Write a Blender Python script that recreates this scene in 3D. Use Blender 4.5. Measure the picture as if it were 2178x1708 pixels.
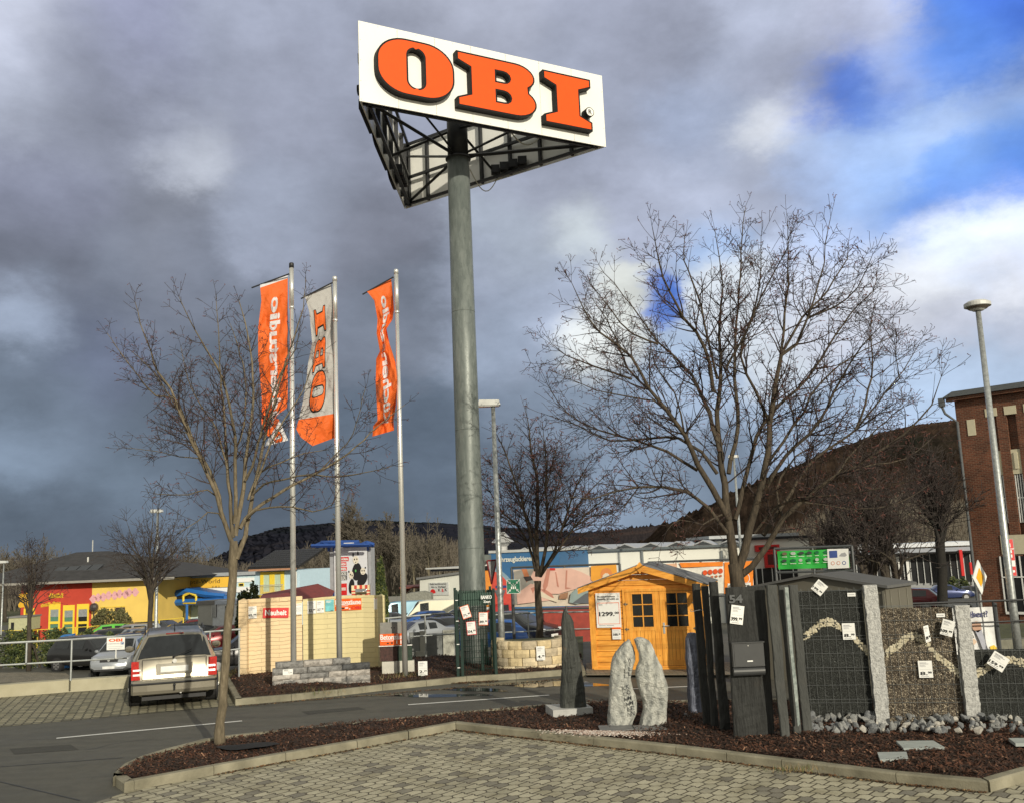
import bpy, bmesh, math, random
import numpy as np
from mathutils import noise as mnoise
from mathutils import Vector, Matrix
SC = bpy.context.scene
for o in list(bpy.data.objects): bpy.data.objects.remove(o)
COL = SC.collection
# ------------------------------------------------------------------ camera, world, sun, exposure
PITCH, ROLL, EYE, FPX, PW, PH = 0.155, 0.041, 2.75, 2050.0, 2178.0, 1708.0
camd = bpy.data.cameras.new('camera'); cam = bpy.data.objects.new('camera', camd); COL.objects.link(cam)
camd.sensor_fit = 'HORIZONTAL'; camd.sensor_width = 36.0; camd.lens = FPX/PW*36.0; camd.clip_start = 0.1; camd.clip_end = 12000
RC = (Matrix.Rotation(math.pi/2+PITCH, 3, 'X') @ Matrix.Rotation(-ROLL, 3, 'Z'))
cam.matrix_world = Matrix.Translation((0, 0, EYE)) @ RC.to_4x4()
SC.camera = cam
SC.render.resolution_x = 1024; SC.render.resolution_y = 802
SC.view_settings.view_transform = 'Standard'; SC.view_settings.look = 'None'
SC.view_settings.exposure = 0.0; SC.view_settings.gamma = 1.0
def ray(px, py): return (RC @ Vector(((px-PW/2)/FPX, -(py-PH/2)/FPX, -1.0))).normalized()
def G(px, py, z=0.0):                       # the place on the ground (or on level z) seen there in the photograph
    d = ray(px, py); t = (z-EYE)/d.z; return Vector((d.x*t, d.y*t, z))
def D(px, py, Y):                           # the place Y metres away
    d = ray(px, py); t = Y/d.y; return Vector((d.x*t, Y, EYE+d.z*t))
def GZ(Y): return 0.0 if Y < 30.2 else -1.8-.02*(min(Y,100)-35)     # the car parks beyond the terrace lie lower
def GL(px, py, H=0.0):                      # place on the lower ground (or H above it)
    Y = 50.
    for _ in range(30): Y = G(px, py, GZ(max(Y,31))+H).y if G(px, py, GZ(max(Y,31))+H).y > 0 else Y; 
    v = G(px, py, GZ(max(Y,31))+H); return Vector((v.x, v.y, GZ(max(Y,31))))
def lin(c): return tuple(((v/255.0)/12.92 if v/255.0 <= 0.04045 else ((v/255.0+0.055)/1.055)**2.4) for v in c)
SUN_AZ = math.atan2(0.43, -0.90); SUN_EL = math.radians(19)      # azimuth from +Y towards +X
sd = Vector((math.sin(SUN_AZ)*math.cos(SUN_EL), math.cos(SUN_AZ)*math.cos(SUN_EL), math.sin(SUN_EL)))
sl = bpy.data.lights.new('sun', 'SUN'); sl.energy = 3.7; sl.angle = math.radians(0.53); sl.color = (1.0, 0.92, 0.74)
sun = bpy.data.objects.new('sun', sl); COL.objects.link(sun); sun.rotation_euler = sd.to_track_quat('Z', 'Y').to_euler(); sun.location = (20, -40, 40)
W = bpy.data.worlds.new('World'); SC.world = W; W.use_nodes = True
def build_sky():
    nt = W.node_tree; N = nt.nodes; L = nt.links; N.clear()
    out = N.new('ShaderNodeOutputWorld'); bg = N.new('ShaderNodeBackground'); L.new(bg.outputs[0], out.inputs[0])
    tc = N.new('ShaderNodeTexCoord')
    def noise(scale, detail, rough, vec):
        n = N.new('ShaderNodeTexNoise'); n.inputs['Scale'].default_value = scale; n.inputs['Detail'].default_value = detail
        n.inputs['Roughness'].default_value = rough; L.new(vec, n.inputs['Vector']); return n
    def vm(op, a, b=None, sc=None):
        n = N.new('ShaderNodeVectorMath'); n.operation = op
        for i, q in enumerate((a, b)):
            if q is None: continue
            if isinstance(q, (tuple, Vector)): n.inputs[i].default_value = tuple(q)
            else: L.new(q, n.inputs[i])
        if sc is not None:
            if isinstance(sc, float): n.inputs['Scale'].default_value = sc
            else: L.new(sc, n.inputs['Scale'])
        return n
    def mt(op, a, b=None, c=None):
        n = N.new('ShaderNodeMath'); n.operation = op
        for i, q in enumerate((a, b, c)):
            if q is None: continue
            if isinstance(q, (int, float)): n.inputs[i].default_value = q
            else: L.new(q, n.inputs[i])
        return n.outputs[0]
    d0 = tc.outputs['Generated']
    mp = N.new('ShaderNodeMapping'); mp.inputs['Scale'].default_value = (1, 1, 1.7); L.new(d0, mp.inputs['Vector'])
    n1 = noise(5.5, 8, 0.6, mp.outputs[0]); n2 = noise(15, 9, 0.66, mp.outputs[0])
    w1 = vm('SCALE', vm('SUBTRACT', n1.outputs['Color'], (.5, .5, .5)).outputs[0], sc=0.10)
    w2 = vm('SCALE', vm('SUBTRACT', n2.outputs['Color'], (.5, .5, .5)).outputs[0], sc=0.045)
    d = vm('NORMALIZE', vm('ADD', vm('ADD', d0, w1.outputs[0]).outputs[0], w2.outputs[0]).outputs[0]).outputs[0]
    # patches of cloud and of blue, each where it stands in the sky: (x, y, r, g, b, sharpness)
    K = SKYPTS
    acc = None; wsum = None
    for (px, py, r, g, b, k) in K:
        v = ray(px, py)
        dt = vm('DOT_PRODUCT', d, v).outputs['Value']
        e = mt('EXPONENT', mt('MULTIPLY_ADD', dt, float(k), -float(k)))
        c = vm('SCALE', lin((r, g, b)), sc=e).outputs[0]
        acc = c if acc is None else vm('ADD', acc, c).outputs[0]
        wsum = e if wsum is None else mt('ADD', wsum, e)
    sky = N.new('ShaderNodeTexSky'); sky.sky_type = 'NISHITA'; sky.sun_disc = False; sky.sun_elevation = SUN_EL; sky.sun_rotation = SUN_AZ
    sk = vm('SCALE', sky.outputs[0], sc=0.10).outputs[0]
    far = vm('ADD', vm('SCALE', sk, sc=0.15).outputs[0], lin((176, 174, 162))).outputs[0]
    acc = vm('ADD', acc, vm('SCALE', far, sc=3e-5).outputs[0]).outputs[0]; wsum = mt('ADD', wsum, 3e-5)
    col = vm('SCALE', acc, sc=mt('DIVIDE', 1.0, wsum)).outputs[0]
    n3 = noise(4.0, 9, 0.62, mp.outputs[0]); n4 = noise(11, 8, 0.6, mp.outputs[0])
    f = mt('MULTIPLY_ADD', n3.outputs['Fac'], 1.1, 0.51); f2 = mt('MULTIPLY_ADD', n4.outputs['Fac'], 0.7, 0.67)
    col = vm('SCALE', col, sc=mt('MULTIPLY', f, f2)).outputs[0]
    L.new(col, bg.inputs[0]); bg.inputs[1].default_value = 1.0
SKYPTS = [(50,50,198,204,222,1218),(300,100,158,163,190,975),(520,60,166,173,193,975),(60,230,177,184,202,1462),(250,230,128,133,149,1218),(390,300,192,198,210,2193),(100,420,133,138,158,975),(620,260,147,153,171,975),(620,450,148,156,174,975),(320,500,117,122,135,975),(60,560,118,124,139,975),(30,680,178,193,217,2925),(200,760,106,115,137,975),(100,900,116,130,148,1218),(40,970,143,161,183,2925),(50,1070,91,103,117,975),(400,850,95,106,120,730),(600,1000,87,98,112,975),(300,1010,104,118,134,1218),(200,1150,89,100,114,1218),(720,1100,91,103,117,975),(860,650,115,123,138,975),(900,920,94,107,123,975),(1080,700,147,159,179,1218),(1100,520,165,175,190,975),(1100,850,118,131,149,1218),(1100,1030,104,118,134,1218),(1280,1100,143,161,183,1950),(1420,1060,132,149,169,1462),(1250,735,224,228,226,3655),(1310,650,217,221,216,3655),(1240,490,199,208,213,2925),(1380,400,166,173,193,1218),(1378,660,70,117,209,9750),(1450,840,169,188,213,1705),(1350,900,138,155,176,1462),(1000,60,168,174,192,975),(1400,60,157,163,182,975),(1600,80,176,184,205,1218),(1500,250,162,174,200,1218),(1640,420,158,165,184,1462),(1560,640,218,226,234,2193),(1500,520,152,179,218,2193),(1620,740,207,216,226,2193),(1900,830,169,188,213,1462),(2120,800,166,184,208,1462),(1520,1000,112,126,143,1705),(1700,920,155,174,198,1705),(2000,920,175,197,224,1705),(900,200,153,159,177,975),(800,480,126,131,146,975),(1250,250,158,165,184,975),(180,120,147,153,171,1365),(420,170,158,165,184,1365),(160,300,144,150,167,1365),(330,250,169,176,196,1755),(560,180,157,163,182,1170),(240,600,124,132,148,1170),(420,620,116,123,138,1170),(500,760,100,110,124,1170),(60,820,108,120,136,1365),(1020,600,153,162,182,1365),(1180,620,169,180,202,1560),(1200,860,138,154,174,1365),(1170,400,153,159,177,1170),(1500,380,176,184,205,1365),(1430,470,178,186,207,1755),(2040,1000,183,206,235,1365),(1740,60,184,190,212,3400),(1850,60,194,202,228,3400),(1900,110,180,194,230,3400),(1864,150,174,191,230,3400),(1985,60,92,136,222,3400),(2060,110,88,136,224,3400),(2150,40,78,120,214,3400),(1935,120,100,146,228,3400),(1723,193,100,136,218,3400),(1760,195,80,120,216,3400),(1800,130,90,132,222,3400),(1830,200,98,140,224,3400),(1680,235,222,226,232,3400),(1640,260,210,215,224,3400),(1680,150,168,174,194,3400),(1620,120,164,170,192,3400),(1889,288,168,194,236,3400),(2012,231,174,198,238,3400),(2136,180,176,198,238,3400),(2152,250,132,170,234,3400),(1990,150,108,150,230,3400),(2100,130,100,144,228,3400),(1800,300,164,190,234,3400),(1730,320,170,188,222,3400),(1900,370,158,188,236,3400),(2054,360,128,168,234,3400),(2160,330,104,150,230,3400),(1720,400,162,184,224,3400),(1820,420,166,192,236,3400),(1947,455,100,148,230,3400),(2054,430,92,142,228,3400),(2160,420,88,136,226,3400),(1860,480,148,180,234,3400),(2054,497,240,246,255,3400),(2150,480,244,249,255,3400),(1955,525,232,240,254,3400),(2054,548,204,220,250,3400),(2160,540,210,222,248,3400),(1960,590,230,234,240,3400),(2100,590,226,228,234,3400),(1806,530,190,208,244,3400),(1850,600,218,223,232,3400),(2012,684,188,193,208,3400),(2150,690,176,183,200,3400),(1900,680,200,205,218,3400),(1740,520,184,204,240,3400),(1740,620,210,216,228,3400),(1680,560,194,208,236,3400),(1760,700,200,206,220,3400),(1660,680,204,210,222,3400)]
build_sky()
# ------------------------------------------------------------------ materials
MC = {}
def M(name, col, rough=.6, metal=0., var=.12, scale=6., bump=0., bscale=40., col2=None, spec=.5, sc3=None, coat=0., detail=6.):
    if name in MC: return MC[name]
    m = bpy.data.materials.new(name); m.use_nodes = True; nt = m.node_tree; N = nt.nodes; L = nt.links
    b = N['Principled BSDF']; b.inputs['Roughness'].default_value = rough; b.inputs['Metallic'].default_value = metal
    b.inputs['Specular IOR Level'].default_value = spec; b.inputs['Coat Weight'].default_value = coat
    tc = N.new('ShaderNodeTexCoord'); vec = tc.outputs['Object']
    if sc3:
        mp = N.new('ShaderNodeMapping'); mp.inputs['Scale'].default_value = sc3; L.new(vec, mp.inputs['Vector']); vec = mp.outputs[0]
    c1 = tuple(max(0, c*(1-var)) for c in col) if col2 is None else col
    c2 = tuple(min(1, c*(1+var)) for c in col) if col2 is None else col2
    n = N.new('ShaderNodeTexNoise'); n.inputs['Scale'].default_value = scale; n.inputs['Detail'].default_value = detail; n.inputs['Roughness'].default_value = .6
    L.new(vec, n.inputs['Vector'])
    r = N.new('ShaderNodeValToRGB'); r.color_ramp.elements[0].position = .32; r.color_ramp.elements[1].position = .68
    r.color_ramp.elements[0].color = (*c1, 1); r.color_ramp.elements[1].color = (*c2, 1)
    L.new(n.outputs['Fac'], r.inputs['Fac']); L.new(r.outputs[0], b.inputs['Base Color'])
    if bump:
        n2 = N.new('ShaderNodeTexNoise'); n2.inputs['Scale'].default_value = bscale; n2.inputs['Detail'].default_value = 5; L.new(vec, n2.inputs['Vector'])
        bp = N.new('ShaderNodeBump'); bp.inputs['Strength'].default_value = bump; bp.inputs['Distance'].default_value = .02
        L.new(n2.outputs['Fac'], bp.inputs['Height']); L.new(bp.outputs[0], b.inputs['Normal'])
    MC[name] = m; return m
def nodes(m):
    nt = m.node_tree; return nt, nt.nodes, nt.links, nt.nodes['Principled BSDF']
def mk(name, fn, rough=.7):
    if name in MC: return MC[name]
    m = bpy.data.materials.new(name); m.use_nodes = True; nt, N, L, b = nodes(m); b.inputs['Roughness'].default_value = rough
    fn(nt, N, L, b); MC[name] = m; return m
def nd(N, L, typ, ins=None, **kw):
    n = N.new(typ)
    for k, v in kw.items(): setattr(n, k, v)
    for k, v in (ins or {}).items():
        if hasattr(v, 'is_linked') or hasattr(v, 'links'): L.new(v, n.inputs[k])
        else: n.inputs[k].default_value = v
    return n
def ramp(N, L, fac, stops):
    r = N.new('ShaderNodeValToRGB'); e = r.color_ramp.elements
    while len(e) < len(stops): e.new(.5)
    for q, (p, c) in zip(e, stops): q.position = p; q.color = (*c, 1)
    L.new(fac, r.inputs['Fac']); return r.outputs[0]
def bumpn(N, L, b, h, s=.5, dist=.02):
    bp = nd(N, L, 'ShaderNodeBump', {'Strength': s, 'Distance': dist, 'Height': h}); L.new(bp.outputs[0], b.inputs['Normal'])
def mathn(N, L, op, a, b_=0., c=0.): return nd(N, L, 'ShaderNodeMath', {0: a, 1: b_, 2: c}, operation=op).outputs[0]
def mixc(N, L, f, a, b_, mode='MIX'):
    n = N.new('ShaderNodeMix'); n.data_type = 'RGBA'; n.blend_type = mode
    for i, v in ((0, f), (6, a), (7, b_)):
        if isinstance(v, (int, float)): n.inputs[i].default_value = v
        elif isinstance(v, tuple): n.inputs[i].default_value = (*v[:3], 1)
        else: L.new(v, n.inputs[i])
    return n.outputs[2]
# ------------------------------------------------------------------ mesh builder
class MB:
    def __init__(s): s.v = []; s.f = []; s.m = []
    def add(s, vs, fs, mi=0):
        o = len(s.v); s.v += [tuple(p) for p in vs]; s.f += [tuple(i+o for i in f) for f in fs]; s.m += [mi]*len(fs)
    def box(s, x0, x1, y0, y1, z0, z1, mi=0):
        s.add([(x0,y0,z0),(x1,y0,z0),(x1,y1,z0),(x0,y1,z0),(x0,y0,z1),(x1,y0,z1),(x1,y1,z1),(x0,y1,z1)],
              [(0,3,2,1),(4,5,6,7),(0,1,5,4),(1,2,6,5),(2,3,7,6),(3,0,4,7)], mi)
    def hexa(s, p, mi=0):                     # 8 points: bottom four, top four
        s.add(p, [(0,3,2,1),(4,5,6,7),(0,1,5,4),(1,2,6,5),(2,3,7,6),(3,0,4,7)], mi)
    def quad(s, a, b, c, d, mi=0): s.add([a,b,c,d], [(0,1,2,3)], mi)
    def poly(s, pts, mi=0): s.add(pts, [tuple(range(len(pts)))], mi)
    def py(s, pts, y0, y1, mi=0, mside=None):             # outline in x-z, extruded along y (front y0)
        n = len(pts); s.add([(x,y0,z) for x,z in pts], [tuple(range(n))], mi); s.add([(x,y1,z) for x,z in pts], [tuple(reversed(range(n)))], mi)
        s.add([(x,y0,z) for x,z in pts]+[(x,y1,z) for x,z in pts], [(i,(i+1)%n,(i+1)%n+n,i+n) for i in range(n)], mi if mside is None else mside)
    def pz(s, pts, z0, z1, mi=0):
        n = len(pts); s.add([(x,y,z1) for x,y in pts], [tuple(range(n))], mi)
        s.add([(x,y,z0) for x,y in pts]+[(x,y,z1) for x,y in pts], [(i,(i+1)%n,(i+1)%n+n,i+n) for i in range(n)], mi)
    def tube(s, pts, rad, n=6, mi=0, cap=True):
        pts = [Vector(p) for p in pts]
        if isinstance(rad, (int, float)): rad = [rad]*len(pts)
        t0 = (pts[1]-pts[0]).normalized(); a = Vector((0,0,1)) if abs(t0.z) < .9 else Vector((1,0,0))
        u = t0.cross(a).normalized(); vs = []
        for i, p in enumerate(pts):
            t = (pts[min(i+1,len(pts)-1)]-pts[max(i-1,0)])
            t = t.normalized() if t.length > 1e-9 else t0
            u = (u-t*u.dot(t)); u = u.normalized() if u.length > 1e-6 else t.orthogonal().normalized()
            w = t.cross(u)
            for k in range(n):
                q = 2*math.pi*k/n; vs.append(p+(u*math.cos(q)+w*math.sin(q))*rad[i])
        fs = [(i*n+k, i*n+(k+1)%n, (i+1)*n+(k+1)%n, (i+1)*n+k) for i in range(len(pts)-1) for k in range(n)]
        if cap: fs += [tuple(reversed(range(n))), tuple((len(pts)-1)*n+k for k in range(n))]
        s.add(vs, fs, mi)
    def bar(s, a, b, w, h=None, mi=0):        # square bar between two points
        s.tube([a, b], [w*.7071]*2, 4, mi)
    def ball(s, c, r, seg=8, rings=5, sq=(1,1,1), mi=0):
        vs = []; fs = []
        for i in range(rings+1):
            th = math.pi*i/rings
            for k in range(seg):
                ph = 2*math.pi*k/seg; vs.append((c[0]+r*sq[0]*math.sin(th)*math.cos(ph), c[1]+r*sq[1]*math.sin(th)*math.sin(ph), c[2]+r*sq[2]*math.cos(th)))
        for i in range(rings):
            for k in range(seg): fs.append((i*seg+k, (i+1)*seg+k, (i+1)*seg+(k+1)%seg, i*seg+(k+1)%seg))
        s.add(vs, fs, mi)
    def build(s, name, mats, parent=None, smooth=False, loc=None, rz=None, org=None):
        if org is not None: s.v = [(p[0]-org[0], p[1]-org[1], p[2]-org[2]) for p in s.v]
        me = bpy.data.meshes.new(name); me.from_pydata(s.v, [], s.f)
        if not isinstance(mats, (list, tuple)): mats = [mats]
        for m in mats: me.materials.append(m)
        me.polygons.foreach_set('material_index', s.m)
        if smooth: me.polygons.foreach_set('use_smooth', [True]*len(s.f))
        me.update(); o = bpy.data.objects.new(name, me); COL.objects.link(o)
        if parent: o.parent = parent
        if loc is not None: o.location = loc
        if rz is not None: o.rotation_euler = (0,0,rz)
        return o
def tag(o, label=None, cat=None, group=None, kind=None):
    if label: o['label'] = label
    if cat: o['category'] = cat
    if group: o['group'] = group
    if kind: o['kind'] = kind
    return o
def T(name, label, cat, loc=(0,0,0), rz=0., group=None):
    o = bpy.data.objects.new(name, None); COL.objects.link(o); o.location = loc; o.rotation_euler = (0,0,rz); o.empty_display_size = .2
    return tag(o, label, cat, group)
def ST(o): o['kind'] = 'structure'; return o
def copy_tree(o, parent=None):
    c = o.copy(); COL.objects.link(c); c.parent = parent
    for ch in [q for q in bpy.data.objects if q.parent == o]: copy_tree(ch, c)
    return c
# ------------------------------------------------------------------ lettering
TCACHE = {}
def glyphs(s, bold=0.0):
    k = (s, bold)
    if k not in TCACHE:
        cu = bpy.data.curves.new('t', 'FONT'); cu.body = s; cu.size = 1.0; cu.offset = bold; cu.resolution_u = 3; cu.fill_mode = 'FRONT'
        ob = bpy.data.objects.new('t', cu); COL.objects.link(ob)
        me = bpy.data.meshes.new_from_object(ob)
        vs = [(v.co.x, v.co.y) for v in me.vertices]; fs = [tuple(p.vertices) for p in me.polygons]
        bpy.data.objects.remove(ob); bpy.data.curves.remove(cu); bpy.data.meshes.remove(me)
        TCACHE[k] = (vs, fs)
    return TCACHE[k]
def put_text(mb, s, x0, x1, z0, z1, y, bold=.03, mi=0, keep=False, fn=None):     # stretched into a box; fn maps (x, z) to a point
    if bold > .035:                            # heavier strokes: the same glyphs laid again a hair to each side
        d = (bold-.02)*(z1-z0)*.8
        for k in (-1, 1): put_text(mb, s, x0+k*d, x1+k*d, z0, z1, y-.0004*(k+2), .018, mi)
        bold = .018
    vs, fs = glyphs(s, bold)
    if not vs: return
    ax = min(v[0] for v in vs); bx = max(v[0] for v in vs); az = min(v[1] for v in vs); bz = max(v[1] for v in vs)
    sx = (x1-x0)/(bx-ax); sz = (z1-z0)/(bz-az)
    pts = [(x0+(v[0]-ax)*sx, z0+(v[1]-az)*sz) for v in vs]
    if fn: mb.add([fn(*p) for p in pts], fs, mi)
    else: mb.add([(p[0], y, p[1]) for p in pts], fs, mi)
# ------------------------------------------------------------------ a facade seen in the photograph: local x along it, y away from the viewer, z up
class Pl:
    def __init__(s, A, B):
        s.A = Vector((A[0], A[1], 0)); s.rz = math.atan2(B[1]-A[1], B[0]-A[0]); s.L = (Vector((B[0],B[1]))-Vector((A[0],A[1]))).length
        s.u = Vector((math.cos(s.rz), math.sin(s.rz), 0)); s.n = Vector((-s.u.y, s.u.x, 0))
    def st(s, px, py, off=0.):
        d = ray(px, py); o = Vector((0,0,EYE)); A = s.A+s.n*off
        t = (A-o).dot(s.n)/d.dot(s.n); p = o+d*t; return ((p-A).dot(s.u), p.z)
    def rect(s, x0, y0, x1, y1, off=0.):
        ym = (y0+y1)/2; xm = (x0+x1)/2
        return (s.st(x0,ym,off)[0], s.st(x1,ym,off)[0], s.st(xm,y1,off)[1], s.st(xm,y0,off)[1])
    def box(s, mb, x0, y0, x1, y1, a, b, mi=0):
        r = s.rect(x0,y0,x1,y1); mb.box(r[0], r[1], a, b, r[2], r[3], mi)
    def empty(s, name, label, cat, group=None): return T(name, label, cat, s.A, s.rz, group)
def obj_at(o, loc, rz): o.location = loc; o.rotation_euler = (0,0,rz); return o
WHITE = M('white_paint', (.80,.80,.78), .45, var=.04); BLACK = M('black_print', (.012,.012,.014), .5, var=.1)
GREYINK = M('grey_print', (.35,.35,.37), .6, var=.1); ORANGE = M('orange_print', (.80,.12,.01), .45, var=.04)
RED = M('red_print', (.62,.02,.02), .45, var=.05); GALV = M('galvanised_steel', (.40,.42,.42), .42, .55, var=.25, scale=14, bump=.08)
ALU = M('brushed_aluminium', (.72,.72,.70), .27, .6, var=.06); DARKM = M('dark_metal', (.02,.021,.024), .45, .2, var=.3)
GLASS = M('dark_glass', (.012,.014,.016), .06, var=.3, spec=.8)
PLAST = M('black_plastic', (.018,.018,.02), .5, var=.2)
# ================================================================== ground, road, kerbs
def flat(name, pts, z, mat, label=None):
    mb = MB(); mb.poly([(p[0], p[1], z) for p in pts]); return ST(mb.build(name, mat))
def m_ground(nt, N, L, b):
    tc = nd(N, L, 'ShaderNodeTexCoord').outputs['Object']
    n = nd(N, L, 'ShaderNodeTexNoise', {'Vector': tc, 'Scale': .15, 'Detail': 8.}); n2 = nd(N, L, 'ShaderNodeTexNoise', {'Vector': tc, 'Scale': 6., 'Detail': 6.})
    c = ramp(N, L, n.outputs['Fac'], [(.35, (.05,.055,.025)), (.65, (.085,.09,.035))]); c2 = ramp(N, L, n2.outputs['Fac'], [(.3, (.6,.6,.6)), (.7, (1.2,1.2,1.2))])
    L.new(mixc(N, L, 1., c, c2, 'MULTIPLY'), b.inputs['Base Color']); bumpn(N, L, b, n2.outputs['Fac'], .6, .05)
GRASS = mk('grass_ground', m_ground, .95)
def m_asph(nt, N, L, b):
    tc = nd(N, L, 'ShaderNodeTexCoord').outputs['Object']
    n = nd(N, L, 'ShaderNodeTexNoise', {'Vector': tc, 'Scale': .45, 'Detail': 7., 'Roughness': .6}); n2 = nd(N, L, 'ShaderNodeTexNoise', {'Vector': tc, 'Scale': 110., 'Detail': 3.})
    n3 = nd(N, L, 'ShaderNodeTexNoise', {'Vector': tc, 'Scale': 3.5, 'Detail': 8., 'Roughness': .7})
    mq = nd(N, L, 'ShaderNodeMapping', {'Vector': tc}); mq.inputs['Rotation'].default_value = (0,0,-.1); mq.inputs['Scale'].default_value = (.25,2.6,1)
    ns = nd(N, L, 'ShaderNodeTexNoise', {'Vector': mq.outputs[0], 'Scale': 1.1, 'Detail': 5.})
    c = ramp(N, L, mathn(N, L, 'MULTIPLY_ADD', ns.outputs['Fac'], .5, mathn(N, L, 'MULTIPLY', n.outputs['Fac'], .5)), [(.36, (.062,.060,.049)), (.52, (.082,.079,.066)), (.68, (.096,.092,.077))])
    g = ramp(N, L, n2.outputs['Fac'], [(.3, (.55,.55,.55)), (.7, (1.45,1.45,1.42))]); h = ramp(N, L, n3.outputs['Fac'], [(.3, (.78,.78,.78)), (.6, (1.08,1.08,1.08))])
    L.new(mixc(N, L, 1., mixc(N, L, 1., c, g, 'MULTIPLY'), h, 'MULTIPLY'), b.inputs['Base Color'])
    r = mathn(N, L, 'MULTIPLY_ADD', n.outputs['Fac'], .5, .48); L.new(r, b.inputs['Roughness']); bumpn(N, L, b, n2.outputs['Fac'], .5, .006)
ASPH = mk('asphalt', m_asph)
# directions of the paved forecourt, taken from its two kerbs
C0 = G(970,1553); CR = G(2103,1686); CL = G(285,1681)
PVANG = math.atan2(CR.y-C0.y, CR.x-C0.x)
def paver_mat(name, ang, bw, bh, zig, ca, cb, cd, joint, gap=.035):
    def f(nt, N, L, b):
        tc = nd(N, L, 'ShaderNodeTexCoord').outputs['Object']
        mp = nd(N, L, 'ShaderNodeMapping', {'Vector': tc}); mp.inputs['Rotation'].default_value = (0,0,-ang)
        sp = nd(N, L, 'ShaderNodeSeparateXYZ', {0: mp.outputs[0]}); X, Y = sp.outputs[0], sp.outputs[1]
        # zigzag flanks: each block edge is shifted by a trapezoid wave along the other axis
        def tri(t, period):
            q = mathn(N, L, 'FRACT', mathn(N, L, 'DIVIDE', t, period)); q = mathn(N, L, 'ABSOLUTE', mathn(N, L, 'SUBTRACT', q, .5))
            q = mathn(N, L, 'MULTIPLY', mathn(N, L, 'SUBTRACT', q, .25), 6.0)
            return nd(N, L, 'ShaderNodeClamp', {0: q, 1: -.5, 2: .5}).outputs[0]
        wob = nd(N, L, 'ShaderNodeTexNoise', {'Vector': tc, 'Scale': 9., 'Detail': 2.}).outputs['Fac']
        Y2 = mathn(N, L, 'ADD', mathn(N, L, 'MULTIPLY_ADD', tri(X, bw), zig, Y), mathn(N, L, 'MULTIPLY_ADD', wob, .012, -.006))
        cv = nd(N, L, 'ShaderNodeCombineXYZ', {0: X, 1: Y2}).outputs[0]
        br = N.new('ShaderNodeTexBrick'); L.new(cv, br.inputs['Vector']); br.offset = .5; br.inputs['Scale'].default_value = 1.
        br.inputs['Brick Width'].default_value = bw; br.inputs['Row Height'].default_value = bh; br.inputs['Mortar Size'].default_value = bh*gap; br.inputs['Mortar Smooth'].default_value = .25
        br.inputs['Color1'].default_value = (0,0,0,1); br.inputs['Color2'].default_value = (1,1,1,1); br.inputs['Mortar'].default_value = (.5,.5,.5,1); br.inputs['Bias'].default_value = 0.
        tone = nd(N, L, 'ShaderNodeSeparateColor', {0: br.outputs['Color']}).outputs[0]
        big = nd(N, L, 'ShaderNodeTexNoise', {'Vector': tc, 'Scale': .8, 'Detail': 5.}).outputs['Fac']
        t2 = mathn(N, L, 'ADD', tone, mathn(N, L, 'MULTIPLY_ADD', big, .5, -.25))
        c = ramp(N, L, t2, [(.0, cd), (.09, cd), (.2, ca), (.7, cb), (1., tuple(x*1.1 for x in cb))])
        gr = nd(N, L, 'ShaderNodeTexNoise', {'Vector': tc, 'Scale': 70., 'Detail': 4.}).outputs['Fac']
        c = mixc(N, L, 1., c, ramp(N, L, gr, [(.3, (.8,.8,.8)), (.7, (1.15,1.15,1.15))]), 'MULTIPLY')
        st = nd(N, L, 'ShaderNodeTexNoise', {'Vector': tc, 'Scale': 2.3, 'Detail': 7.}).outputs['Fac']
        c = mixc(N, L, 1., c, ramp(N, L, st, [(.28, (.70,.68,.62)), (.5, (.95,.95,.94)), (.7, (1.08,1.08,1.08))]), 'MULTIPLY')
        L.new(mixc(N, L, br.outputs['Fac'], c, joint), b.inputs['Base Color'])
        h = mathn(N, L, 'MULTIPLY_ADD', gr, .12, mathn(N, L, 'SUBTRACT', 1., br.outputs['Fac'])); bumpn(N, L, b, h, .7, .008)
    return mk(name, f, .82)
PAV = paver_mat('forecourt_pavers', PVANG, .165, .20, .035, (.35,.325,.24), (.42,.39,.29), (.20,.185,.15), (.055,.045,.028), .06)
gp = G(120,1500); gq = G(480,1470)
PAV2 = paver_mat('bay_pavers', math.atan2(gq.y-gp.y, gq.x-gp.x)+math.pi/2, .22, .165, .02, (.22,.205,.14), (.28,.255,.175), (.17,.16,.11), (.06,.055,.035), .09)
PAV3 = paver_mat('platform_pavers', .0, .2, .1, .0, (.2,.18,.14), (.25,.22,.17), (.16,.15,.12), (.05,.045,.03), .08)
mb = MB(); ys = [-60,31,100,4200]; mb.add([(x,y,GZ(max(y,31))-.01) for y in ys for x in (-3000,3000)], [(2*i,2*i+1,2*i+3,2*i+2) for i in range(3)]); ST(mb.build('ground', GRASS))
EDGE = [G(-330,1497), G(0,1483), G(135,1472), G(271,1463), G(430,1456), G(478,1452)]
EDGE = [p+Vector((0,.25,0)) for p in EDGE]
TERR = [Vector((-70,-30,0)), Vector((80,-30,0)), Vector((80,33,0)), Vector((9,30,0)), Vector((-.8,30,0)), Vector((-2.2,26.5,0)), Vector((-6.5,26.0,0))]+EDGE[::-1]+[Vector((-70,EDGE[0].y-3,0))]
mb = MB(); mb.pz([(p.x,p.y) for p in TERR], -3.2, 0.); ST(mb.build('road', ASPH))
LOW = [(-160,20),(60,20)]
def low(name, ys, x0, x1, dz, mat):
    mb = MB(); n = len(ys); mb.add([(x, y, GZ(max(y,31))+dz) for y in ys for x in (x0(y), x1(y))], [(2*i, 2*i+1, 2*i+3, 2*i+2) for i in range(n-1)]); return ST(mb.build(name, mat))
low('car_park', [21,31,40,50,60,70,80,90,100,112], lambda y: -2.2*y*.6-4, lambda y: .75*y+8, .01, ASPH)
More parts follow.
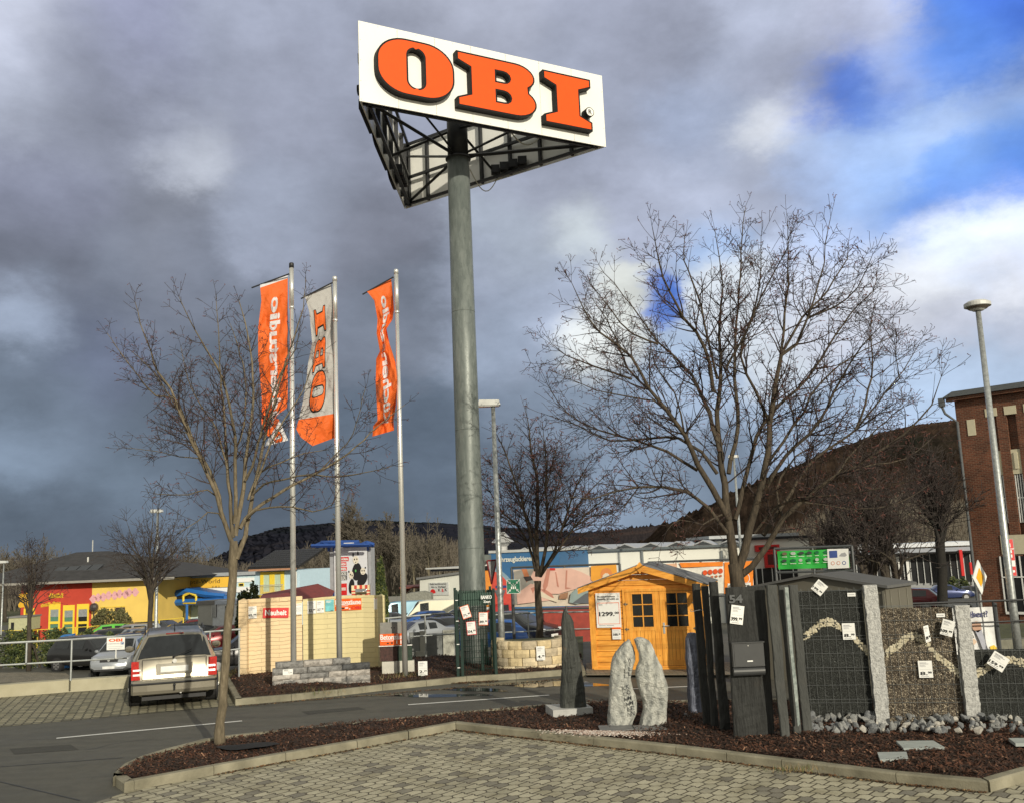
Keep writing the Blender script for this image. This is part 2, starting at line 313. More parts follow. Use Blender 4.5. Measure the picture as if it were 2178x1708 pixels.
# ground markings
WLINE = M('road_paint', (.62,.62,.60), .6, var=.15, scale=30)
def strip(name, a, b, w, z=.006, mat=WLINE):
    a = Vector(a); b = Vector(b); d = (b-a).normalized(); n = Vector((-d.y, d.x, 0))*w/2
    return flat(name, [a-n, b-n, b+n, a+n], z, mat)
strip('road_marking', G(120,1570), G(515,1533), .10); strip('road_marking', G(868,1498.5), G(1168,1478), .10)
strip('road_marking', G(1300,1466.5), G(1480,1459), .10); strip('road_marking', G(1120,1433), G(1060,1440), .06)
def lstrip(a, b, w):
    a = GL(*a); b = GL(*b); d = (b-a).normalized(); n = Vector((-d.y,d.x,0)).normalized()*w/2; mb = MB(); mb.poly([p+Vector((0,0,.02)) for p in (a-n,b-n,b+n,a+n)]); ST(mb.build('road_marking', WLINE))
lstrip((228,1434.5), (290,1434), .14); lstrip((5,1420.5), (85,1419), .14)
SEAM = M('tar_seam', (.018,.018,.018), .5); strip('road_seam', G(0,1630.5), G(262,1611), .025, .005, SEAM)
PATCH = M('asphalt_repair', (.045,.044,.038), .85, var=.25, scale=9., bump=.4, bscale=90.)
flat('road_patch', [G(20,1592), G(150,1583), G(168,1594), G(30,1604)], .0035, PATCH); flat('road_patch', [G(640,1513), G(760,1503), G(778,1508), G(655,1519)], .0035, PATCH)
strip('road_seam', G(470,1506), G(1180,1466), .018, .0052, SEAM); strip('road_seam', G(-10,1660), G(170,1702), .02, .0052, SEAM)
r_ = random.Random(5)
for k in range(5):                             # hairline cracks
    a = G(r_.uniform(20,800), r_.uniform(1515,1600)); mb = MB(); d = r_.uniform(-.5,.5); p = a; pts = [a]
    for q in range(9): d += r_.uniform(-.7,.7); p = p+Vector((math.cos(d),math.sin(d)*.8,0))*.22; pts.append(p)
    L0 = [(q.x-.006*math.sin(i), q.y+.006, .0045) for i, q in enumerate(pts)]; L1 = [(q.x+.004, q.y-.006, .0045) for q in pts]
    mb.add(L0+L1, [(i,i+1,i+11,i+10) for i in range(9)]); ST(mb.build('road_crack', SEAM))
# wet patches left by rain
WET = M('wet_asphalt', (.018,.018,.019), .035, var=.2, scale=2., spec=.6)
def blob(name, cx, cy, rx, ry, seed, mat, z=.005, n=26):
    r = random.Random(seed); a = G(cx-rx,cy,z); b_ = G(cx+rx,cy,z); u = (b_-a)/2; c = (a+b_)/2; v = (G(cx,cy-ry,z)-G(cx,cy+ry,z))/2
    ph = [r.uniform(0,6.28) for _ in range(4)]; am = [r.uniform(.05,.2) for _ in range(4)]
    pts = []
    for i in range(n):
        t = 2*math.pi*i/n; k = 1+sum(am[j]*math.sin((j+2)*t+ph[j]) for j in range(4)); pts.append(c+u*math.cos(t)*k+v*math.sin(t)*k)
    return flat(name, pts, z, mat)
blob('puddle', 1150, 1453, 118, 8, 3, WET); blob('puddle', 1010, 1466, 70, 3.2, 5, WET, .0055); blob('puddle', 905, 1478, 120, 3.5, 8, WET, .0045)
# forecourt pavers: everything on the near side of the island
def offs(pts, d):                              # offset an open polyline sideways (left of its direction for d > 0)
    out = []
    for i, p in enumerate(pts):
        ns = []
        for a, b_ in ((i-1,i),(i,i+1)):
            if a >= 0 and b_ < len(pts):
                e = (pts[b_]-pts[a]); e.z = 0; e.normalize(); ns.append(Vector((-e.y, e.x, 0)))
        n = sum(ns, Vector((0,0,0))); n.normalize(); k = max(.5, n.dot(ns[0])); out.append(p+n*(d/k))
    return out
near = [G(285,1680.5), G(455,1648.5), G(608,1620), G(760,1593), G(970,1553)]
right = [G(970,1553), G(1056,1563), G(1146,1573), G(1262,1586.6), G(1438,1606.5), G(1663,1636), G(1907,1667), G(2103.5,1686)]
e2 = (G(2178,1664)-G(2103.5,1686)); turn = G(2103.5,1686)+e2.normalized()*9.0
fore = [near[0]+Vector((-.02,.0,0))]+near[1:]+right[1:]+[turn, Vector((30,16,0)), Vector((30,-12,0)), Vector((-14,-12,0)), G(160,1720)]
flat('forecourt', fore, .004, PAV)
# bay pavers by the parked estate car
flat('parking_bay', [G(-260,1562), G(0,1545.5), G(250,1523), G(500,1499.5), G(478,1448), G(270,1464), G(0,1483), G(-260,1500)], .004, PAV2)
strip('gutter_line', G(-100,1552), G(498,1500.5), .05, .0065, M('gutter', (.05,.05,.045), .7))
KERB = M('kerb_concrete', (.15,.138,.098), .85, var=.0, col2=(.31,.285,.21), scale=2.2, bump=.35, bscale=60)
def kerb(name, pts, w=.13, h=.12, side=1, closed=False):
    """kerb stones a metre long, chamfered, laid along the outer line"""
    inn = offs(pts, w*side); mb = MB(); L_ = []
    for i in range(len(pts)-1):
        a, b_, c, d = pts[i], pts[i+1], inn[i+1], inn[i]; ln = (b_-a).length; k = max(1, round(ln/1.0))
        for j in range(k):
            t0 = j/k+ (.004 if (k > 1 or ln > .6) else 0); t1 = (j+1)/k- (.004 if (k > 1 or ln > .6) else 0)
            p = [a.lerp(b_,t0), a.lerp(b_,t1), d.lerp(c,t1), d.lerp(c,t0)]; ch = .018
            q = lambda v, z: (v.x, v.y, z)
            o0 = p[0].lerp(p[3], ch/w); o1 = p[1].lerp(p[2], ch/w)
            mb.add([q(p[0],-.02),q(p[1],-.02),q(p[2],-.02),q(p[3],-.02),q(p[0],h-ch),q(p[1],h-ch),q(o1,h),q(o0,h),q(p[2],h),q(p[3],h)],
                   [(0,1,5,4),(4,5,6,7),(7,6,8,9),(1,2,8,6,5),(2,3,9,8),(3,0,4,7,9)])
    return ST(mb.build(name, KERB))
# near island: outer line, counted round from the blunt tip
tipp = [G(285,1680.5), G(264,1685), G(246,1672), G(240.5,1662), G(242,1643,.12), G(262,1623,.12), G(299,1606.5,.12), G(348.6,1591.6,.12), G(431.6,1570,.12), G(488,1561.5,.12), G(670,1543.4,.12), G(723,1538,.12), G(940,1515,.12), G(1116,1500,.12), G(1189,1493.6,.12), G(1422,1488,.12)]
tipp = [Vector((p.x,p.y,0)) for p in tipp]
ed = (tipp[-1]-tipp[-2]).normalized(); back = tipp+[tipp[-1]+ed*4+Vector((0,-.2,0)), tipp[-1]+ed*12+Vector((0,-2.0,0))]
nr = near+right[1:]+[turn]
kerb('island_kerb', nr, side=1); kerb('island_kerb', back, side=-1)
# mulch bed of the island: a gently mounded surface
def mulch_mat(nt, N, L, b):
    tc = nd(N, L, 'ShaderNodeTexCoord').outputs['Object']
    v = nd(N, L, 'ShaderNodeTexVoronoi', {'Vector': tc, 'Scale': 34.}); n = nd(N, L, 'ShaderNodeTexNoise', {'Vector': tc, 'Scale': .9, 'Detail': 6.}); n2 = nd(N, L, 'ShaderNodeTexNoise', {'Vector': tc, 'Scale': 45., 'Detail': 5.})
    c = ramp(N, L, n.outputs['Fac'], [(.38, (.028,.015,.009)), (.5, (.048,.020,.011)), (.62, (.036,.020,.012))])
    g = ramp(N, L, v.outputs['Color'], [(.1, (.45,.45,.45)), (.6, (1.1,1.1,1.1)), (.95, (2.,1.8,1.6))])
    L.new(mixc(N, L, 1., c, g, 'MULTIPLY'), b.inputs['Base Color'])
    bumpn(N, L, b, mathn(N, L, 'ADD', v.outputs['Distance'], n2.outputs['Fac']), 1., .05)
MULCH = mk('mulch_soil', mulch_mat, .95)
CHIPS = [M('bark_chip_red', (.085,.034,.018), .9, var=.5, scale=3.), M('bark_chip_dark', (.036,.019,.012), .9, var=.4, scale=3.), M('bark_chip_pale', (.24,.13,.08), .85, var=.4, scale=3.)]
def inside(x, y, poly):
    c = False; n = len(poly); j = n-1
    for i in range(n):
        a, b_ = poly[i], poly[j]
        if (a.y > y) != (b_.y > y) and x < (b_.x-a.x)*(y-a.y)/(b_.y-a.y)+a.x: c = not c
        j = i
    return c
def mound(x, y): return .035*math.sin(1.3*x+.7*y)+.025*math.sin(2.9*x-1.7*y+1)+.012*math.sin(7*x+5*y)
def bed(name, poly, z0, nch, seed, near_bias=True, dark=None, amp=1., cell=.22):
    """poly: closed list of Vectors; a grid cut to the outline plus loose chips"""
    xs = [p.x for p in poly]; ys = [p.y for p in poly]
    bm = bmesh.new(); vs = [bm.verts.new((p.x, p.y, z0)) for p in poly]; bm.faces.new(vs)
    x = min(xs)
    while x < max(xs): bmesh.ops.bisect_plane(bm, geom=bm.verts[:]+bm.edges[:]+bm.faces[:], plane_co=(x,0,0), plane_no=(1,0,0)); x += cell
    y = min(ys)
    while y < max(ys): bmesh.ops.bisect_plane(bm, geom=bm.verts[:]+bm.edges[:]+bm.faces[:], plane_co=(0,y,0), plane_no=(0,1,0)); y += cell
    bm.normal_update()
    for v in bm.verts:
        if not v.is_boundary: v.co.z = z0+.02+amp*(mound(v.co.x, v.co.y)*.6+.03)
    for f in bm.faces:
        f.smooth = True
        if f.normal.z < 0: f.normal_flip()
    me = bpy.data.meshes.new(name); bm.to_mesh(me); bm.free(); me.materials.append(MULCH)
    o = bpy.data.objects.new(name, me); COL.objects.link(o); ST(o)
    r = random.Random(seed); mb = MB(); k = 0; tries = 0
    while k < nch and tries < nch*12:
        tries += 1; x = r.uniform(min(xs), max(xs)); y = r.uniform(min(ys), max(ys))
        if y > 8 and r.random() > (11/y)**1.5: continue
        if not inside(x, y, poly): continue
        z = z0+.025+amp*(mound(x,y)*.6+.03)+r.uniform(-.004,.018); a = r.uniform(0,6.28); l = r.uniform(.010,.034); w = r.uniform(.004,.010); t = r.uniform(-.7,.7)
        ux, uy, uz = math.cos(a)*math.cos(t)*l, math.sin(a)*math.cos(t)*l, math.sin(t)*l; vx, vy, vz = -math.sin(a)*w, math.cos(a)*w, r.uniform(-.6,.6)*w
        q = r.random(); mi = 0 if q < .50 else (1 if q < .94 else 2)
        if dark and dark(x, y) and mi != 1 and r.random() < .75: mi = 1
        mb.quad((x-ux-vx,y-uy-vy,z-uz-vz), (x+ux-vx,y+uy-vy,z+uz-vz), (x+ux+vx,y+uy+vy,z+uz+vz), (x-ux+vx,y-uy+vy,z-uz+vz), mi); k += 1
    c = mb.build('bark_mulch', CHIPS); tag(c, kind='stuff'); return o
ni = offs(nr, .12); bi = offs(back, -.12)
isl = [Vector(p) for p in ni]+[Vector(p) for p in reversed(bi)]
NB = G(1150,1530)
bed('mulch_bed', isl, .075, 46000, 4)
# far bed along the road
fk = [G(476,1452), G(500.5,1499.7), G(620,1489.6), G(719,1479.4), G(814,1468), G(907,1459), G(993,1450), G(1098,1444), G(1195,1436.5), G(1246,1438), G(1237,1411)]
kerb('far_bed_kerb', fk[1:], side=1); kerb('far_bed_kerb', [fk[0], fk[1]], side=1)
fi = offs(fk, .12)
bed('far_mulch_bed', fi+[G(1240,1402), G(1000,1404), G(800,1412), G(640,1420), G(500,1432)], .07, 14000, 5, amp=1.6)
# fallen leaves and dirt caught along the kerb
LEAF = [M('leaf_brown', (.16,.075,.03), .9, var=.4), M('leaf_dark', (.05,.035,.018), .9, var=.4), M('leaf_pale', (.36,.24,.12), .9, var=.3)]
def litter(name, pa, pb, n, width, seed, z=.006):
    r = random.Random(seed); mb = MB()
    for i in range(n):
        p = pa.lerp(pb, r.random()); d = (pb-pa).normalized(); nn = Vector((d.y, -d.x, 0)); p = p+nn*abs(r.gauss(0, width)); l = r.uniform(.008,.028); a = r.uniform(0,6.28); w = l*r.uniform(.3,.7)
        u = Vector((math.cos(a), math.sin(a), r.uniform(-.4,.4)))*l; v = Vector((-math.sin(a), math.cos(a), r.uniform(-.4,.4)))*w; q = p+Vector((0,0,z+r.uniform(0,.015)))
        c = r.random(); mb.quad(q-u, q-v, q+u, q+v, 0 if c < .4 else (1 if c < .85 else 2))
    tag(mb.build(name, LEAF), kind='stuff')
for i in range(len(right)-1): litter('leaf_litter', right[i], right[i+1], 330, .035, 20+i)
for i in range(1, len(near)-1): litter('leaf_litter', near[i], near[i+1], 260 if i < 4 else 900, .03 if i < 4 else .09, 40+i)
litter('leaf_litter', G(500,1502), G(1240,1440), 1500, .06, 60); litter('leaf_litter', G(960,1452), G(1060,1447), 700, .12, 61)
# grass verge beyond the right-hand wall and behind the stone ring
mb = MB(); mb.poly([GL(x,y)+Vector((0,0,.025)) for x,y in ((-100,1407),(232,1402),(250,1386),(-100,1391))]); ST(mb.build('grass_verge', GRASS))
mb = MB(); mb.poly([GL(x,y)+Vector((0,0,.03)) for x,y in ((-100,1455),(60,1452),(140,1446),(152,1440),(140,1432),(60,1430),(-100,1433))]); ST(mb.build('traffic_island', PAV3))
mb = MB(); mb.poly([G(x,y,.02) for x,y in ((1055,1420),(1240,1400),(1240,1352),(1055,1360))]); ST(mb.build('grass_verge', GRASS))
flat('grass_verge', [G(2085,1372), G(2400,1355), G(2400,1318), G(2085,1330)], .02, GRASS)
flat('platform', [G(1247,1439.5), G(1560,1439), G(1600,1412), G(1247,1413)], .05, PAV3)
strip('platform_edge', G(1247,1440), G(1560,1440), .1, .055, KERB)
# ================================================================== sign boards and price cards
def card(name, label, cat, px0, py0, px1, py1, Y, yaw=0., tilt=0., lines=(), mat=None, th=.006, group=None, frame=None, extra=None):
    """a flat printed card; lines: (text, x0, x1, z0, z1 in 0..1, material index, bold). z runs up."""
    c = D((px0+px1)/2, (py0+py1)/2, Y); sc = (D(PW/2+100, (py0+py1)/2, Y)-D(PW/2, (py0+py1)/2, Y)).length/100
    w = (px1-px0)*sc/max(.3, math.cos(yaw)); h = (py1-py0)*sc
    mb = MB(); mb.box(-w/2, w/2, 0, th, -h/2, h/2, 0)
    if frame: 
        q = .05*w
        for (a,b_,c_,d) in ((-w/2,w/2,h/2-q,h/2),(-w/2,w/2,-h/2,-h/2+q),(-w/2,-w/2+q,-h/2+q,h/2-q),(w/2-q,w/2,-h/2+q,h/2-q)): mb.box(a,b_,-.002,0,c_,d,1)
    o = mb.build(name, [mat or WHITE, frame or WHITE])
    o.location = c; o.rotation_euler = (0, tilt-ROLL*0, yaw); tag(o, label, cat, group)
    if lines:
        t = MB()
        for ln in lines:
            s, a, b_, c_, d, mi = ln[:6]; bo = ln[6] if len(ln) > 6 else .04
            if s is None: t.quad(*[(-w/2+x*w, -.0035, -h/2+z*h) for x, z in ((a,c_),(b_,c_),(b_,d),(a,d))], mi)
            else: put_text(t, s, -w/2+a*w, -w/2+b_*w, -h/2+c_*h, -h/2+d*h, -.005, bo, mi)
        t.build('lettering', [BLACK, GREYINK, ORANGE, RED, WHITE], o)
    if extra: extra(o, w, h)
    return o
def price(big, small, bx=.1):
    return [(None,.12,.6,.86,.90,1),(None,.12,.75,.80,.83,1),(None,.12,.5,.72,.745,1),(None,.12,.55,.66,.68,1),(None,.06,.94,.48,.487,1),
            (big,bx,.62,.16,.36,0,.06),(small,.66,.92,.24,.37,0,.05),(None,.12,.7,.06,.09,1)]
# ================================================================== the pylon sign
POLE = Vector((-1.143, 23.815, 0)); ZB, ZT = 12.947, 14.909
CL_, CRr, CK = Vector((-3.165,20.448,0)), Vector((2.691,23.541,0)), Vector((-2.956,27.457,0))
def build_pylon():
    root = T('pylon_sign', 'tall round steel pylon carrying a triangle of white panels with huge orange OBI letters', 'sign', POLE)
    mb = MB(); mb.tube([(0,0,-.05),(0,0,.35),(0,0,6.5),(0,0,12.88)], [.345,.325,.305,.285], 40)
    o = mb.build('pole', GALVP, root, smooth=True)
    for z in (2.9, 5.8, 8.8): 
        r = .325-.0034*z+.004; q = MB(); q.tube([(0,0,z-.012),(0,0,z+.012)], [r,r], 40); q.build('weld_seam', GALVP, root, smooth=True)
    mb = MB(); mb.tube([(0,0,12.88),(0,0,12.93)], [.33,.33], 32); mb.tube([(0,0,12.9),(0,0,14.6)], [.27,.27], 24); mb.build('pole_head', DARKM, root, smooth=True)
    mb = MB(); P = lambda v, z: (v.x-POLE.x, v.y-POLE.y, z)
    for (A, B_) in ((CL_,CRr),(CRr,CK),(CK,CL_)):
        ctr = POLE
        for t in (.0, .5):
            q = A.lerp(B_, t)*.94+ctr*.06
            if not t: mb.bar((0,0,12.97), P(q, ZB+.10), .075)
            if t: mb.bar((0,0,13.75), P(q, ZB+.16), .06)
            else: mb.bar((0,0,12.97), P(q, ZT-.4), .05)
    mb.build('strut', DARKM, root)
    for i, (A, B_) in enumerate(((CL_,CRr),(CRr,CK),(CK,CL_))):
        pl = Pl((A.x-POLE.x, A.y-POLE.y), (B_.x-POLE.x, B_.y-POLE.y)); L_ = pl.L
        f = T('sign_panel', None, None); f.parent = root; f.location = pl.A; f.rotation_euler = (0,0,pl.rz)
        bpy.data.objects.remove(f)
        def loc(o): o.location = pl.A; o.rotation_euler = (0,0,pl.rz)
        mb = MB(); e0 = .0 if i == 0 else .06
        n = 7
        for k in range(n):                      # sheets with hairline joints
            a = L_*k/n+.003; b_ = L_*(k+1)/n-.003; mb.box(max(a,e0), min(b_,L_-e0), 0, .03, ZB, ZT, 0)
        pan = mb.build('sign_panel', [PANEL], root); loc(pan)
        mb = MB()
        for k in range(n+1):
            x = min(max(L_*k/n, .26), L_-.26); mb.box(x-.035, x+.035, .034, .14, ZB+.02, ZT-.02)
        for z in (ZB+.04, ZB+.85, ZT-.08): mb.box(.22, L_-.22, .145, .22, z-.035, z+.035)
        fr = mb.build('panel_frame', DARKM, root); loc(fr)
        mb = MB()
        for k in range(n*2+1):
            x = min(max(L_*k/n/2, .04), L_-.04)
            for z in (ZB+.05, ZT-.05) + ((ZB+.5, ZB+1.0, ZB+1.5) if k in (0, 2*n) else ()): mb.box(x-.008, x+.008, -.004, -.001, z-.008, z+.008)
        rv = mb.build('rivets', GREYINK, root); loc(rv)
        letters(root, pl, L_, i)
    # cables, a lamp tray on the frame
    mb = MB(); a = Vector(P(CL_.lerp(CRr,.55), ZB+.2)); b_ = Vector(P(CRr.lerp(CK,.28), ZB+.9))
    mb.tube([a.lerp(b_,t)+Vector((0,0,-.45*math.sin(math.pi*t))) for t in [k/12 for k in range(13)]], .018, 5)
    a = Vector((.3,0,12.6)); b_ = Vector(P(CRr.lerp(CK,.5), ZB+.1)); mb.tube([a.lerp(b_,t)+Vector((0,0,-.5*math.sin(math.pi*t))) for t in [k/10 for k in range(11)]], .014, 5)
    mb.build('cable', M('pale_cable', (.5,.48,.4), .6), root)
    for (A,B_,t) in ((CRr,CK,.42),(CK,CL_,.26)):
        q = A.lerp(B_,t)*.9+POLE*.1; d = (B_-A).normalized(); mb = MB()
        for s in (-.45,-.15,.15,.45):
            c = q+d*s; mb.box(c.x-POLE.x-.12, c.x-POLE.x+.12, c.y-POLE.y-.12, c.y-POLE.y+.12, ZB+.12, ZB+.34)
        mb.build('ballast_box', DARKM, root)
def m_pole(nt, N, L, b):
    tc = nd(N, L, 'ShaderNodeTexCoord').outputs['Object']
    mp = nd(N, L, 'ShaderNodeMapping', {'Vector': tc}); mp.inputs['Scale'].default_value = (1,1,.25)
    n = nd(N, L, 'ShaderNodeTexNoise', {'Vector': mp.outputs[0], 'Scale': 5., 'Detail': 9., 'Roughness': .65}); n2 = nd(N, L, 'ShaderNodeTexNoise', {'Vector': tc, 'Scale': 30., 'Detail': 5.})
    v = nd(N, L, 'ShaderNodeTexVoronoi', {'Vector': mp.outputs[0], 'Scale': 22.})
    c = ramp(N, L, n.outputs['Fac'], [(.3, (.085,.10,.10)), (.5, (.135,.155,.15)), (.72, (.20,.22,.212))])
    c = mixc(N, L, .35, c, ramp(N, L, v.outputs['Color'], [(.1, (.09,.11,.105)), (.9, (.22,.245,.235))]))
    L.new(c, b.inputs['Base Color']); b.inputs['Metallic'].default_value = .15
    L.new(mathn(N, L, 'MULTIPLY_ADD', n2.outputs['Fac'], .3, .3), b.inputs['Roughness'])
GALVP = mk('weathered_zinc', m_pole)
PANEL = M('enamel_white', (.84,.84,.81), .35, var=.02, scale=1.5)
ORG_L = M('letter_orange', (.82,.088,.004), .6, var=.03, spec=.25); BLK_L = M('letter_side_black', (.008,.007,.007), .6, var=.2, spec=.2)
def arc(cx, cz, rx, rz, a0, a1, n): return [(cx+rx*math.cos(math.radians(a0+(a1-a0)*k/n)), cz+rz*math.sin(math.radians(a0+(a1-a0)*k/n))) for k in range(n+1)]
def glyph_O(w=1.):
    outer = []; r = 1.12
    hw, hh = 1.135, .93
    rx = .86; rz = .78
    outer += arc(hw-rx, hh-rz, rx, rz, 0, 90, 10)+arc(-hw+rx, hh-rz, rx, rz, 90, 180, 10)+arc(-hw+rx, -hh+rz, rx, rz, 180, 270, 10)+arc(hw-rx, -hh+rz, rx, rz, 270, 360, 10)
    iw, ih = .235, .64; q = .235
    inner = arc(iw-q, ih-q, q, q, 0, 90, 6)+arc(-iw+q, ih-q, q, q, 90, 180, 6)+arc(-iw+q, -ih+q, q, q, 180, 270, 6)+arc(iw-q, -ih+q, q, q, 270, 360, 6)
    return outer, [inner], 2*hw
def glyph_B():
    o = [(-1.10,.93)]+arc(.55,.47,.56,.46,90,-48,10)+arc(.52,-.42,.62,.51,48,-90,10)+[(-1.10,-.93),(-1.10,-.62),(-.74,-.44),(-.74,.44),(-1.10,.62)]
    i1 = [(.0,.50),(.0,.17)]+arc(.2,.335,.17,.165,-90,90,6); i2 = [(.0,-.17),(.0,-.52)]+arc(.2,-.345,.18,.175,-90,90,6)
    return o, [i1, i2], 2.2
def glyph_I():
    o = [(-.78,.93),(.78,.93),(.78,.62),(.40,.44),(.40,-.44),(.78,-.62),(.78,-.93),(-.78,-.93),(-.78,-.62),(-.40,-.44),(-.40,.44),(-.78,.62)]
    return o, [], 1.56
def fill(outer, holes):
    """triangulated face of an outline with holes"""
    bm = bmesh.new(); es = []
    for lp in [outer]+holes:
        lp = [p for i, p in enumerate(lp) if (Vector(p)-Vector(lp[i-1])).length > 1e-4]
        vs = [bm.verts.new((x, 0, z)) for x, z in lp]
        es += [bm.edges.new((vs[i], vs[(i+1) % len(vs)])) for i in range(len(vs))]
    bmesh.ops.triangle_fill(bm, edges=es, use_beauty=True, use_dissolve=False)
    bm.verts.index_update(); vs = [(v.co.x, v.co.z) for v in bm.verts]; fs = [tuple(v.index for v in f.verts) for f in bm.faces]; bm.free(); return vs, fs
def inset(lp, d):
    n = len(lp); out = []; A = sum(lp[i][0]*lp[(i+1)%n][1]-lp[(i+1)%n][0]*lp[i][1] for i in range(n)); sg = 1 if A > 0 else -1
    for i in range(n):
        p, a, c = Vector(lp[i]), Vector(lp[i-1]), Vector(lp[(i+1)%n])
        e1 = (p-a); e2 = (c-p)
        if e1.length < 1e-6 or e2.length < 1e-6: out.append(lp[i]); continue
        e1.normalize(); e2.normalize(); n1 = Vector((-e1.y,e1.x))*sg; n2 = Vector((-e2.y,e2.x))*sg; m = n1+n2
        if m.length < 1e-6: out.append(lp[i]); continue
        m.normalize(); k = max(.45, m.dot(n1)); q = p+m*(d/k); out.append((q.x,q.y))
    return out
def letter_mb(g, cx, cz, s, sx, yf, yb, bord):
    outer, holes, _ = g
    tr = lambda lp: [(cx+x*s*sx, cz+z*s) for x, z in lp]
    outer, holes = tr(outer), [tr(h) for h in holes]
    side = MB()
    for lp in [outer]+holes:
        n = len(lp); side.add([(x,yf,z) for x,z in lp]+[(x,yb,z) for x,z in lp], [(i,(i+1)%n,(i+1)%n+n,i+n) for i in range(n)])
    vs, fs = fill(outer, holes); side.add([(x,yf,z) for x,z in vs], fs)
    face = MB(); vs, fs = fill(inset(outer, bord), [inset(h, -bord) for h in holes]); face.add([(x,yf-.006,z) for x,z in vs], fs)
    return side, face
def letters(root, pl, L_, i):
    z = (ZB+ZT)/2; s = .753; y = -.19
    for nm, g, cx, sx in (('letter_o', glyph_O(), 1.325, 1.135), ('letter_b', glyph_B(), 3.416, 1.275), ('letter_i', glyph_I(), 5.42, 1.19)):
        cz = z-.025
        side, face = letter_mb(g, cx, cz, s, sx, y, -.001, .045)
        o = side.build(nm, BLK_L, root); o.location = pl.A; o.rotation_euler = (0,0,pl.rz)
        face.build('letter_face', ORG_L, o)
    if True:
        mb = MB(); c = (6.04, z-.225); mb.py(arc(c[0],c[1],.125,.125,0,345,22), -.22, -.001, 1); mb.py(arc(c[0],c[1],.105,.105,0,345,22), -.225, -.221, 0)
        put_text(mb, 'R', c[0]-.045, c[0]+.05, c[1]-.06, c[1]+.06, -.229, .02, 1)
        o = mb.build('registered_mark', [PANEL, BLK_L], root); o.location = pl.A; o.rotation_euler = (0,0,pl.rz)
build_pylon()
# ================================================================== flag poles and flags
FY = 29.0
def flagpole(label, tx, ty, bx, Y, cap):
    a = D(bx, 1432, Y); p = D(tx, ty, Y); c = Vector(((a.x+p.x)/2, Y, 0)); H = p.z
    c.x = a.x*.5+p.x*.5
    root = T('flagpole', label, 'flagpole', c, group='flagpoles'); mb = MB()
    mb.tube([(0,0,-.05),(0,0,H*.55),(0,0,H-1.05)], [.064,.058,.044], 20); mb.tube([(0,0,H-1.08),(0,0,H-1.03)], [.056,.056], 20); mb.build('pole', ALU, root, smooth=True)
    mb = MB(); mb.tube([(0,0,H-1.03),(0,0,H-.12)], [.052,.052], 20); mb.build('rotating_sleeve', ALU, root, smooth=True)
    mb = MB(); mb.tube([(0,0,H-.12),(0,0,H-.02),(0,0,H)], [.056,.056,.045], 20); mb.build('cap', PLAST if cap else ALU, root, smooth=True)
    return root, c, H
def cloth(name, col, thin):
    def f(nt, N, L, b):
        tc = nd(N, L, 'ShaderNodeTexCoord').outputs['Object']
        n = nd(N, L, 'ShaderNodeTexNoise', {'Vector': tc, 'Scale': 5., 'Detail': 6., 'Distortion': 1.2})
        b.inputs['Base Color'].default_value = (*col, 1); bumpn(N, L, b, n.outputs['Fac'], .8, .05)
        t = N.new('ShaderNodeBsdfTranslucent'); t.inputs['Color'].default_value = (*col, 1)
        mx = N.new('ShaderNodeMixShader'); mx.inputs[0].default_value = thin; L.new(b.outputs[0], mx.inputs[1]); L.new(t.outputs[0], mx.inputs[2])
        L.new(mx.outputs[0], N['Material Output'].inputs['Surface'])
    return mk(name, f, .7)
FORG = cloth('flag_orange', (.80,.145,.02), .18); FGRY = cloth('flag_grey', (.44,.43,.42), .15); FWHT = cloth('flag_white', (.72,.72,.75), .2)
def interp(tab, v):
    for (a, x), (b_, y) in zip(tab, tab[1:]):
        if v <= b_: 
            t = (v-a)/(b_-a); t = t*t*(3-2*t)*.5+t*.5; return x+(y-x)*t
    return tab[-1][1]
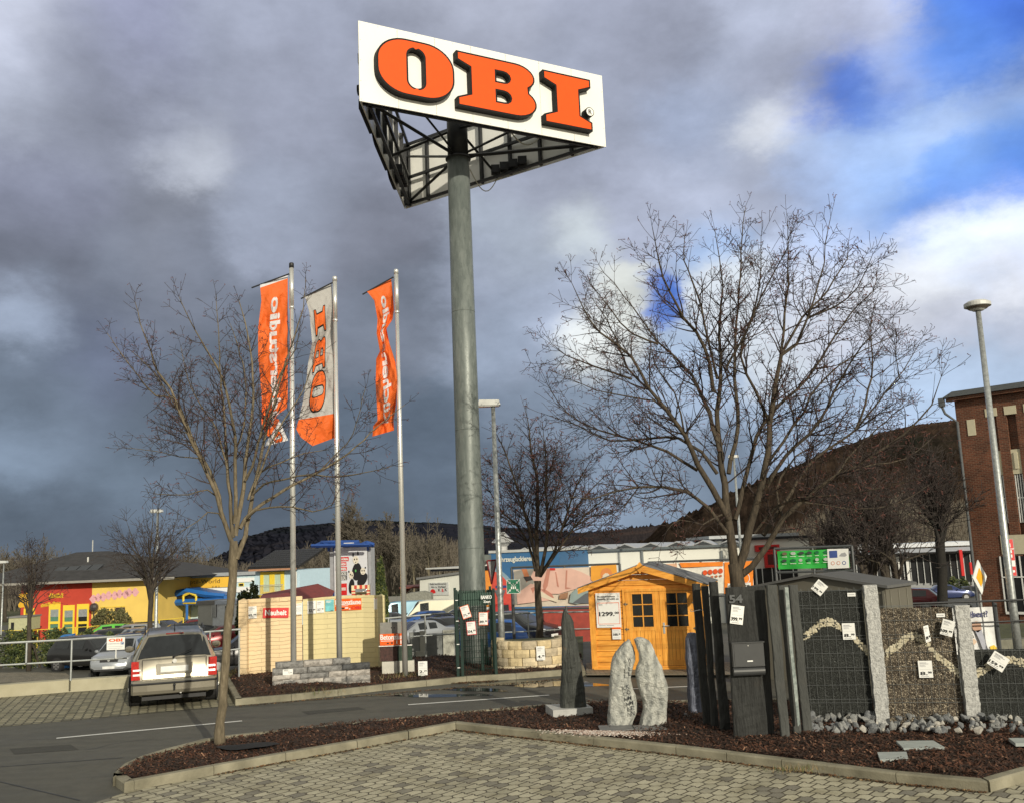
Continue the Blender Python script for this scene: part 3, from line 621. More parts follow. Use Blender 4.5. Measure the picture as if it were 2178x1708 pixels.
def flag(label, Y, left, right, zones, waves, seed, text=None, obi=None, arm=None):
    """left/right: tables v -> (px, py) of both hems; v 0 at the arm, 1 at the foot. zones: (v, material)."""
    LX = [(v, x) for v, x, y in left]; LY = [(v, y) for v, x, y in left]; RX = [(v, x) for v, x, y in right]; RY = [(v, y) for v, x, y in right]
    r = random.Random(seed); ph = [r.uniform(0,6.28) for _ in range(6)]
    def S(u, v, off=0.):
        px = interp(LX, v)*(1-u)+interp(RX, v)*u; py = interp(LY, v)*(1-u)+interp(RY, v)*u
        k = min(1, v*5)
        dy = waves*1.25*k*(math.sin(u*3.2+v*9+ph[0])*.5+.35*math.sin(v*17+u*2+ph[1])+.24*math.sin(u*9-v*13+ph[2])+.12*math.sin(u*17+v*31+ph[3])+.05*math.sin(u*29-v*47+ph[4]))
        return D(px, py, Y+dy*.5+(u-.5)*.25-off)
    org = S(1, 0)
    root = T('flag', label, 'flag', org, group='flags on the poles')
    nu, nv = 22, 90; mats = []; mb = MB(); vs = []; fs = []; mi = []
    for j in range(nv+1):
        for i in range(nu+1): vs.append(S(i/nu, j/nv))
    for j in range(nv):
        z = [k for k, (vv, m) in enumerate(zones) if j/nv >= vv][-1]
        for i in range(nu): fs.append((j*(nu+1)+i, j*(nu+1)+i+1, (j+1)*(nu+1)+i+1, (j+1)*(nu+1)+i)); mi.append(z)
    mb.v = [tuple(p) for p in vs]; mb.f = fs; mb.m = mi
    mb.build('cloth', [m for _, m in zones], root, smooth=True, org=org)
    if arm:
        mb = MB(); mb.tube([D(arm[0],arm[1],Y-.12), D(arm[2],arm[3],Y)], .018, 8); mb.build('arm', DARKM, root, org=org)
    def wrap(shape, mat, off, nm):               # shape: verts (u, v) + faces, cut fine enough to follow the folds
        vs, fs = shape; bm = bmesh.new(); bv = [bm.verts.new((a, b_, 0)) for a, b_ in vs]
        for f in fs:
            try: bm.faces.new([bv[k] for k in f])
            except ValueError: pass
        for ax, n in ((0, 12), (1, 60)):
            for k in range(1, n):
                co = [0,0,0]; co[ax] = k/n; no = [0,0,0]; no[ax] = 1
                bmesh.ops.bisect_plane(bm, geom=bm.verts[:]+bm.edges[:]+bm.faces[:], plane_co=co, plane_no=no)
        for v in bm.verts: v.co = S(v.co.x, v.co.y, off)-org
        me = bpy.data.meshes.new(nm); bm.to_mesh(me); bm.free(); me.materials.append(mat)
        for p in me.polygons: p.use_smooth = True
        o = bpy.data.objects.new(nm, me); COL.objects.link(o); o.parent = root
    if text:
        s, v0, v1, u0, u1 = text                # lettering runs from the foot (v1) up to the arm (v0), seen from the back
        m = MB(); put_text(m, s, 0, 1, 0, 1, 0, .035); wrap(([(u0+(u1-u0)*p[2], v1-(v1-v0)*p[0]) for p in m.v], m.f), FWHT, .012, 'lettering')
    if obi:
        for g, vc, vh, uc, uw in obi:
            outer, holes, w = g; sc = 1/1.0
            tr = lambda lp: [(uc+z*uw, vc-x/w*2*vh) for x, z in lp]
            o_, h_ = tr(outer), [tr(h) for h in holes]
            wrap(fill(o_, h_), BLK_L, .010, 'letter_outline')
            ins = lambda lp, d: [(uc+z*uw, vc-x/w*2*vh) for x, z in inset(lp, d)]
            wrap(fill(ins(outer, .09), [ins(h, -.07) for h in holes]), FORG, .018, 'letter')
    return root
A1 = flagpole('leftmost aluminium flagpole with the black cap', 620, 560, 624.5, 21.4, True)
A2 = flagpole('middle aluminium flagpole holding the grey flag', 712, 589, 722.5, 21.9, False)
A3 = flagpole('rightmost aluminium flagpole beside the round pylon', 838.5, 574, 866, 22.4, False)
flag('orange flag lettered Bäderstudio with a white foot, on the leftmost pole', 21.4,
     [(0,553,607),(.1,556,640),(.25,549,700),(.42,549,760),(.52,553,800),(.6,557,850),(.7,556,900),(.78,566,925),(.83,573,930),(.9,567,940),(1,564,949)],
     [(0,612,586),(.1,612,625),(.25,612,690),(.42,612,750),(.52,612,800),(.6,612,850),(.7,610,868),(.76,592,880),(.80,587,888),(.86,594,893),(1,613,936)],
     [(0,FWHT),(.022,FORG),(.86,FWHT)], .34, 3, text=('Bäderstudio', .1, .80, .38, .74), obi=[(glyph_O(), .95, .045, .62, .22)], arm=(535,613,619,582))
flag('light grey flag with upright orange OBI letters and an orange foot', 21.9,
     [(0,648,630),(.1,658,665),(.3,664,730),(.45,655,775),(.6,651,815),(.72,643,860),(.82,636,890),(.9,630,912),(.95,640,930),(1,665,948)],
     [(0,705,603),(.1,708,640),(.3,710,700),(.5,712,760),(.7,713,830),(.82,714,876),(.92,715,910),(1,714,930)],
     [(0,FGRY),(.83,FORG)], .24, 7, obi=[(glyph_I(), .185, .085, .42, .26), (glyph_B(), .43, .115, .42, .25), (glyph_O(), .67, .125, .45, .27)], arm=(640,636,711,600))
flag('orange flag lettered Küchenstudio, twisted in the wind on the rightmost pole', 22.4,
     [(0,781,621),(.08,796,640),(.2,803,680),(.32,801,710),(.41,808,748),(.46,800,764),(.6,799,820),(.75,802,870),(.85,803,895),(.92,794,905),(1,792,928)],
     [(0,832,594),(.1,836,630),(.2,838,660),(.26,835,680),(.34,822,700),(.42,828,730),(.52,841,770),(.65,845,810),(.78,842,862),(.88,837,895),(1,838,915)],
     [(0,FORG)], .5, 12, text=('Küchenstudio', .07, .90, .34, .72), arm=(771,627,837,590))
# ================================================================== bed with the walls, along the road
PINK = mk('pink_concrete', lambda nt, N, L, b: None)
def stone_face(name, ca, cb, bw, bh, mort, depth=.02, rough=.9, mcol=None, wob=.05, msize=.06):
    def f(nt, N, L, b):
        tc = nd(N, L, 'ShaderNodeTexCoord').outputs['Object']; sp = nd(N, L, 'ShaderNodeSeparateXYZ', {0: tc})
        nz = nd(N, L, 'ShaderNodeTexNoise', {'Vector': tc, 'Scale': 2.2, 'Detail': 4.}).outputs['Fac']
        z = mathn(N, L, 'ADD', sp.outputs[2], mathn(N, L, 'MULTIPLY_ADD', nz, wob, -wob/2))
        xy = mathn(N, L, 'ADD', sp.outputs[0], sp.outputs[1])
        cv = nd(N, L, 'ShaderNodeCombineXYZ', {0: xy, 1: z}).outputs[0]
        br = N.new('ShaderNodeTexBrick'); L.new(cv, br.inputs['Vector']); br.inputs['Scale'].default_value = 1.; br.inputs['Brick Width'].default_value = bw; br.inputs['Row Height'].default_value = bh
        br.inputs['Mortar Size'].default_value = bh*msize; br.inputs['Mortar Smooth'].default_value = .6; br.inputs['Color1'].default_value = (0,0,0,1); br.inputs['Color2'].default_value = (1,1,1,1); br.inputs['Mortar'].default_value = (.5,.5,.5,1)
        t = nd(N, L, 'ShaderNodeSeparateColor', {0: br.outputs['Color']}).outputs[0]
        n2 = nd(N, L, 'ShaderNodeTexNoise', {'Vector': tc, 'Scale': 14., 'Detail': 7., 'Roughness': .65}).outputs['Fac']
        c = mixc(N, L, mathn(N, L, 'MULTIPLY_ADD', n2, .8, mathn(N, L, 'MULTIPLY_ADD', t, .5, -.25)), ca, cb)
        L.new(mixc(N, L, mathn(N, L, 'MULTIPLY', br.outputs['Fac'], mort), c, mcol or tuple(x*.55 for x in ca)), b.inputs['Base Color'])
        h = mathn(N, L, 'MULTIPLY_ADD', n2, .6, mathn(N, L, 'MULTIPLY_ADD', br.outputs['Fac'], -1., mathn(N, L, 'MULTIPLY', t, .5))); bumpn(N, L, b, h, .9, depth)
    MC.pop(name, None); return mk(name, f, rough)
PINK = stone_face('pink_concrete', (.74,.56,.34), (.85,.66,.42), 1.1, .095, .35, .012, wob=.10, msize=.05)
CREAM = stone_face('cream_concrete', (.66,.57,.32), (.75,.65,.37), .7, .12, .18, .008, wob=.08, msize=.03)
def wall_panels(name, label, seq, mat, coping, post=None):
    """free-standing concrete wall through ground points; seq: (px, ground y, top px y)"""
    pts = []
    for px, gy, ty in seq:
        g = G(px, gy, .05); pts.append((g, D(px, ty, g.y).z))
    o0 = pts[0][0]; root = T(name, label, 'wall', (o0.x, o0.y, 0)); mb = MB()
    def L2(p): return Vector((p.x-o0.x, p.y-o0.y, 0))
    nb = []
    P_ = [L2(p) for p, _ in pts]; B_ = offs([Vector((p.x,p.y,0)) for p in P_], .09)
    for i in range(len(P_)-1):
        a, b_, c, d = P_[i], P_[i+1], B_[i+1], B_[i]; za, zb = pts[i][1], pts[i+1][1]
        mb.hexa([(a.x,a.y,-.05),(b_.x,b_.y,-.05),(c.x,c.y,-.05),(d.x,d.y,-.05),(a.x,a.y,za),(b_.x,b_.y,zb),(c.x,c.y,zb),(d.x,d.y,za)])
    mb.build('panel', mat, root)
    if coping:
        mb = MB(); F = offs(P_, -.02); K = offs(P_, .11)
        for i in range(len(P_)-1):
            a, b_, c, d = F[i], F[i+1], K[i+1], K[i]; za, zb = pts[i][1], pts[i+1][1]
            mb.hexa([(a.x,a.y,za-.09),(b_.x,b_.y,zb-.09),(c.x,c.y,zb-.09),(d.x,d.y,za-.09),(a.x,a.y,za+.015),(b_.x,b_.y,zb+.015),(c.x,c.y,zb+.015),(d.x,d.y,za+.015)])
        mb.build('coping', mat, root)
    if post:
        for px, gy, ty, w in post:
            g = G(px, gy, .05); q = L2(g); z = D(px, ty, g.y).z; m = MB(); m.box(q.x-w/2, q.x+w/2, q.y-.05, q.y+.12, -.05, z-.05)
            m.add([(q.x-w/2,q.y-.05,z-.05),(q.x+w/2,q.y-.05,z-.05),(q.x+w/2,q.y+.12,z-.05),(q.x-w/2,q.y+.12,z-.05),(q.x,q.y+.035,z)], [(0,1,4),(1,2,4),(2,3,4),(3,0,4)]); m.build('post', mat, root)
    return root
wall_panels('garden_wall', 'pink stone-patterned concrete wall panel with the red Neuheit poster', [(517,1442,1276),(580,1437,1272),(643.5,1431,1268)], PINK, True, post=[(517,1443,1272,.2)])
wall_panels('garden_wall', 'cream concrete wall panel with the Betonzäune posters', [(645,1431,1274),(690,1428,1269),(735,1426,1266),(775,1425,1265),(808,1425,1265)], CREAM, False, post=[(813,1426,1262,.17)])
YWP = math.atan2(G(643.5,1431,.05).y-G(517,1442,.05).y, G(643.5,1431,.05).x-G(517,1442,.05).x)
_c = [(px, G(px, gy, .05)) for px, gy in ((645,1431),(690,1428),(735,1426),(775,1425),(808,1425))]
def ywc(px):
    for (a, p), (b_, q) in zip(_c, _c[1:]):
        if px <= b_: return math.atan2(q.y-p.y, q.x-p.x)
    return 0.
def ycc(px):
    for (a, p), (b_, q) in zip(_c, _c[1:]):
        if px <= b_: t = (px-a)/(b_-a); return p.y+(q.y-p.y)*t-.02
    return _c[-1][1].y-.02
def gy_at(px, gy): return G(px, gy, .05).y
yk = lambda px: 29.9 if False else G(px, 1442-(px-517)*.085 if px < 645 else 1431-(px-645)*.037, .05).y-.045
card('price_sign', 'white price card reading 45.99 at the left end of the pink wall', 'price sign', 526.5,1289,545,1314, yk(535), yaw=YWP, lines=price('45.', '99'))
card('poster', 'red poster reading Neuheit hung askew on the pink wall', 'poster', 562,1292,611.5,1313, yk(585), yaw=YWP, tilt=.045, lines=[('Neuheit',.08,.92,.25,.80,4,.03)], mat=RED)
card('information_sheet', 'small printed sheet on the pink wall just right of the leftmost flagpole', 'sheet', 629,1283,641.5,1306, yk(635), yaw=YWP, lines=[(None,.1,.9,.86,.9,2),(None,.1,.9,.6,.63,1),(None,.1,.8,.5,.53,1),(None,.1,.85,.4,.43,1),(None,.1,.9,.3,.33,1)])
card('price_sign', 'white price card reading 32.99 on the cream wall', 'price sign', 654.5,1277.5,671.5,1304, ycc(663), yaw=ywc(663), lines=price('32.', '99'))
card('price_sign', 'white price card reading 27.99 beside the turquoise leaflet', 'price sign', 673.5,1277,689,1302, ycc(681), yaw=ywc(681), lines=price('27.', '99'))
TURQ = M('turquoise_print', (.16,.50,.55), .5, var=.3, scale=7.)
card('leaflet', 'turquoise leaflet taped to the cream wall', 'leaflet', 692,1274.5,710,1299, ycc(700), yaw=ywc(700), mat=TURQ, lines=[(None,.1,.7,.84,.9,4),(None,.1,.6,.74,.78,4),(None,.62,.95,.03,.07,0)])
BANT = [('Betonzäune',.02,.98,.48,.92,4,.05),(None,.02,.5,.38,.42,4),(None,.25,.36,.12,.24,0),(None,.38,.5,.16,.26,4),(None,.53,.58,.08,.16,4),('OBI',.62,.97,.08,.34,3,.08)]
card('poster', 'orange poster reading Betonzäune high on the cream wall', 'poster', 712,1272.5,769,1297, ycc(740)-.015, yaw=(ywc(730)+ywc(760))/2, mat=ORANGE, lines=BANT)
card('information_sheet', 'blank white sheet at the right end of the cream wall', 'sheet', 795,1271,808,1295, ycc(800), yaw=ywc(800), lines=[(None,.2,.45,.93,.98,2)])
# ---- low wall of split stone blocks
def low_wall():
    A = G(579,1465,.09); B_ = G(788,1450,.09); pl = Pl(A, B_); r = random.Random(9); root = pl.empty('stone_block_wall', 'low dry-laid wall of grey and pale split stone blocks before the concrete walls', 'wall')
    cols = [M('split_stone_dark', (.07,.072,.075), .9, var=.45, scale=9., bump=.8), M('split_stone_grey', (.23,.225,.22), .9, var=.5, scale=7., bump=.8), M('split_stone_pale', (.40,.37,.34), .9, var=.4, scale=8., bump=.8), M('split_stone_veined', (.12,.12,.12), .9, col2=(.46,.43,.40), scale=6., bump=.8)]
    H = .125; L_ = pl.L; k = 0
    for row in range(5):
        x = 0. if row < 4 else .06
        while x < L_-.05:
            w = r.uniform(.32,.75); x1 = min(x+w, L_)
            if L_-x1 < .18: x1 = L_
            if row == 4 and x1 > L_-.3: break
            mb = MB(); z0 = row*H; dz = r.uniform(-.008,.006); yo = r.uniform(-.03,.02); n = max(4, int((x1-x)/.035)); m = 3
            vs = []; 
            for j in range(m+1):
                for i in range(n+1):
                    ed = (i in (0,n)) or (j in (0,m)); vs.append((x+.004+(x1-x-.008)*i/n, yo+(.012 if ed else -r.uniform(0,.028)), z0+.003+(H-.006+ (dz if j == m else 0))*j/m))
            mb.add(vs, [(j*(n+1)+i, j*(n+1)+i+1, (j+1)*(n+1)+i+1, (j+1)*(n+1)+i) for j in range(m) for i in range(n)])
            mb.box(x+.004, x1-.004, yo+.012, .26, z0+.003, z0+H-.003+dz)
            q = r.random(); mt_ = cols[0] if q < .25 else (cols[1] if q < .6 else (cols[2] if q < .8 else cols[3])); mb.build('stone_block', mt_, root); x = x1
    mb = MB(); mb.box(-.02, .3, .1, .4, 0, .5); 
    return pl
lw = low_wall()
card('price_sign', 'white double price card on the stone block wall', 'price sign', 602,1423,622.5,1453, G(612,1462,.09).y-.06, yaw=lw.rz, lines=[(None,.1,.55,.93,.96,0),(None,.1,.7,.86,.88,1),(None,.1,.5,.6,.62,1),('2.79',.55,.9,.72,.79,0),('3.49',.55,.9,.36,.43,0),(None,.1,.6,.45,.47,1),(None,.1,.5,.3,.32,1)])
# ---- the leaning display of concrete fence samples
def display():
    pl = Pl(G(812,1434,.09), G(880,1431,.09)); root = pl.empty('sample_display', 'upright display of concrete fence samples in grey, dark red, green and white', 'display'); 
    s = lambda x0,y0,x1,y1: pl.rect(x0,y0,x1,y1)
    def part(nm, x0,y0,x1,y1, a, b_, mat): 
        m = MB(); r_ = s(x0,y0,x1,y1); m.box(r_[0],r_[1],a,b_,r_[2],r_[3]); return m.build(nm, mat, root)
    part('back_slab', 808,1323,861,1372, .06,.14, M('grey_concrete', (.24,.235,.22), .9, var=.2, bump=.3))
    part('sample_panel', 808,1373,845,1405, .0,.12, M('dark_red_stone', (.055,.022,.018), .6, var=.6, scale=18.))
    part('sample_panel', 846,1373,876,1405, .0,.12, M('dark_green_stone', (.015,.035,.022), .6, var=.6, scale=18.))
    part('sample_panel', 813,1406,846,1434, -.04,.12, M('white_render', (.55,.53,.47), .9, var=.15))
    part('sample_panel', 848,1404,881,1433, -.04,.12, M('white_render', (.55,.53,.47), .9, var=.15))
    part('rail', 806,1371,877,1373, -.05,-.01, WHITE)
    m = MB()
    for x in (832,838): 
        r_ = s(x-.9,1333,x+.9,1336); m.box(r_[0],r_[1],.055,.059,r_[2],r_[3])
    m.build('bolt_hole', BLACK, root)
    return pl
display()
card('poster', 'orange poster reading Betonzäune on the sample display', 'poster', 808,1347,866,1371, G(812,1434,.09).y-.07, mat=ORANGE, lines=[('Betonzäune',.02,1.,.48,.95,4,.05),(None,.04,.5,.36,.41,4),(None,.25,.33,.12,.22,0),(None,.4,.48,.14,.26,0),(None,.6,.64,.1,.4,4),(None,.75,.79,.1,.4,4)])
def stake_sign():
    o = card('price_sign', 'white price card reading 2.19 on a short stake in the mulch', 'price sign', 889.5,1406,909,1435, G(899,1442,.1).y, lines=price('2.','19'))
    m = MB(); m.box(-.035,.035,.007,.02,-.33,-.1); m.build('stake', WHITE, o)
stake_sign()
# ---- green mesh enclosure round the pylon foot
GREEN = M('green_fence_paint', (.005,.024,.018), .45, var=.2)
def mesh_panel(name, root, A, B_, H, org, vs=.05, hs=(.05,.25,.5,.75,1.,1.25,1.5,1.75), mat=None, r=.004):
    A = Vector(A); B_ = Vector(B_); L_ = (B_-A).length; n = int(L_/vs); mb = MB()
    for i in range(n+1): p = A.lerp(B_, i/n); mb.tube([(p.x,p.y,.06),(p.x,p.y,H)], r, 4, cap=False)
    for z in hs:
        if z < H: mb.tube([(A.x,A.y,z),(B_.x,B_.y,z)], r*1.3, 4)
    return mb.build(name, mat or GREEN, root, org=org)
def enclosure():
    z1 = 1.98; c = [G(934+36,1438,.09), G(1058,1436,.09)]
    A = G(975,1441,.09); B_ = G(1056,1436,.09); dpt = Vector((-.12,1.5,0)); C_ = Vector((B_.x,B_.y,0))+dpt; E_ = Vector((A.x,A.y,0))+dpt; A.z = B_.z = 0
    org = Vector((A.x,A.y,0)); root = T('mesh_enclosure', 'dark green wire mesh enclosure round the foot of the pylon', 'fence', org)
    for p, q in ((A,B_),(B_,C_),(C_,E_),(E_,A)): mesh_panel('mesh_panel', root, p, q, z1-.06, org)
    for p in (A,B_,C_,E_,A.lerp(B_,.12)): 
        m = MB(); m.box(p.x-.03,p.x+.03,p.y-.03,p.y+.03,-.02,z1 if p is not A.lerp(B_,.12) else 1.85); m.build('post', GREEN, root, org=org)
    m = MB()                                      # privacy strips woven into the upper part
    for (p, q) in ((A,B_),(C_,E_)):
        n = int((q-p).length/.1)
        for i in range(n): a = p.lerp(q,(i+.08)/n); b_ = p.lerp(q,(i+.92)/n); m.hexa([(a.x,a.y+.012,z1-.36),(b_.x,b_.y+.012,z1-.36),(b_.x,b_.y+.02,z1-.36),(a.x,a.y+.02,z1-.36),(a.x,a.y+.012,z1-.08),(b_.x,b_.y+.012,z1-.08),(b_.x,b_.y+.02,z1-.08),(a.x,a.y+.02,z1-.08)])
    m.build('privacy_strip', M('green_strip', (.007,.045,.03), .5, var=.2), root, org=org)
    m = MB(); sx = (B_-A).length
    put_text(m, 'BANKO', A.x+sx*.66, A.x+sx*.94, z1-.22, z1-.14, A.y-.02, .05); put_text(m, 'Zaun', A.x+sx*.72, A.x+sx*.9, z1-.30, z1-.25, A.y-.02, .03); m.build('lettering', WHITE, root, org=org)
    m = MB()
    for z in (.3,.8,1.3,1.75): m.box(A.x-.01,A.x+.045,A.y-.04,A.y-.031,z,z+.018)
    m.build('clip', WHITE, root, org=org)
    m = MB(); p = A.lerp(B_,.62); m.box(p.x-.03,p.x+.03,p.y+.55,p.y+.6,0.02,.85); m.build('lock_post', GREEN, root, org=org)
    return A.y
ye = enclosure()-.06
RF = dict(frame=RED)
card('price_sign', 'white price card reading 71.99 tilted on the green mesh, topmost', 'price sign', 981,1287,1000,1314, ye, tilt=-.28, lines=price('71.','99'), frame=ORANGE)
card('price_sign', 'red-edged price card reading 334.99 on the green mesh', 'price sign', 992.5,1321,1012.5,1349, ye, tilt=-.06, lines=price('334.','99',.04), frame=RED)
card('price_sign', 'orange-edged price card reading 89.99 on the green mesh', 'price sign', 1018.5,1301.5,1038,1328.5, ye, tilt=.03, lines=price('89.','99'), frame=ORANGE)
# ---- raised ring of cream stone
def ring():
    a = G(1060,1426,.09); b_ = G(1197,1418,.09); c = (a+b_)/2; R = (b_-a).length/2; c.y += R*.86; R *= 1.22
    root = T('stone_ring', 'curved raised bed of cream stone blocks beside the mesh enclosure', 'planter', (c.x,c.y,0)); r = random.Random(2); top = D(1130,1363,c.y-R).z; nrow = 4; H = top/nrow
    cols = [M('cream_block', (.62,.50,.30), .9, var=.22, scale=6., bump=.6), M('cream_block_pale', (.68,.57,.39), .9, var=.15, scale=6., bump=.6), M('cream_block_grey', (.46,.39,.28), .9, var=.25, scale=6., bump=.6)]
    for row in range(nrow):
        n = 16; o = .5*(row % 2)
        for k in range(n):
            t0 = 2*math.pi*(k+o)/n; t1 = 2*math.pi*(k+o+1)/n-.02; mb = MB(); s = 5; vs = []; ro = R+r.uniform(-.012,.012); z0 = row*H+.004; z1 = (row+1)*H-.004
            if math.sin((t0+t1)/2) > .6: continue
            for i in range(s+1):
                t = t0+(t1-t0)*i/s; e = .015 if i in (0,s) else 0
                for rr, z in ((ro-e,z0),(ro+.01-e+r.uniform(0,.012),(z0+z1)/2),(ro-e,z1),(ro-.2,z1),(ro-.2,z0)): vs.append((rr*math.cos(t), rr*math.sin(t), z))
            fs = [(i*5+j,(i+1)*5+j,(i+1)*5+(j+1)%5,i*5+(j+1)%5) for i in range(s) for j in range(5)]+[(4,3,2,1,0),tuple(s*5+j for j in range(5))]
            mb.add(vs, fs); mb.build('stone_block', r.choice(cols+[cols[0]]), root)
    m = MB(); m.poly([( (R-.18)*math.cos(2*math.pi*k/24), (R-.18)*math.sin(2*math.pi*k/24), top*.9) for k in range(24)]); m.build('soil', GRASS, root)
    return c.y-R
yr = ring()
card('price_sign', 'white price card reading 4.99 on the cream stone ring', 'price sign', 1141,1374,1159,1403, yr-.06, lines=price('4.','99'))
# ================================================================== street lamps and traffic signs
def lamp(label, hx, hy, bx, by, Y, rad, kind, group='street lamps'):
    base = D(bx, by, Y); top = D(hx, hy, Y); x = (base.x+top.x)/2; zb = GZ(Y); H = top.z-zb; root = T('street_lamp', label, 'street lamp', (x, Y, zb), group=group)
    mb = MB(); mb.tube([(0,0,-.05),(0,0,1.2),(0,0,H)], [rad,rad*.92,rad*.62], 18); mb.build('pole', GALV, root, smooth=True)
    mb = MB(); s = rad/.07
    if kind == 'disc':
        mb.tube([(0,0,H-.02),(0,0,H+.06),(0,0,H+.08),(0,0,H+.16),(0,0,H+.21)], [.12,.24,.30,.30,.22], 28); mb.build('lamp_head', M('lamp_shell', (.55,.56,.55), .4), root, smooth=False)
        mb = MB(); mb.tube([(0,0,H+.02),(0,0,H+.062)], [.2,.255], 24); mb.build('lens', M('lamp_lens', (.13,.11,.09), .2), root)
    else:
        w, dx = (.30, kind)
        a = dx*.12-w; b_ = dx*.12+w
        mb.py([(a,H-.02),(b_,H-.02),(b_-.03,H+.11),(a+.06,H+.13)], -.13, .13); mb.build('lamp_head', M('lamp_shell', (.55,.56,.55), .4), root)
        mb = MB(); mb.box(a+.04,b_-.04,-.11,.11,H-.045,H-.021); mb.build('lens', M('lamp_lens_pale', (.5,.5,.48), .2), root)
    mb = MB(); mb.tube([(0,0,.0),(0,0,.12)], [rad*1.15]*2, 18); mb.build('sleeve', PLAST, root)
    return root
lamp('slim street lamp at the far left edge of the photo', 4.5, 1196, 6, 1345, 64, .06, -.5)
lamp('street lamp standing in front of the yellow wall, beside the bare tree', 337, 1088, 329.5, 1372, 48, .09, -.5)
lamp('tall street lamp behind the mesh enclosure, next to the pylon', 1050.5, 861, 1066, 1374, 24.6, .085, -.9)
lamp('street lamp half hidden behind the crown of the large bare tree', 1561, 972, 1581, 1245, 55, .10, -.3)
lamp('nearest street lamp, with a flat round head, in front of the brick building', 2080, 660, 2165, 1378, 22.4, .095, 'disc')
def triangle_sign():
    c = D(1047, 1217, 24.9); root = T('traffic_sign', 'back of a red-edged triangular give way sign on the lamp post', 'traffic sign', c); 
    w = .38; h = .38; a = .9
    pts = [(-w*.36,h),(w*.36,h*.98),(-w*.0,-h)]
    mb = MB(); mb.py([(-.125,.30),(.125,.315),(-.03,-.29)], 0, .02, 0); mb.build('plate', M('sign_back', (.30,.30,.31), .5, .4), root)
    mb = MB(); 
    for p, q in (((-.125,.30),(.125,.315)),((.125,.315),(-.03,-.29)),((-.03,-.29),(-.125,.30))): mb.tube([(p[0],0,p[1]),(q[0],0,q[1])], .022, 6)
    mb.build('rim', M('dark_red_rim', (.18,.015,.02), .5), root)
triangle_sign()
def assembly_sign():
    Y = 26.; pl = Pl(D(1077,1300,Y), D(1107,1300,Y)); root = pl.empty('assembly_point_sign', 'square green assembly point sign with white figures and four arrows', 'sign')
    gm = M('safety_green', (.01,.16,.09), .45); r_ = pl.rect(1077.5,1231.5,1106.5,1261.5)
    mb = MB(); mb.box(r_[0],r_[1],0,.02,r_[2],r_[3]); mb.build('plate', gm, root); x0,x1,z0,z1 = r_; w = x1-x0; h = z1-z0; m = MB()
    for sx, sz in ((0,0),(1,0),(0,1),(1,1)):
        f = lambda u, v: (x0+w*(u if not sx else 1-u), -.004, z0+h*(v if not sz else 1-v))
        m.poly([f(.06,.03),f(.25,.22),f(.22,.25),f(.03,.06)]); m.poly([f(.31,.31),f(.14,.27),f(.27,.14)])
    for u, v in ((.5,.68),(.37,.62),(.63,.62),(.44,.55),(.56,.55)):
        m.poly([(x0+w*(u+.035*math.cos(k)), -.004, z0+h*(v+.035*math.sin(k))) for k in [i*.7854 for i in range(8)]])
    for u in (.36,.5,.64): m.poly([(x0+w*(u-.05),-.004,z0+h*.32),(x0+w*(u+.05),-.004,z0+h*.32),(x0+w*(u+.04),-.004,z0+h*.5),(x0+w*(u-.04),-.004,z0+h*.5)])
    for a,b_,c,d in ((0,1,0,.02),(0,1,.98,1),(0,.02,.02,.98),(.98,1,.02,.98)): m.quad((x0+w*a,-.003,z0+h*c),(x0+w*b_,-.003,z0+h*c),(x0+w*b_,-.003,z0+h*d),(x0+w*a,-.003,z0+h*d))
    m.build('pictogram', WHITE, root); mb = MB(); mb.tube([(w/2,.05,-.0),(w/2,.05,z0+.05)], .045, 10); mb.build('post', M('grey_post', (.07,.075,.08), .5), root)
assembly_sign()
def priority_sign():
    Y = 22.9; c = D(2084.5,1227,Y); b_ = D(2102,1375,Y); root = T('priority_road_sign', 'white and yellow diamond priority road sign on a thin post', 'traffic sign', (c.x, Y, 0), .75)
    z = c.z; s = .40; mb = MB(); mb.py([(0,z-s),(s,z),(0,z+s),(-s,z)], 0, .02); mb.build('plate', WHITE, root)
    mb = MB(); q = s*.56; mb.poly([(0,-.004,z-q),(q,-.004,z),(0,-.004,z+q),(-q,-.004,z)]); mb.build('yellow_field', M('signal_yellow', (.85,.42,.02), .45), root)
    mb = MB(); mb.tube([(0,.05,-.02),(0,.05,z+.1)], .03, 10); mb.build('post', GALV, root)
priority_sign()
# ================================================================== wooden shed
def m_wood(nt, N, L, b):
    tc = nd(N, L, 'ShaderNodeTexCoord').outputs['Object']
    mp = nd(N, L, 'ShaderNodeMapping', {'Vector': tc}); mp.inputs['Scale'].default_value = (1.2,1.2,9)
    n = nd(N, L, 'ShaderNodeTexNoise', {'Vector': mp.outputs[0], 'Scale': 3., 'Detail': 6., 'Distortion': .6}); v = nd(N, L, 'ShaderNodeTexVoronoi', {'Vector': tc, 'Scale': 4.2, 'Randomness': 1.})
    c = ramp(N, L, n.outputs['Fac'], [(.3, (.66,.26,.03)), (.55, (.82,.37,.055)), (.75, (.90,.45,.09))])
    k = ramp(N, L, v.outputs['Distance'], [(.0, (.30,.2,.12)), (.05, (.6,.45,.3)), (.09, (1,1,1))])
    zz = nd(N, L, 'ShaderNodeSeparateXYZ', {0: tc}).outputs[2]; wn = nd(N, L, 'ShaderNodeTexWhiteNoise', {'W': mathn(N, L, 'FLOOR', mathn(N, L, 'DIVIDE', zz, .121))}, noise_dimensions='1D')
    k = mixc(N, L, 1., k, ramp(N, L, wn.outputs['Value'], [(.0, (.82,.80,.78)), (1., (1.1,1.1,1.1))]), 'MULTIPLY')
    L.new(mixc(N, L, .8, c, k, 'MULTIPLY'), b.inputs['Base Color']); bumpn(N, L, b, n.outputs['Fac'], .2, .005)
WOOD = mk('honey_stained_pine', m_wood, .55)
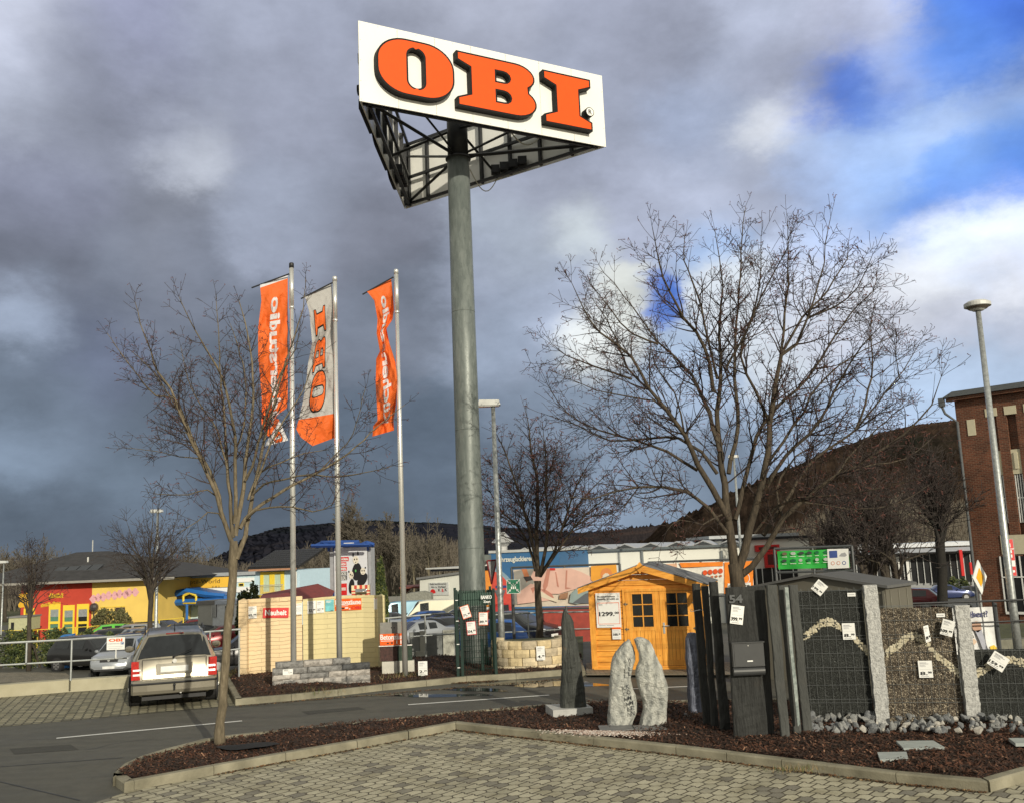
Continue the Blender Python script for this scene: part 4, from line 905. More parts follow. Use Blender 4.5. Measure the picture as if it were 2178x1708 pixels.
WOODV = mk('honey_stained_pine_upright', lambda nt, N, L, b: (m_wood(nt, N, L, b), [setattr(q.inputs['Scale'], 'default_value', (8,8,1.0)) for q in N if q.bl_idname == 'ShaderNodeMapping']), .55)
def shed():
    A = G(1265.8,1422,.06); B_ = G(1464.5,1421,.06); pl = Pl(A, B_); u = (Vector((B_.x,B_.y,0))-pl.A).normalized()
    root = pl.empty('garden_shed', 'honey-coloured log shed with glazed double doors and a low gable', 'shed')
    s = pl.st; Wd = s(1488,1330)[0]; xp = s(1389.5,1200)[0]; zp = s(1389.5,1199,-.25)[1]; xl, zl = s(1237,1256,-.25); xr, zr = s(1512,1238,-.25); zl = zr = (zl+zr)/2
    xc = (0+Wd)/2; Dp = 2.1; z0 = .09; sl = (zp-zl)/((xr-xl)/2); ov = 0-xl
    roofz = lambda x: zp-abs(x-xc)*sl
    xl = xc-(xr-xl)/2; xr = 2*xc-xl
    # log walls, board by board
    bh = .121; x0d, x1d = s(1331,1300)[0], s(1479,1300)[0]; zd0, zd1 = s(1400,1414)[1], s(1400,1256)[1]
    mb = MB(); z = z0; r = random.Random(1)
    while z < zp-.12:
        z1 = z+bh-.006
        def span(za, a, b_): 
            hw = (zp-.05-za)/sl; return max(a, xc-hw), min(b_, xc+hw)
        for a, b_ in (((0, x0d-.06), (x1d+.06, Wd)) if z1 < zd1+.05 else ((0, Wd),)):
            a0, b0 = span(z, a, b_); a1, b1 = span(z1, a, b_)
            if b1-a1 > .02: mb.hexa([(a0,0,z),(b0,0,z),(b0,.03,z),(a0,.03,z),(a1,.0,z1-.012),(b1,.0,z1-.012),(b1,.03,z1),(a1,.03,z1)])
        if z1 < roofz(0)-.05:
            mb.box(-.001,.03,.03,Dp,z,z1); mb.box(Wd-.03,Wd+.001,.03,Dp,z,z1); mb.box(.03,Wd-.03,Dp-.03,Dp,z,z1)
        z += bh
    mb.build('wall', WOOD, root)
    mb = MB(); mb.box(.04,Wd-.04,.031,.04,z0,roofz(0)-.1); mb.box(x0d-.05,x1d+.05,.031,.045,z0,zd1); mb.build('inner_lining', DARKM, root)
    mb = MB(); mb.box(-.06,.07,-.035,-.002,z0-.03,roofz(0)-.06); mb.box(Wd-.07,Wd+.06,-.035,-.002,z0-.03,roofz(0)-.06); mb.build('corner_board', WOODV, root)
    mb = MB(); mb.box(-.02,Wd+.02,-.05,Dp,.05,z0-.004); mb.build('floor_beam', WOOD, root)
    # roof
    mb = MB(); y0, y1 = -.25, Dp+.15
    for sg in (-1,1):
        xe = xl if sg < 0 else xr
        p = [(xc,y0,zp-.03),(xe,y0,zl-.03),(xe,y1,zl-.03),(xc,y1,zp-.03)]; q = [(a,b_,c+.03) for a,b_,c in p]; mb.hexa(p+q)
    ro = mb.build('roof', WOOD, root)
    mb = MB()
    for sg in (-1,1):
        xe = (xl-.02) if sg < 0 else (xr+.02)
        p = [(xc,y0-.02,zp+.003),(xe,y0-.02,zl+.003),(xe,y1,zl+.003),(xc,y1,zp+.003)]; q = [(a,b_,c+.018) for a,b_,c in p]; mb.hexa(p+q)
    mb.build('roofing_felt', M('grey_felt', (.20,.20,.21), .9, var=.2, bump=.3), ro)
    for sg in (-1,1):
        xe = xl if sg < 0 else xr; w = .13; mb = MB()
        mb.hexa([(xc,y0-.028,zp-w-.02),(xe,y0-.028,zl-w+.01),(xe,y0-.001,zl-w+.01),(xc,y0-.001,zp-w-.02),(xc,y0-.028,zp),(xe,y0-.028,zl),(xe,y0-.001,zl),(xc,y0-.001,zp)]); mb.build('bargeboard', WOOD, ro)
    mb = MB(); mb.py([(xc,zp+.06),(xc+.10,zp-.06),(xc,zp-.2),(xc-.10,zp-.06)], y0-.055, y0-.03); mb.build('gable_ornament', WOOD, ro)
    # doors
    mb = MB(); mb.box(x0d-.06,x0d,-.03,.03,z0,zd1+.06); mb.box(x1d,x1d+.06,-.03,.03,z0,zd1+.06); mb.box(x0d-.05,x1d+.05,-.033,.03,zd1,zd1+.065); mb.box(x0d-.0,x1d,-.03,.03,z0,z0+.035); mb.build('door_frame', WOODV, root)
    xm = (x0d+x1d)/2; zw0 = s(1400,1331)[1]; zw1 = s(1400,1263)[1]
    for k, (a, b_) in enumerate(((x0d+.008,xm-.004),(xm+.004,x1d-.008))):
        w = b_-a; st = w*.17; mb = MB(); a2, b2 = a+st, b_-st; z0d = z0+.04; zt = zd1-.008
        mb.box(a,a2,-.02,.02,z0d,zt); mb.box(b2,b_,-.02,.02,z0d,zt); mb.box(a2,b2,-.02,.02,zw1+.04,zt); mb.box(a2,b2,-.02,.02,zw0-.09,zw0-.03)
        n = 6
        for i in range(n): q = (b2-a2)/n; mb.box(a2+i*q+.003,a2+(i+1)*q-.003,-.008,.01,z0d+.12,zw0-.092)
        mb.box(a2,b2,-.02,.02,z0d,z0d+.118)
        d = mb.build('door', WOODV, root)
        m = MB(); m.box(a2+.02,b2-.02,.0,.006,zw0-.01,zw1+.02); m.build('pane', GLASS, d)
        m = MB(); fw = .022; Z0, Z1 = zw0-.03, zw1+.04
        m.box(a2,a2+fw,-.028,-.001,Z0,Z1); m.box(b2-fw,b2,-.028,-.001,Z0,Z1); m.box(a2+fw,b2-fw,-.028,-.001,Z0,Z0+fw); m.box(a2+fw,b2-fw,-.028,-.001,Z1-fw,Z1)
        xm2 = (a2+b2)/2; m.box(xm2-.011,xm2+.011,-.026,-.001,Z0+fw,Z1-fw)
        for t in (1/3,2/3): zz = Z0+(Z1-Z0)*t; m.box(a2+fw,xm2-.0112,-.025,-.001,zz-.011,zz+.011); m.box(xm2+.0112,b2-fw,-.025,-.001,zz-.011,zz+.011)
        m.build('window_frame', WOODV, d)
        m = MB(); hx = a if k == 0 else b_
        for zz in (zt-.28, zw0-.07): m.box(hx-.05,hx+.05,-.034,-.0205,zz,zz+.03); m.tube([(hx,-.04,zz-.02),(hx,-.04,zz+.05)], .012, 6)
        m.build('hinge', M('hinge_metal', (.20,.17,.13), .5, .6), d)
        if k == 1:
            m = MB(); hx = a+st*.5; zz = z0d+(zt-z0d)*.52; m.box(hx-.022,hx+.022,-.03,-.021,zz-.15,zz+.09); m.tube([(hx,-.06,zz+.02),(hx+.13,-.06,zz+.02)], .011, 6); m.tube([(hx,-.02,zz+.02),(hx,-.065,zz+.02)], .012, 6); m.build('handle', ALU, d)
    # its poster and price card hang on the wall
    ry = pl.A.y; f = lambda x: (pl.A+u*s(x,1300)[0]).y
    OB = ORANGE
    card('shed_poster', 'large white poster reading Blockbohlenhaus Ravenna 1299.00 on the shed wall', 'poster', 1268.5,1261,1319,1333, f(1294)-.045, yaw=pl.rz, lines=[
        ('Blockbohlenhaus',.08,.80,.875,.92,0,.04),('Ravenna 301x205 cm',.08,.95,.80,.85,0,.04),(None,.07,.95,.705,.72,2),(None,.07,.95,.10,.112,2),(None,.07,.085,.112,.705,2),(None,.935,.95,.112,.705,2),
        ('Stück',.11,.28,.65,.68,0,.02),('1299.',.12,.74,.33,.455,0,.07),('00',.76,.925,.39,.455,0,.05),(None,.1,.36,.055,.07,1),(None,.4,.7,.055,.07,1)])
    card('price_sign', 'small price card reading 100.00 with an orange tab, under the shed poster', 'price sign', 1302.5,1333.5,1320.5,1358.5, f(1311)-.045, yaw=pl.rz, lines=[(None,0,1,.84,1,2),(None,.1,.8,.72,.74,1),(None,.1,.9,.6,.62,1),('100.',.12,.7,.3,.5,0,.06),('00',.74,.92,.38,.5,0,.05),(None,.1,.8,.12,.14,1)])
shed()
# ================================================================== standing stones
def m_marble(nt, N, L, b):
    tc = nd(N, L, 'ShaderNodeTexCoord').outputs['Object']
    n = nd(N, L, 'ShaderNodeTexNoise', {'Vector': tc, 'Scale': 3.2, 'Detail': 9., 'Roughness': .62, 'Distortion': 1.6}); n2 = nd(N, L, 'ShaderNodeTexNoise', {'Vector': tc, 'Scale': 22., 'Detail': 6., 'Roughness': .7})
    w = nd(N, L, 'ShaderNodeTexWave', {'Vector': tc, 'Scale': 2.2, 'Distortion': 9., 'Detail': 5., 'Detail Scale': 1.4}, bands_direction='X')
    c = ramp(N, L, n.outputs['Fac'], [(.30, (.22,.23,.22)), (.42, (.46,.47,.44)), (.54, (.68,.68,.62)), (.7, (.80,.79,.73))])
    c = mixc(N, L, .5, c, ramp(N, L, w.outputs['Fac'], [(.0, (.32,.33,.32)), (.35, (.58,.59,.55)), (.8, (.78,.78,.72))]))
    L.new(c, b.inputs['Base Color']); v = nd(N, L, 'ShaderNodeTexVoronoi', {'Vector': tc, 'Scale': 9.}); bumpn(N, L, b, mathn(N, L, 'ADD', mathn(N, L, 'MULTIPLY', n2.outputs['Fac'], 1.4), mathn(N, L, 'ADD', v.outputs['Distance'], n.outputs['Fac'])), 1., .06)
MARB = mk('pale_marble', m_marble, .7)
def m_slate(dark, pale, rust, sc=1.):
    def f(nt, N, L, b):
        tc = nd(N, L, 'ShaderNodeTexCoord').outputs['Object']; mp = nd(N, L, 'ShaderNodeMapping', {'Vector': tc}); mp.inputs['Scale'].default_value = (22*sc,22*sc,1.6)
        n = nd(N, L, 'ShaderNodeTexNoise', {'Vector': mp.outputs[0], 'Scale': 1., 'Detail': 8., 'Roughness': .65}); n2 = nd(N, L, 'ShaderNodeTexNoise', {'Vector': tc, 'Scale': 3., 'Detail': 6.})
        mp2 = nd(N, L, 'ShaderNodeMapping', {'Vector': tc}); mp2.inputs['Scale'].default_value = (45,45,9); n3 = nd(N, L, 'ShaderNodeTexNoise', {'Vector': mp2.outputs[0], 'Scale': 1., 'Detail': 5.})
        c = ramp(N, L, n.outputs['Fac'], [(.3, dark), (.55, tuple(.5*(a+b_) for a, b_ in zip(dark, pale))), (.75, pale)])
        c = mixc(N, L, mathn(N, L, 'MULTIPLY', nd(N, L, 'ShaderNodeClamp', {0: mathn(N, L, 'MULTIPLY_ADD', n2.outputs['Fac'], 6., -3.6)}).outputs[0], rust), c, (.13,.075,.035))
        L.new(c, b.inputs['Base Color']); bumpn(N, L, b, mathn(N, L, 'ADD', n.outputs['Fac'], n3.outputs['Fac']), .9, .02)
    return f
SLATE = mk('dark_slate', m_slate((.006,.006,.006), (.040,.042,.040), .1), .75); SLATG = mk('grey_sawn_slate', m_slate((.040,.042,.040), (.085,.088,.083), .1, .3), .8); SLATR = mk('rusty_slate', m_slate((.016,.018,.017), (.085,.09,.08), 1.6), .75)
LOGM = mk('petrified_blue_grey', m_slate((.018,.020,.034), (.22,.24,.32), .0, .8), .7)
def monolith(name, label, cat, outline_l, outline_r, base_py, th, mat, seed, z0=.08, rough=.02, n=44, m=9, yaw=0., flat_front=False, group=None, bulge=1., Y=None, bend=0.):
    """stone with measured left and right edges (tables py -> px), real thickness and a broken surface"""
    ys = [p[0] for p in outline_l]+[p[0] for p in outline_r]; top = min(ys); xc = (outline_l[-1][1]+outline_r[-1][1])/2
    if Y is None: Y = G(xc, base_py, z0).y
    base = D(xc, base_py, Y); r = random.Random(seed)
    root_loc = Vector((base.x, Y+th/2, 0)); vs = []; fs = []
    ring = 2*m+2*3
    for j in range(n+1):
        py = base_py+(top-base_py)*j/n
        xl = interp(sorted(outline_l), py); xr = interp(sorted(outline_r), py)
        pl_, pr = D(xl, py, Y), D(xr, py, Y); z = (pl_.z+pr.z)/2; hw = (pr.x-pl_.x)/2; cx = (pr.x+pl_.x)/2
        tt = th*(1-.45*max(0, j/n-.55)/.45*bulge)
        for i in range(ring):
            a = 2*math.pi*i/ring; ca, sa = math.cos(a), math.sin(a); p = 2.0/ (5.0 if flat_front else 3.0)
            x = cx+hw*math.copysign(abs(ca)**p, ca); y = Y+th/2-tt/2*math.copysign(abs(sa)**p, sa)
            q = Vector((x*3.5+seed, y*3.5, z*1.8)); nn_ = mnoise.noise(q)*2.2+mnoise.noise(q*3.1)*1.1+abs(mnoise.noise(q*7.3))*.8; x += ca*rough*nn_*.6+r.gauss(0, rough*.1); y -= sa*rough*nn_*1.7+r.gauss(0, rough*.15)
            vs.append((x-root_loc.x, y-root_loc.y, max(0.0,z-.02 if j == 0 else z)+ (0 if j == 0 else r.gauss(0, rough*.1))))
    for j in range(n):
        for i in range(ring): fs.append((j*ring+i, j*ring+(i+1)%ring, (j+1)*ring+(i+1)%ring, (j+1)*ring+i))
    fs += [tuple(reversed(range(ring))), tuple(n*ring+i for i in range(ring))]
    mb = MB(); mb.v = vs; mb.f = [tuple(reversed(f)) for f in fs]; mb.m = [0]*len(fs)
    o = mb.build(name, mat, loc=root_loc); 
    if label: tag(o, label, cat, group)
    return o, Y, root_loc
kx = lambda X: 1265.9+X*.13973; ky = lambda Y_: 1338.3+Y_*.13973
st1, Y1, rl1 = monolith('standing_stone', 'left of the two curved pale marble standing stones, carved WILLKOMMEN', 'standing stone',
    [(ky(1490),kx(212)),(ky(1350),kx(208)),(ky(1200),kx(222)),(ky(1000),kx(235)),(ky(850),kx(240)),(ky(700),kx(255)),(ky(550),kx(265)),(ky(450),kx(280)),(ky(380),kx(310)),(ky(300),kx(370)),(ky(230),kx(430)),(ky(170),kx(525))],
    [(ky(1530),kx(550)),(ky(1400),kx(600)),(ky(1280),kx(645)),(ky(1150),kx(650)),(ky(1030),kx(632)),(ky(900),kx(585)),(ky(750),kx(560)),(ky(620),kx(585)),(ky(480),kx(628)),(ky(380),kx(620)),(ky(280),kx(598)),(ky(220),kx(570)),(ky(170),kx(545))], ky(1510), .34, MARB, 5, rough=.010, n=60, m=14)
st2, Y2, rl2 = monolith('standing_stone', 'right of the two curved pale marble standing stones, without lettering', 'standing stone',
    [(ky(1530),kx(680)),(ky(1400),kx(715)),(ky(1250),kx(755)),(ky(1130),kx(750)),(ky(1000),kx(712)),(ky(850),kx(665)),(ky(700),kx(638)),(ky(600),kx(655)),(ky(480),kx(695)),(ky(380),kx(690)),(ky(280),kx(655)),(ky(200),kx(625)),(ky(150),kx(612)),(ky(138),kx(660))],
    [(ky(1545),kx(1108)),(ky(1400),kx(1112)),(ky(1250),kx(1110)),(ky(1000),kx(1118)),(ky(850),kx(1112)),(ky(700),kx(1068)),(ky(600),kx(1045)),(ky(480),kx(985)),(ky(350),kx(925)),(ky(250),kx(885)),(ky(190),kx(845)),(ky(150),kx(780)),(ky(138),kx(740))], ky(1530), .36, MARB, 6, rough=.012, n=60, m=14)
def carved():
    mb = MB(); pos = [('W',515,450),('I',516,520),('L',530,580),('L',520,650),('K',483,860-0),('O',500,945),('M',515,1025),('M',540,1100),('E',555,1175),('N',558,1255)]
    word = 'WILLKOMMEN'; pts = [(512,430),(514,500),(522,565),(528,630),(510,700),(485,785),(487,860),(500,945),(515,1025),(538,1100),(557,1175),(559,1255)]
    path = [(512,455),(518,520),(525,590),(520,665),(500,740),(485,855),(500,945),(513,1025),(540,1100),(557,1180),(560,1258)]
    use = [path[i] for i in (0,1,2,3,5,6,7,8,9,10)]
    for ch, (X, Yp) in zip(word, use):
        c = D(kx(X), ky(Yp), Y1-.02); w = .058 if ch != 'I' else .012; h = .06
        put_text(mb, ch, c.x-w/2-rl1.x, c.x+w/2-rl1.x, c.z-h/2, c.z+h/2, Y1-.105-rl1.y, .02)
    mb.build('carved_lettering', M('carving_dark', (.05,.052,.055), .8), st1)
carved()
for i, (x0, x1) in enumerate(((1278,1352),(1352,1432))):
    a = G(x0,1556,.12); b_ = G(x1,1556,.12); mb = MB(); w = (b_-a).length; mb.box(-w/2,w/2,0,.42,0,.05); o = mb.build('base_plate', M('grey_plate', (.16,.16,.16), .7, var=.2), loc=((a.x+b_.x)/2, a.y-.0, .09))
    tag(o, ['grey footing plate under the carved marble stone', 'grey footing plate under the marble stone without lettering'][i], 'plate')
mb = MB(); a = G(1177,1530,.09); b_ = G(1262,1524,.09); pc = Pl(a, b_); mb.box(0, pc.L, 0, .62, -.05, .155)
pb = mb.build('concrete_plinth', M('pale_concrete', (.42,.42,.41), .85, var=.15, bump=.3), loc=(pc.A.x, pc.A.y, .08), rz=pc.rz); tag(pb, 'pale concrete plinth under the tapering slate stele', 'plinth')
wx = lambda X: 976.6+X*.2541; wy = lambda Y_: 1121.2+Y_*.2541
monolith('slate_stele', 'tall tapering dark slate stele with rusty streaks on a concrete plinth', 'stele',
    [(wy(1535),wx(850)),(wy(1400),wx(850)),(wy(1250),wx(858)),(wy(1000),wx(860)),(wy(800),wx(852)),(wy(750),wx(862)),(wy(685),wx(880))],
    [(wy(1535),wx(1072)),(wy(1400),wx(1060)),(wy(1200),wx(1030)),(wy(1000),wx(1000)),(wy(900),wx(978)),(wy(800),wx(962)),(wy(750),wx(940)),(wy(710),wx(905)),(wy(685),wx(890))], wy(1530), .26, SLATR, 8, rough=.012, Y=pc.A.y+.16)
monolith('fossil_log', 'dark blue-grey veined stone log behind the slate planks', 'stone log', [(1528,1469),(1450,1466),(1400,1462),(1360,1461),(1347,1466)], [(1530,1500),(1450,1500),(1400,1495),(1360,1488),(1347,1482)], 1527, .3, LOGM, 9, rough=.014, m=10)
qx = lambda X: 1446.8+X*.2541; qy = lambda Y_: 1193.6+Y_*.2541
def plank(label, tl, tr, br, bl, mat, th, seed, Y=None, rough=.006, name='slate_plank', cat='slate plank', group='slate planks on end'):
    L_ = [(qy(bl[1]),qx(bl[0])),(qy((bl[1]+tl[1])/2),qx((bl[0]+tl[0])/2)+random.Random(seed).uniform(-1,1)),(qy(tl[1]),qx(tl[0]))]; R_ = [(qy(br[1]),qx(br[0])),(qy((br[1]+tr[1])/2),qx((br[0]+tr[0])/2)+random.Random(seed+9).uniform(-1,1)),(qy(tr[1]),qx(tr[0]))]
    return monolith(name, label, cat, L_, R_, qy((bl[1]+br[1])/2), th, mat, seed, rough=rough, flat_front=True, bulge=.1, group=group, m=7, Y=Y, n=36)
plank('leftmost dark slate plank of the group, tied with wire near its top', (105,190),(170,186),(270,1422),(200,1400), SLATE, .10, 21)
plank('second dark slate plank from the left, between its two taller neighbours', (183,206),(240,206),(328,1436),(268,1430), SLATE, .10, 22)
plank('dark slate plank just left of the broad letterbox slab', (252,182),(318,172),(430,1472),(342,1444), SLATE, .12, 23, rough=.009)
sl, YS, rls = plank('broad dark slate slab bearing the number 54 and the letterbox', (382,212),(716,212),(800,1518),(452,1482), SLATE, .09, 24, name='slate_slab', cat='slate slab', group=None)
plank('smooth grey plank just right of the letterbox slab', (724,206),(812,196),(924,1522),(850,1522), SLATG, .07, 25, rough=.002)
plank('smooth grey plank with a pale blue-green streak', (824,200),(905,200),(1020,1488),(956,1500), SLATG, .07, 26, rough=.002)
plank('rightmost smooth grey plank, touching the dark gabion', (914,196),(986,204),(1114,1480),(1034,1482), SLATG, .07, 27, rough=.002)
mb = MB(); pts = [D(qx(X), qy(Y_), G(qx(940),qy(1500),.08).y-.025) for X, Y_ in ((875,215),(905,215),(925,480),(945,760),(975,1000),(1003,1360),(985,1380),(950,1050),(915,700),(893,450))]
o0 = Vector((pts[0].x, pts[0].y, 0)); m2 = MB(); m2.py([(p.x-o0.x, p.z) for p in pts], 0, .012); m2.build('lime_streak', M('lime_deposit', (.14,.17,.165), .8, col2=(.36,.40,.38), scale=14.), [o for o in COL.objects if o.get('label','').startswith('smooth grey plank with a pale')][0]).matrix_parent_inverse = Matrix.Identity(4)
lk = [o for o in COL.objects if o.name.startswith('lime_streak')][0]; lk.location = o0-lk.parent.location
rk = MB(); rk.ball((0,0,0), .1, 10, 6, (2.3,.8,.45)); o = rk.build('pale_rock', M('pale_limestone', (.48,.44,.34), .9, var=.2, bump=.5), loc=G(qx(1030),qy(1512),.1)); tag(o, 'flat pale rock at the foot of the grey planks', 'rock')
# letterbox and house number
def letterbox():
    Yf = YS-.022; pl = Pl(D(qx(430),qy(800),Yf), D(qx(690),qy(800),Yf)); root = pl.empty('letterbox', 'anthracite steel letterbox mounted on the broad slate slab', 'letterbox')
    am = M('anthracite_paint', (.045,.047,.05), .42, var=.08); L_ = pl.L; z0, z1 = pl.st(qx(560),qy(950))[1], pl.st(qx(560),qy(675))[1]; y0 = -.1
    mb = MB(); h = z1-z0; mb.add([(0,y0,z0+h*.28),(L_,y0,z0+h*.28),(L_,0,z0+h*.28),(0,0,z0+h*.28),(0,y0,z1),(L_,y0,z1),(L_,0,z1),(0,0,z1)], [(0,3,2,1),(4,5,6,7),(0,1,5,4),(1,2,6,5),(2,3,7,6),(3,0,4,7)]); mb.build('box', am, root)
    mb = MB(); mb.box(-.012,L_+.012,y0-.02,0,z1+.001,z1+.014); mb.build('lid', am, root)
    mb = MB(); mb.box(.02,L_-.02,y0-.006,y0-.001,z0+h*.31,z1-.02); mb.build('flap', am, root)
    mb = MB(); prof = [(-.055+.045*math.cos(t), z0+h*.13+h*.13*math.sin(t)) for t in [2*math.pi*k/14 for k in range(14)]]
    mb.add([(x,y,z) for x in (0,L_) for y, z in prof], [(i,(i+1)%14,(i+1)%14+14,i+14) for i in range(14)]+[tuple(range(14)),tuple(reversed(range(14,28)))]); mb.build('newspaper_roll', am, root)
    mb = MB(); mb.box(L_*.44,L_*.62,y0-.010,y0-.007,z0+h*.43,z0+h*.47); mb.build('name_plate', WHITE, root)
    mb = MB(); mb.tube([(L_*.5,y0-.012,z1-.035),(L_*.5,y0,z1-.035)], .008, 8); mb.build('lock', ALU, root)
letterbox()
mb = MB(); c0 = D(qx(412),qy(350),YS-.03); c1 = D(qx(520),qy(275),YS-.03); put_text(mb, '54', 0, c1.x-c0.x, 0, c1.z-c0.z, 0, .035)
vv, ff = mb.v[:], mb.f[:]; n = len(vv); cnt = {}
for f in ff:
    for i in range(len(f)): e = (f[i], f[(i+1)%len(f)]); cnt[tuple(sorted(e))] = cnt.get(tuple(sorted(e)), 0)+1
mb.add([(x,y+.02,z) for x,y,z in vv], []); mb.f += [(a,b_,b_+n,a+n) for (a,b_), k in cnt.items() if k == 1]; mb.m = [0]*len(mb.f)
o = mb.build('house_number', M('zinc_number', (.085,.09,.095), .4, .5), loc=c0); tag(o, 'raised grey metal house number 54 on the slate slab', 'house number')
card('price_sign', 'white price card reading 399.99 hung askew under the house number', 'price sign', qx(423),qy(368),qx(530),qy(522), YS-.035, tilt=.17, lines=price('399.','99',.05))
mb = MB(); c = D(qx(156),qy(408),G(qx(235),qy(1411),.08).y+.05); mb.tube([(-.12+.24*.5+.13*math.cos(t), .075*math.sin(t), .012*math.sin(t*3)) for t in [2*math.pi*k/16 for k in range(17)]], .004, 5); o = mb.build('tie_wire', ALU, loc=c); tag(o, 'thin wire tied round the leftmost slate planks', 'wire')
# ================================================================== gabions and granite posts
def m_gravel(c1, c2, c3, sc):
    def f(nt, N, L, b):
        tc = nd(N, L, 'ShaderNodeTexCoord').outputs['Object']
        v = nd(N, L, 'ShaderNodeTexVoronoi', {'Vector': tc, 'Scale': sc}); n = nd(N, L, 'ShaderNodeTexNoise', {'Vector': tc, 'Scale': 2.5, 'Detail': 4.}); v2 = nd(N, L, 'ShaderNodeTexVoronoi', {'Vector': tc, 'Scale': sc}, feature='DISTANCE_TO_EDGE')
        r = nd(N, L, 'ShaderNodeSeparateColor', {0: v.outputs['Color']}).outputs[0]
        c = ramp(N, L, r, [(.1, c1), (.55, c2), (.95, c3)]); c = mixc(N, L, 1., c, ramp(N, L, n.outputs['Fac'], [(.3, (.8,.8,.8)), (.7, (1.15,1.15,1.15))]), 'MULTIPLY')
        e = ramp(N, L, v2.outputs['Distance'], [(.0, (.25,.25,.25)), (.12, (1,1,1))]); L.new(mixc(N, L, 1., c, e, 'MULTIPLY'), b.inputs['Base Color'])
        bumpn(N, L, b, mathn(N, L, 'ADD', mathn(N, L, 'MULTIPLY', v2.outputs['Distance'], 2.), r), 1., .03)
    return f
FDARK = mk('dark_split_fill', m_gravel((.042,.046,.042), (.068,.073,.067), (.10,.107,.10), 60.), .9); FBROWN = mk('brown_gravel_fill', m_gravel((.10,.078,.056), (.24,.195,.145), (.46,.39,.29), 42.), .9)
BANDM = [M('pale_gravel', (.55,.50,.38), .9, var=.2), M('pale_gravel_yellow', (.46,.41,.29), .9, var=.2)]
WIRE = M('mesh_wire', (.22,.23,.23), .5, .5)
GA, GB = G(1700,1541,.09), G(2085,1541,.09); GP = Pl(GA, GB)
def gabion(label, xa, xb, ty, fill_m, band, seed, wire_gap=.2):
    s0 = GP.st(xa,1540)[0]; s1 = GP.st(xb,1540)[0]; H = GP.st((xa+xb)/2-14,ty)[1]; base = GP.A+GP.u*s0; W_ = s1-s0; th = .18
    root = T('gabion', label, 'gabion', base, GP.rz, group='gravel-filled gabions'); r = random.Random(seed)
    mb = MB(); n = max(8,int(W_/.05)); m = int(H/.05); vs = []
    for j in range(m+1):
        for i in range(n+1): vs.append((.012+(W_-.024)*i/n, .012+(r.uniform(-.006,.006)), .02+(H-.05)*j/m))
    mb.add(vs, [(j*(n+1)+i,j*(n+1)+i+1,(j+1)*(n+1)+i+1,(j+1)*(n+1)+i) for j in range(m) for i in range(n)])
    mb.box(.012,W_-.012,.022,th-.012,.02,H-.04); mb.build('gravel_fill', fill_m, root)
    mb = MB()
    for y in (0., th):
        k = int(W_/.1)
        for i in range(k+1): x = W_*i/k; mb.tube([(x,y-.004,.0),(x,y-.004,H)], .0022, 4, cap=False)
        z = .0; t = 0
        while z <= H: mb.tube([(0,y-.008,z),(W_,y-.008,z)], .0026, 4, cap=False); z += (.05 if t % 3 == 2 else .2); t += 1
    for z in [q*.2 for q in range(int(H/.2)+1)]:
        for x in (0,W_): mb.tube([(x,0,z),(x,th,z)], .003, 4, cap=False)
    mb.build('wire_cage', WIRE, root)
    # pale band: small stones strewn along the measured line
    mb = MB(); B_ = [GP.st(x,y) for x, y in band]
    for (a, za), (b_, zb) in zip(B_, B_[1:]):
        k = int(abs(b_-a)/.05*13)+10
        for i in range(k):
            t = r.random(); x = a+(b_-a)*t-s0; z = za+(zb-za)*t+r.uniform(-.055,.055); q = r.uniform(.010,.021)
            if .01 < x < W_-.01: mb.ball((x, .008, z), q, 5, 3, (r.uniform(.8,1.4),.55,r.uniform(.7,1.1)), 0 if r.random() < .6 else 1)
    mb.build('pale_gravel_band', BANDM, root)
    return root, H
gabion('tallest gabion, filled with dark gravel and a pale zigzag band', 1712, 1862, 1250, FDARK, [(1708,1357),(1728,1340),(1745,1326),(1765,1321),(1785,1331),(1803,1342),(1822,1361),(1845,1385),(1862,1398)], 1)
gabion('middle gabion, filled with brown gravel and a pale zigzag band', 1892, 2054, 1287, FBROWN, [(1886,1388),(1905,1375),(1925,1358),(1945,1350),(1965,1360),(1985,1385),(2005,1405),(2025,1420),(2050,1440)], 2)
gabion('lowest gabion at the right edge, dark with a curved pale band', 2088, 2340, 1375, FDARK, [(2078,1433),(2095,1423),(2120,1407),(2150,1403),(2178,1410),(2210,1430),(2240,1450)], 3)
GRAN = M('bush_hammered_granite', (.30,.30,.295), .85, col2=(.58,.58,.56), scale=26., bump=.9, bscale=45.)
def gpost(label, x0, x1, by, ty, dx):
    s0, s1 = GP.st(x0,by)[0], GP.st(x1,by)[0]; zt = GP.st((x0+x1)/2+dx,ty)[1]; base = GP.A+GP.u*(s0+s1)/2-GP.n*.10; w = (s1-s0); r = random.Random(int(x0)); mb = MB(); n = 40; ring = 16; vs = []
    for j in range(n+1):
        z = zt*j/n
        for i in range(ring):
            k, t = divmod(i, 4); t /= 4; c = [(-1,-1),(1,-1),(1,1),(-1,1)]; a, b_ = c[k], c[(k+1)%4]; x = a[0]+(b_[0]-a[0])*t; y = a[1]+(b_[1]-a[1])*t
            vs.append((x*w/2+r.gauss(0,.004), y*.07+.07+r.gauss(0,.004), z))
    fs = [(j*ring+i,j*ring+(i+1)%ring,(j+1)*ring+(i+1)%ring,(j+1)*ring+i) for j in range(n) for i in range(ring)]+[tuple(n*ring+i for i in range(ring))]
    mb.add(vs, fs); o = mb.build('granite_post', GRAN, loc=base, rz=GP.rz); tag(o, label, 'granite post', 'granite posts between the gabions')
gpost('taller granite post, between the dark and the brown gabion', 1864, 1893, 1546, 1243, -28)
gpost('shorter granite post at the right of the brown gabion', 2057, 2087, 1546, 1286, -28)
yg = GP.A.y-.02
_card = card
def card(*a, **k):
    k['yaw'] = k.get('yaw', 0.)+GP.rz; return _card(*a, **k)
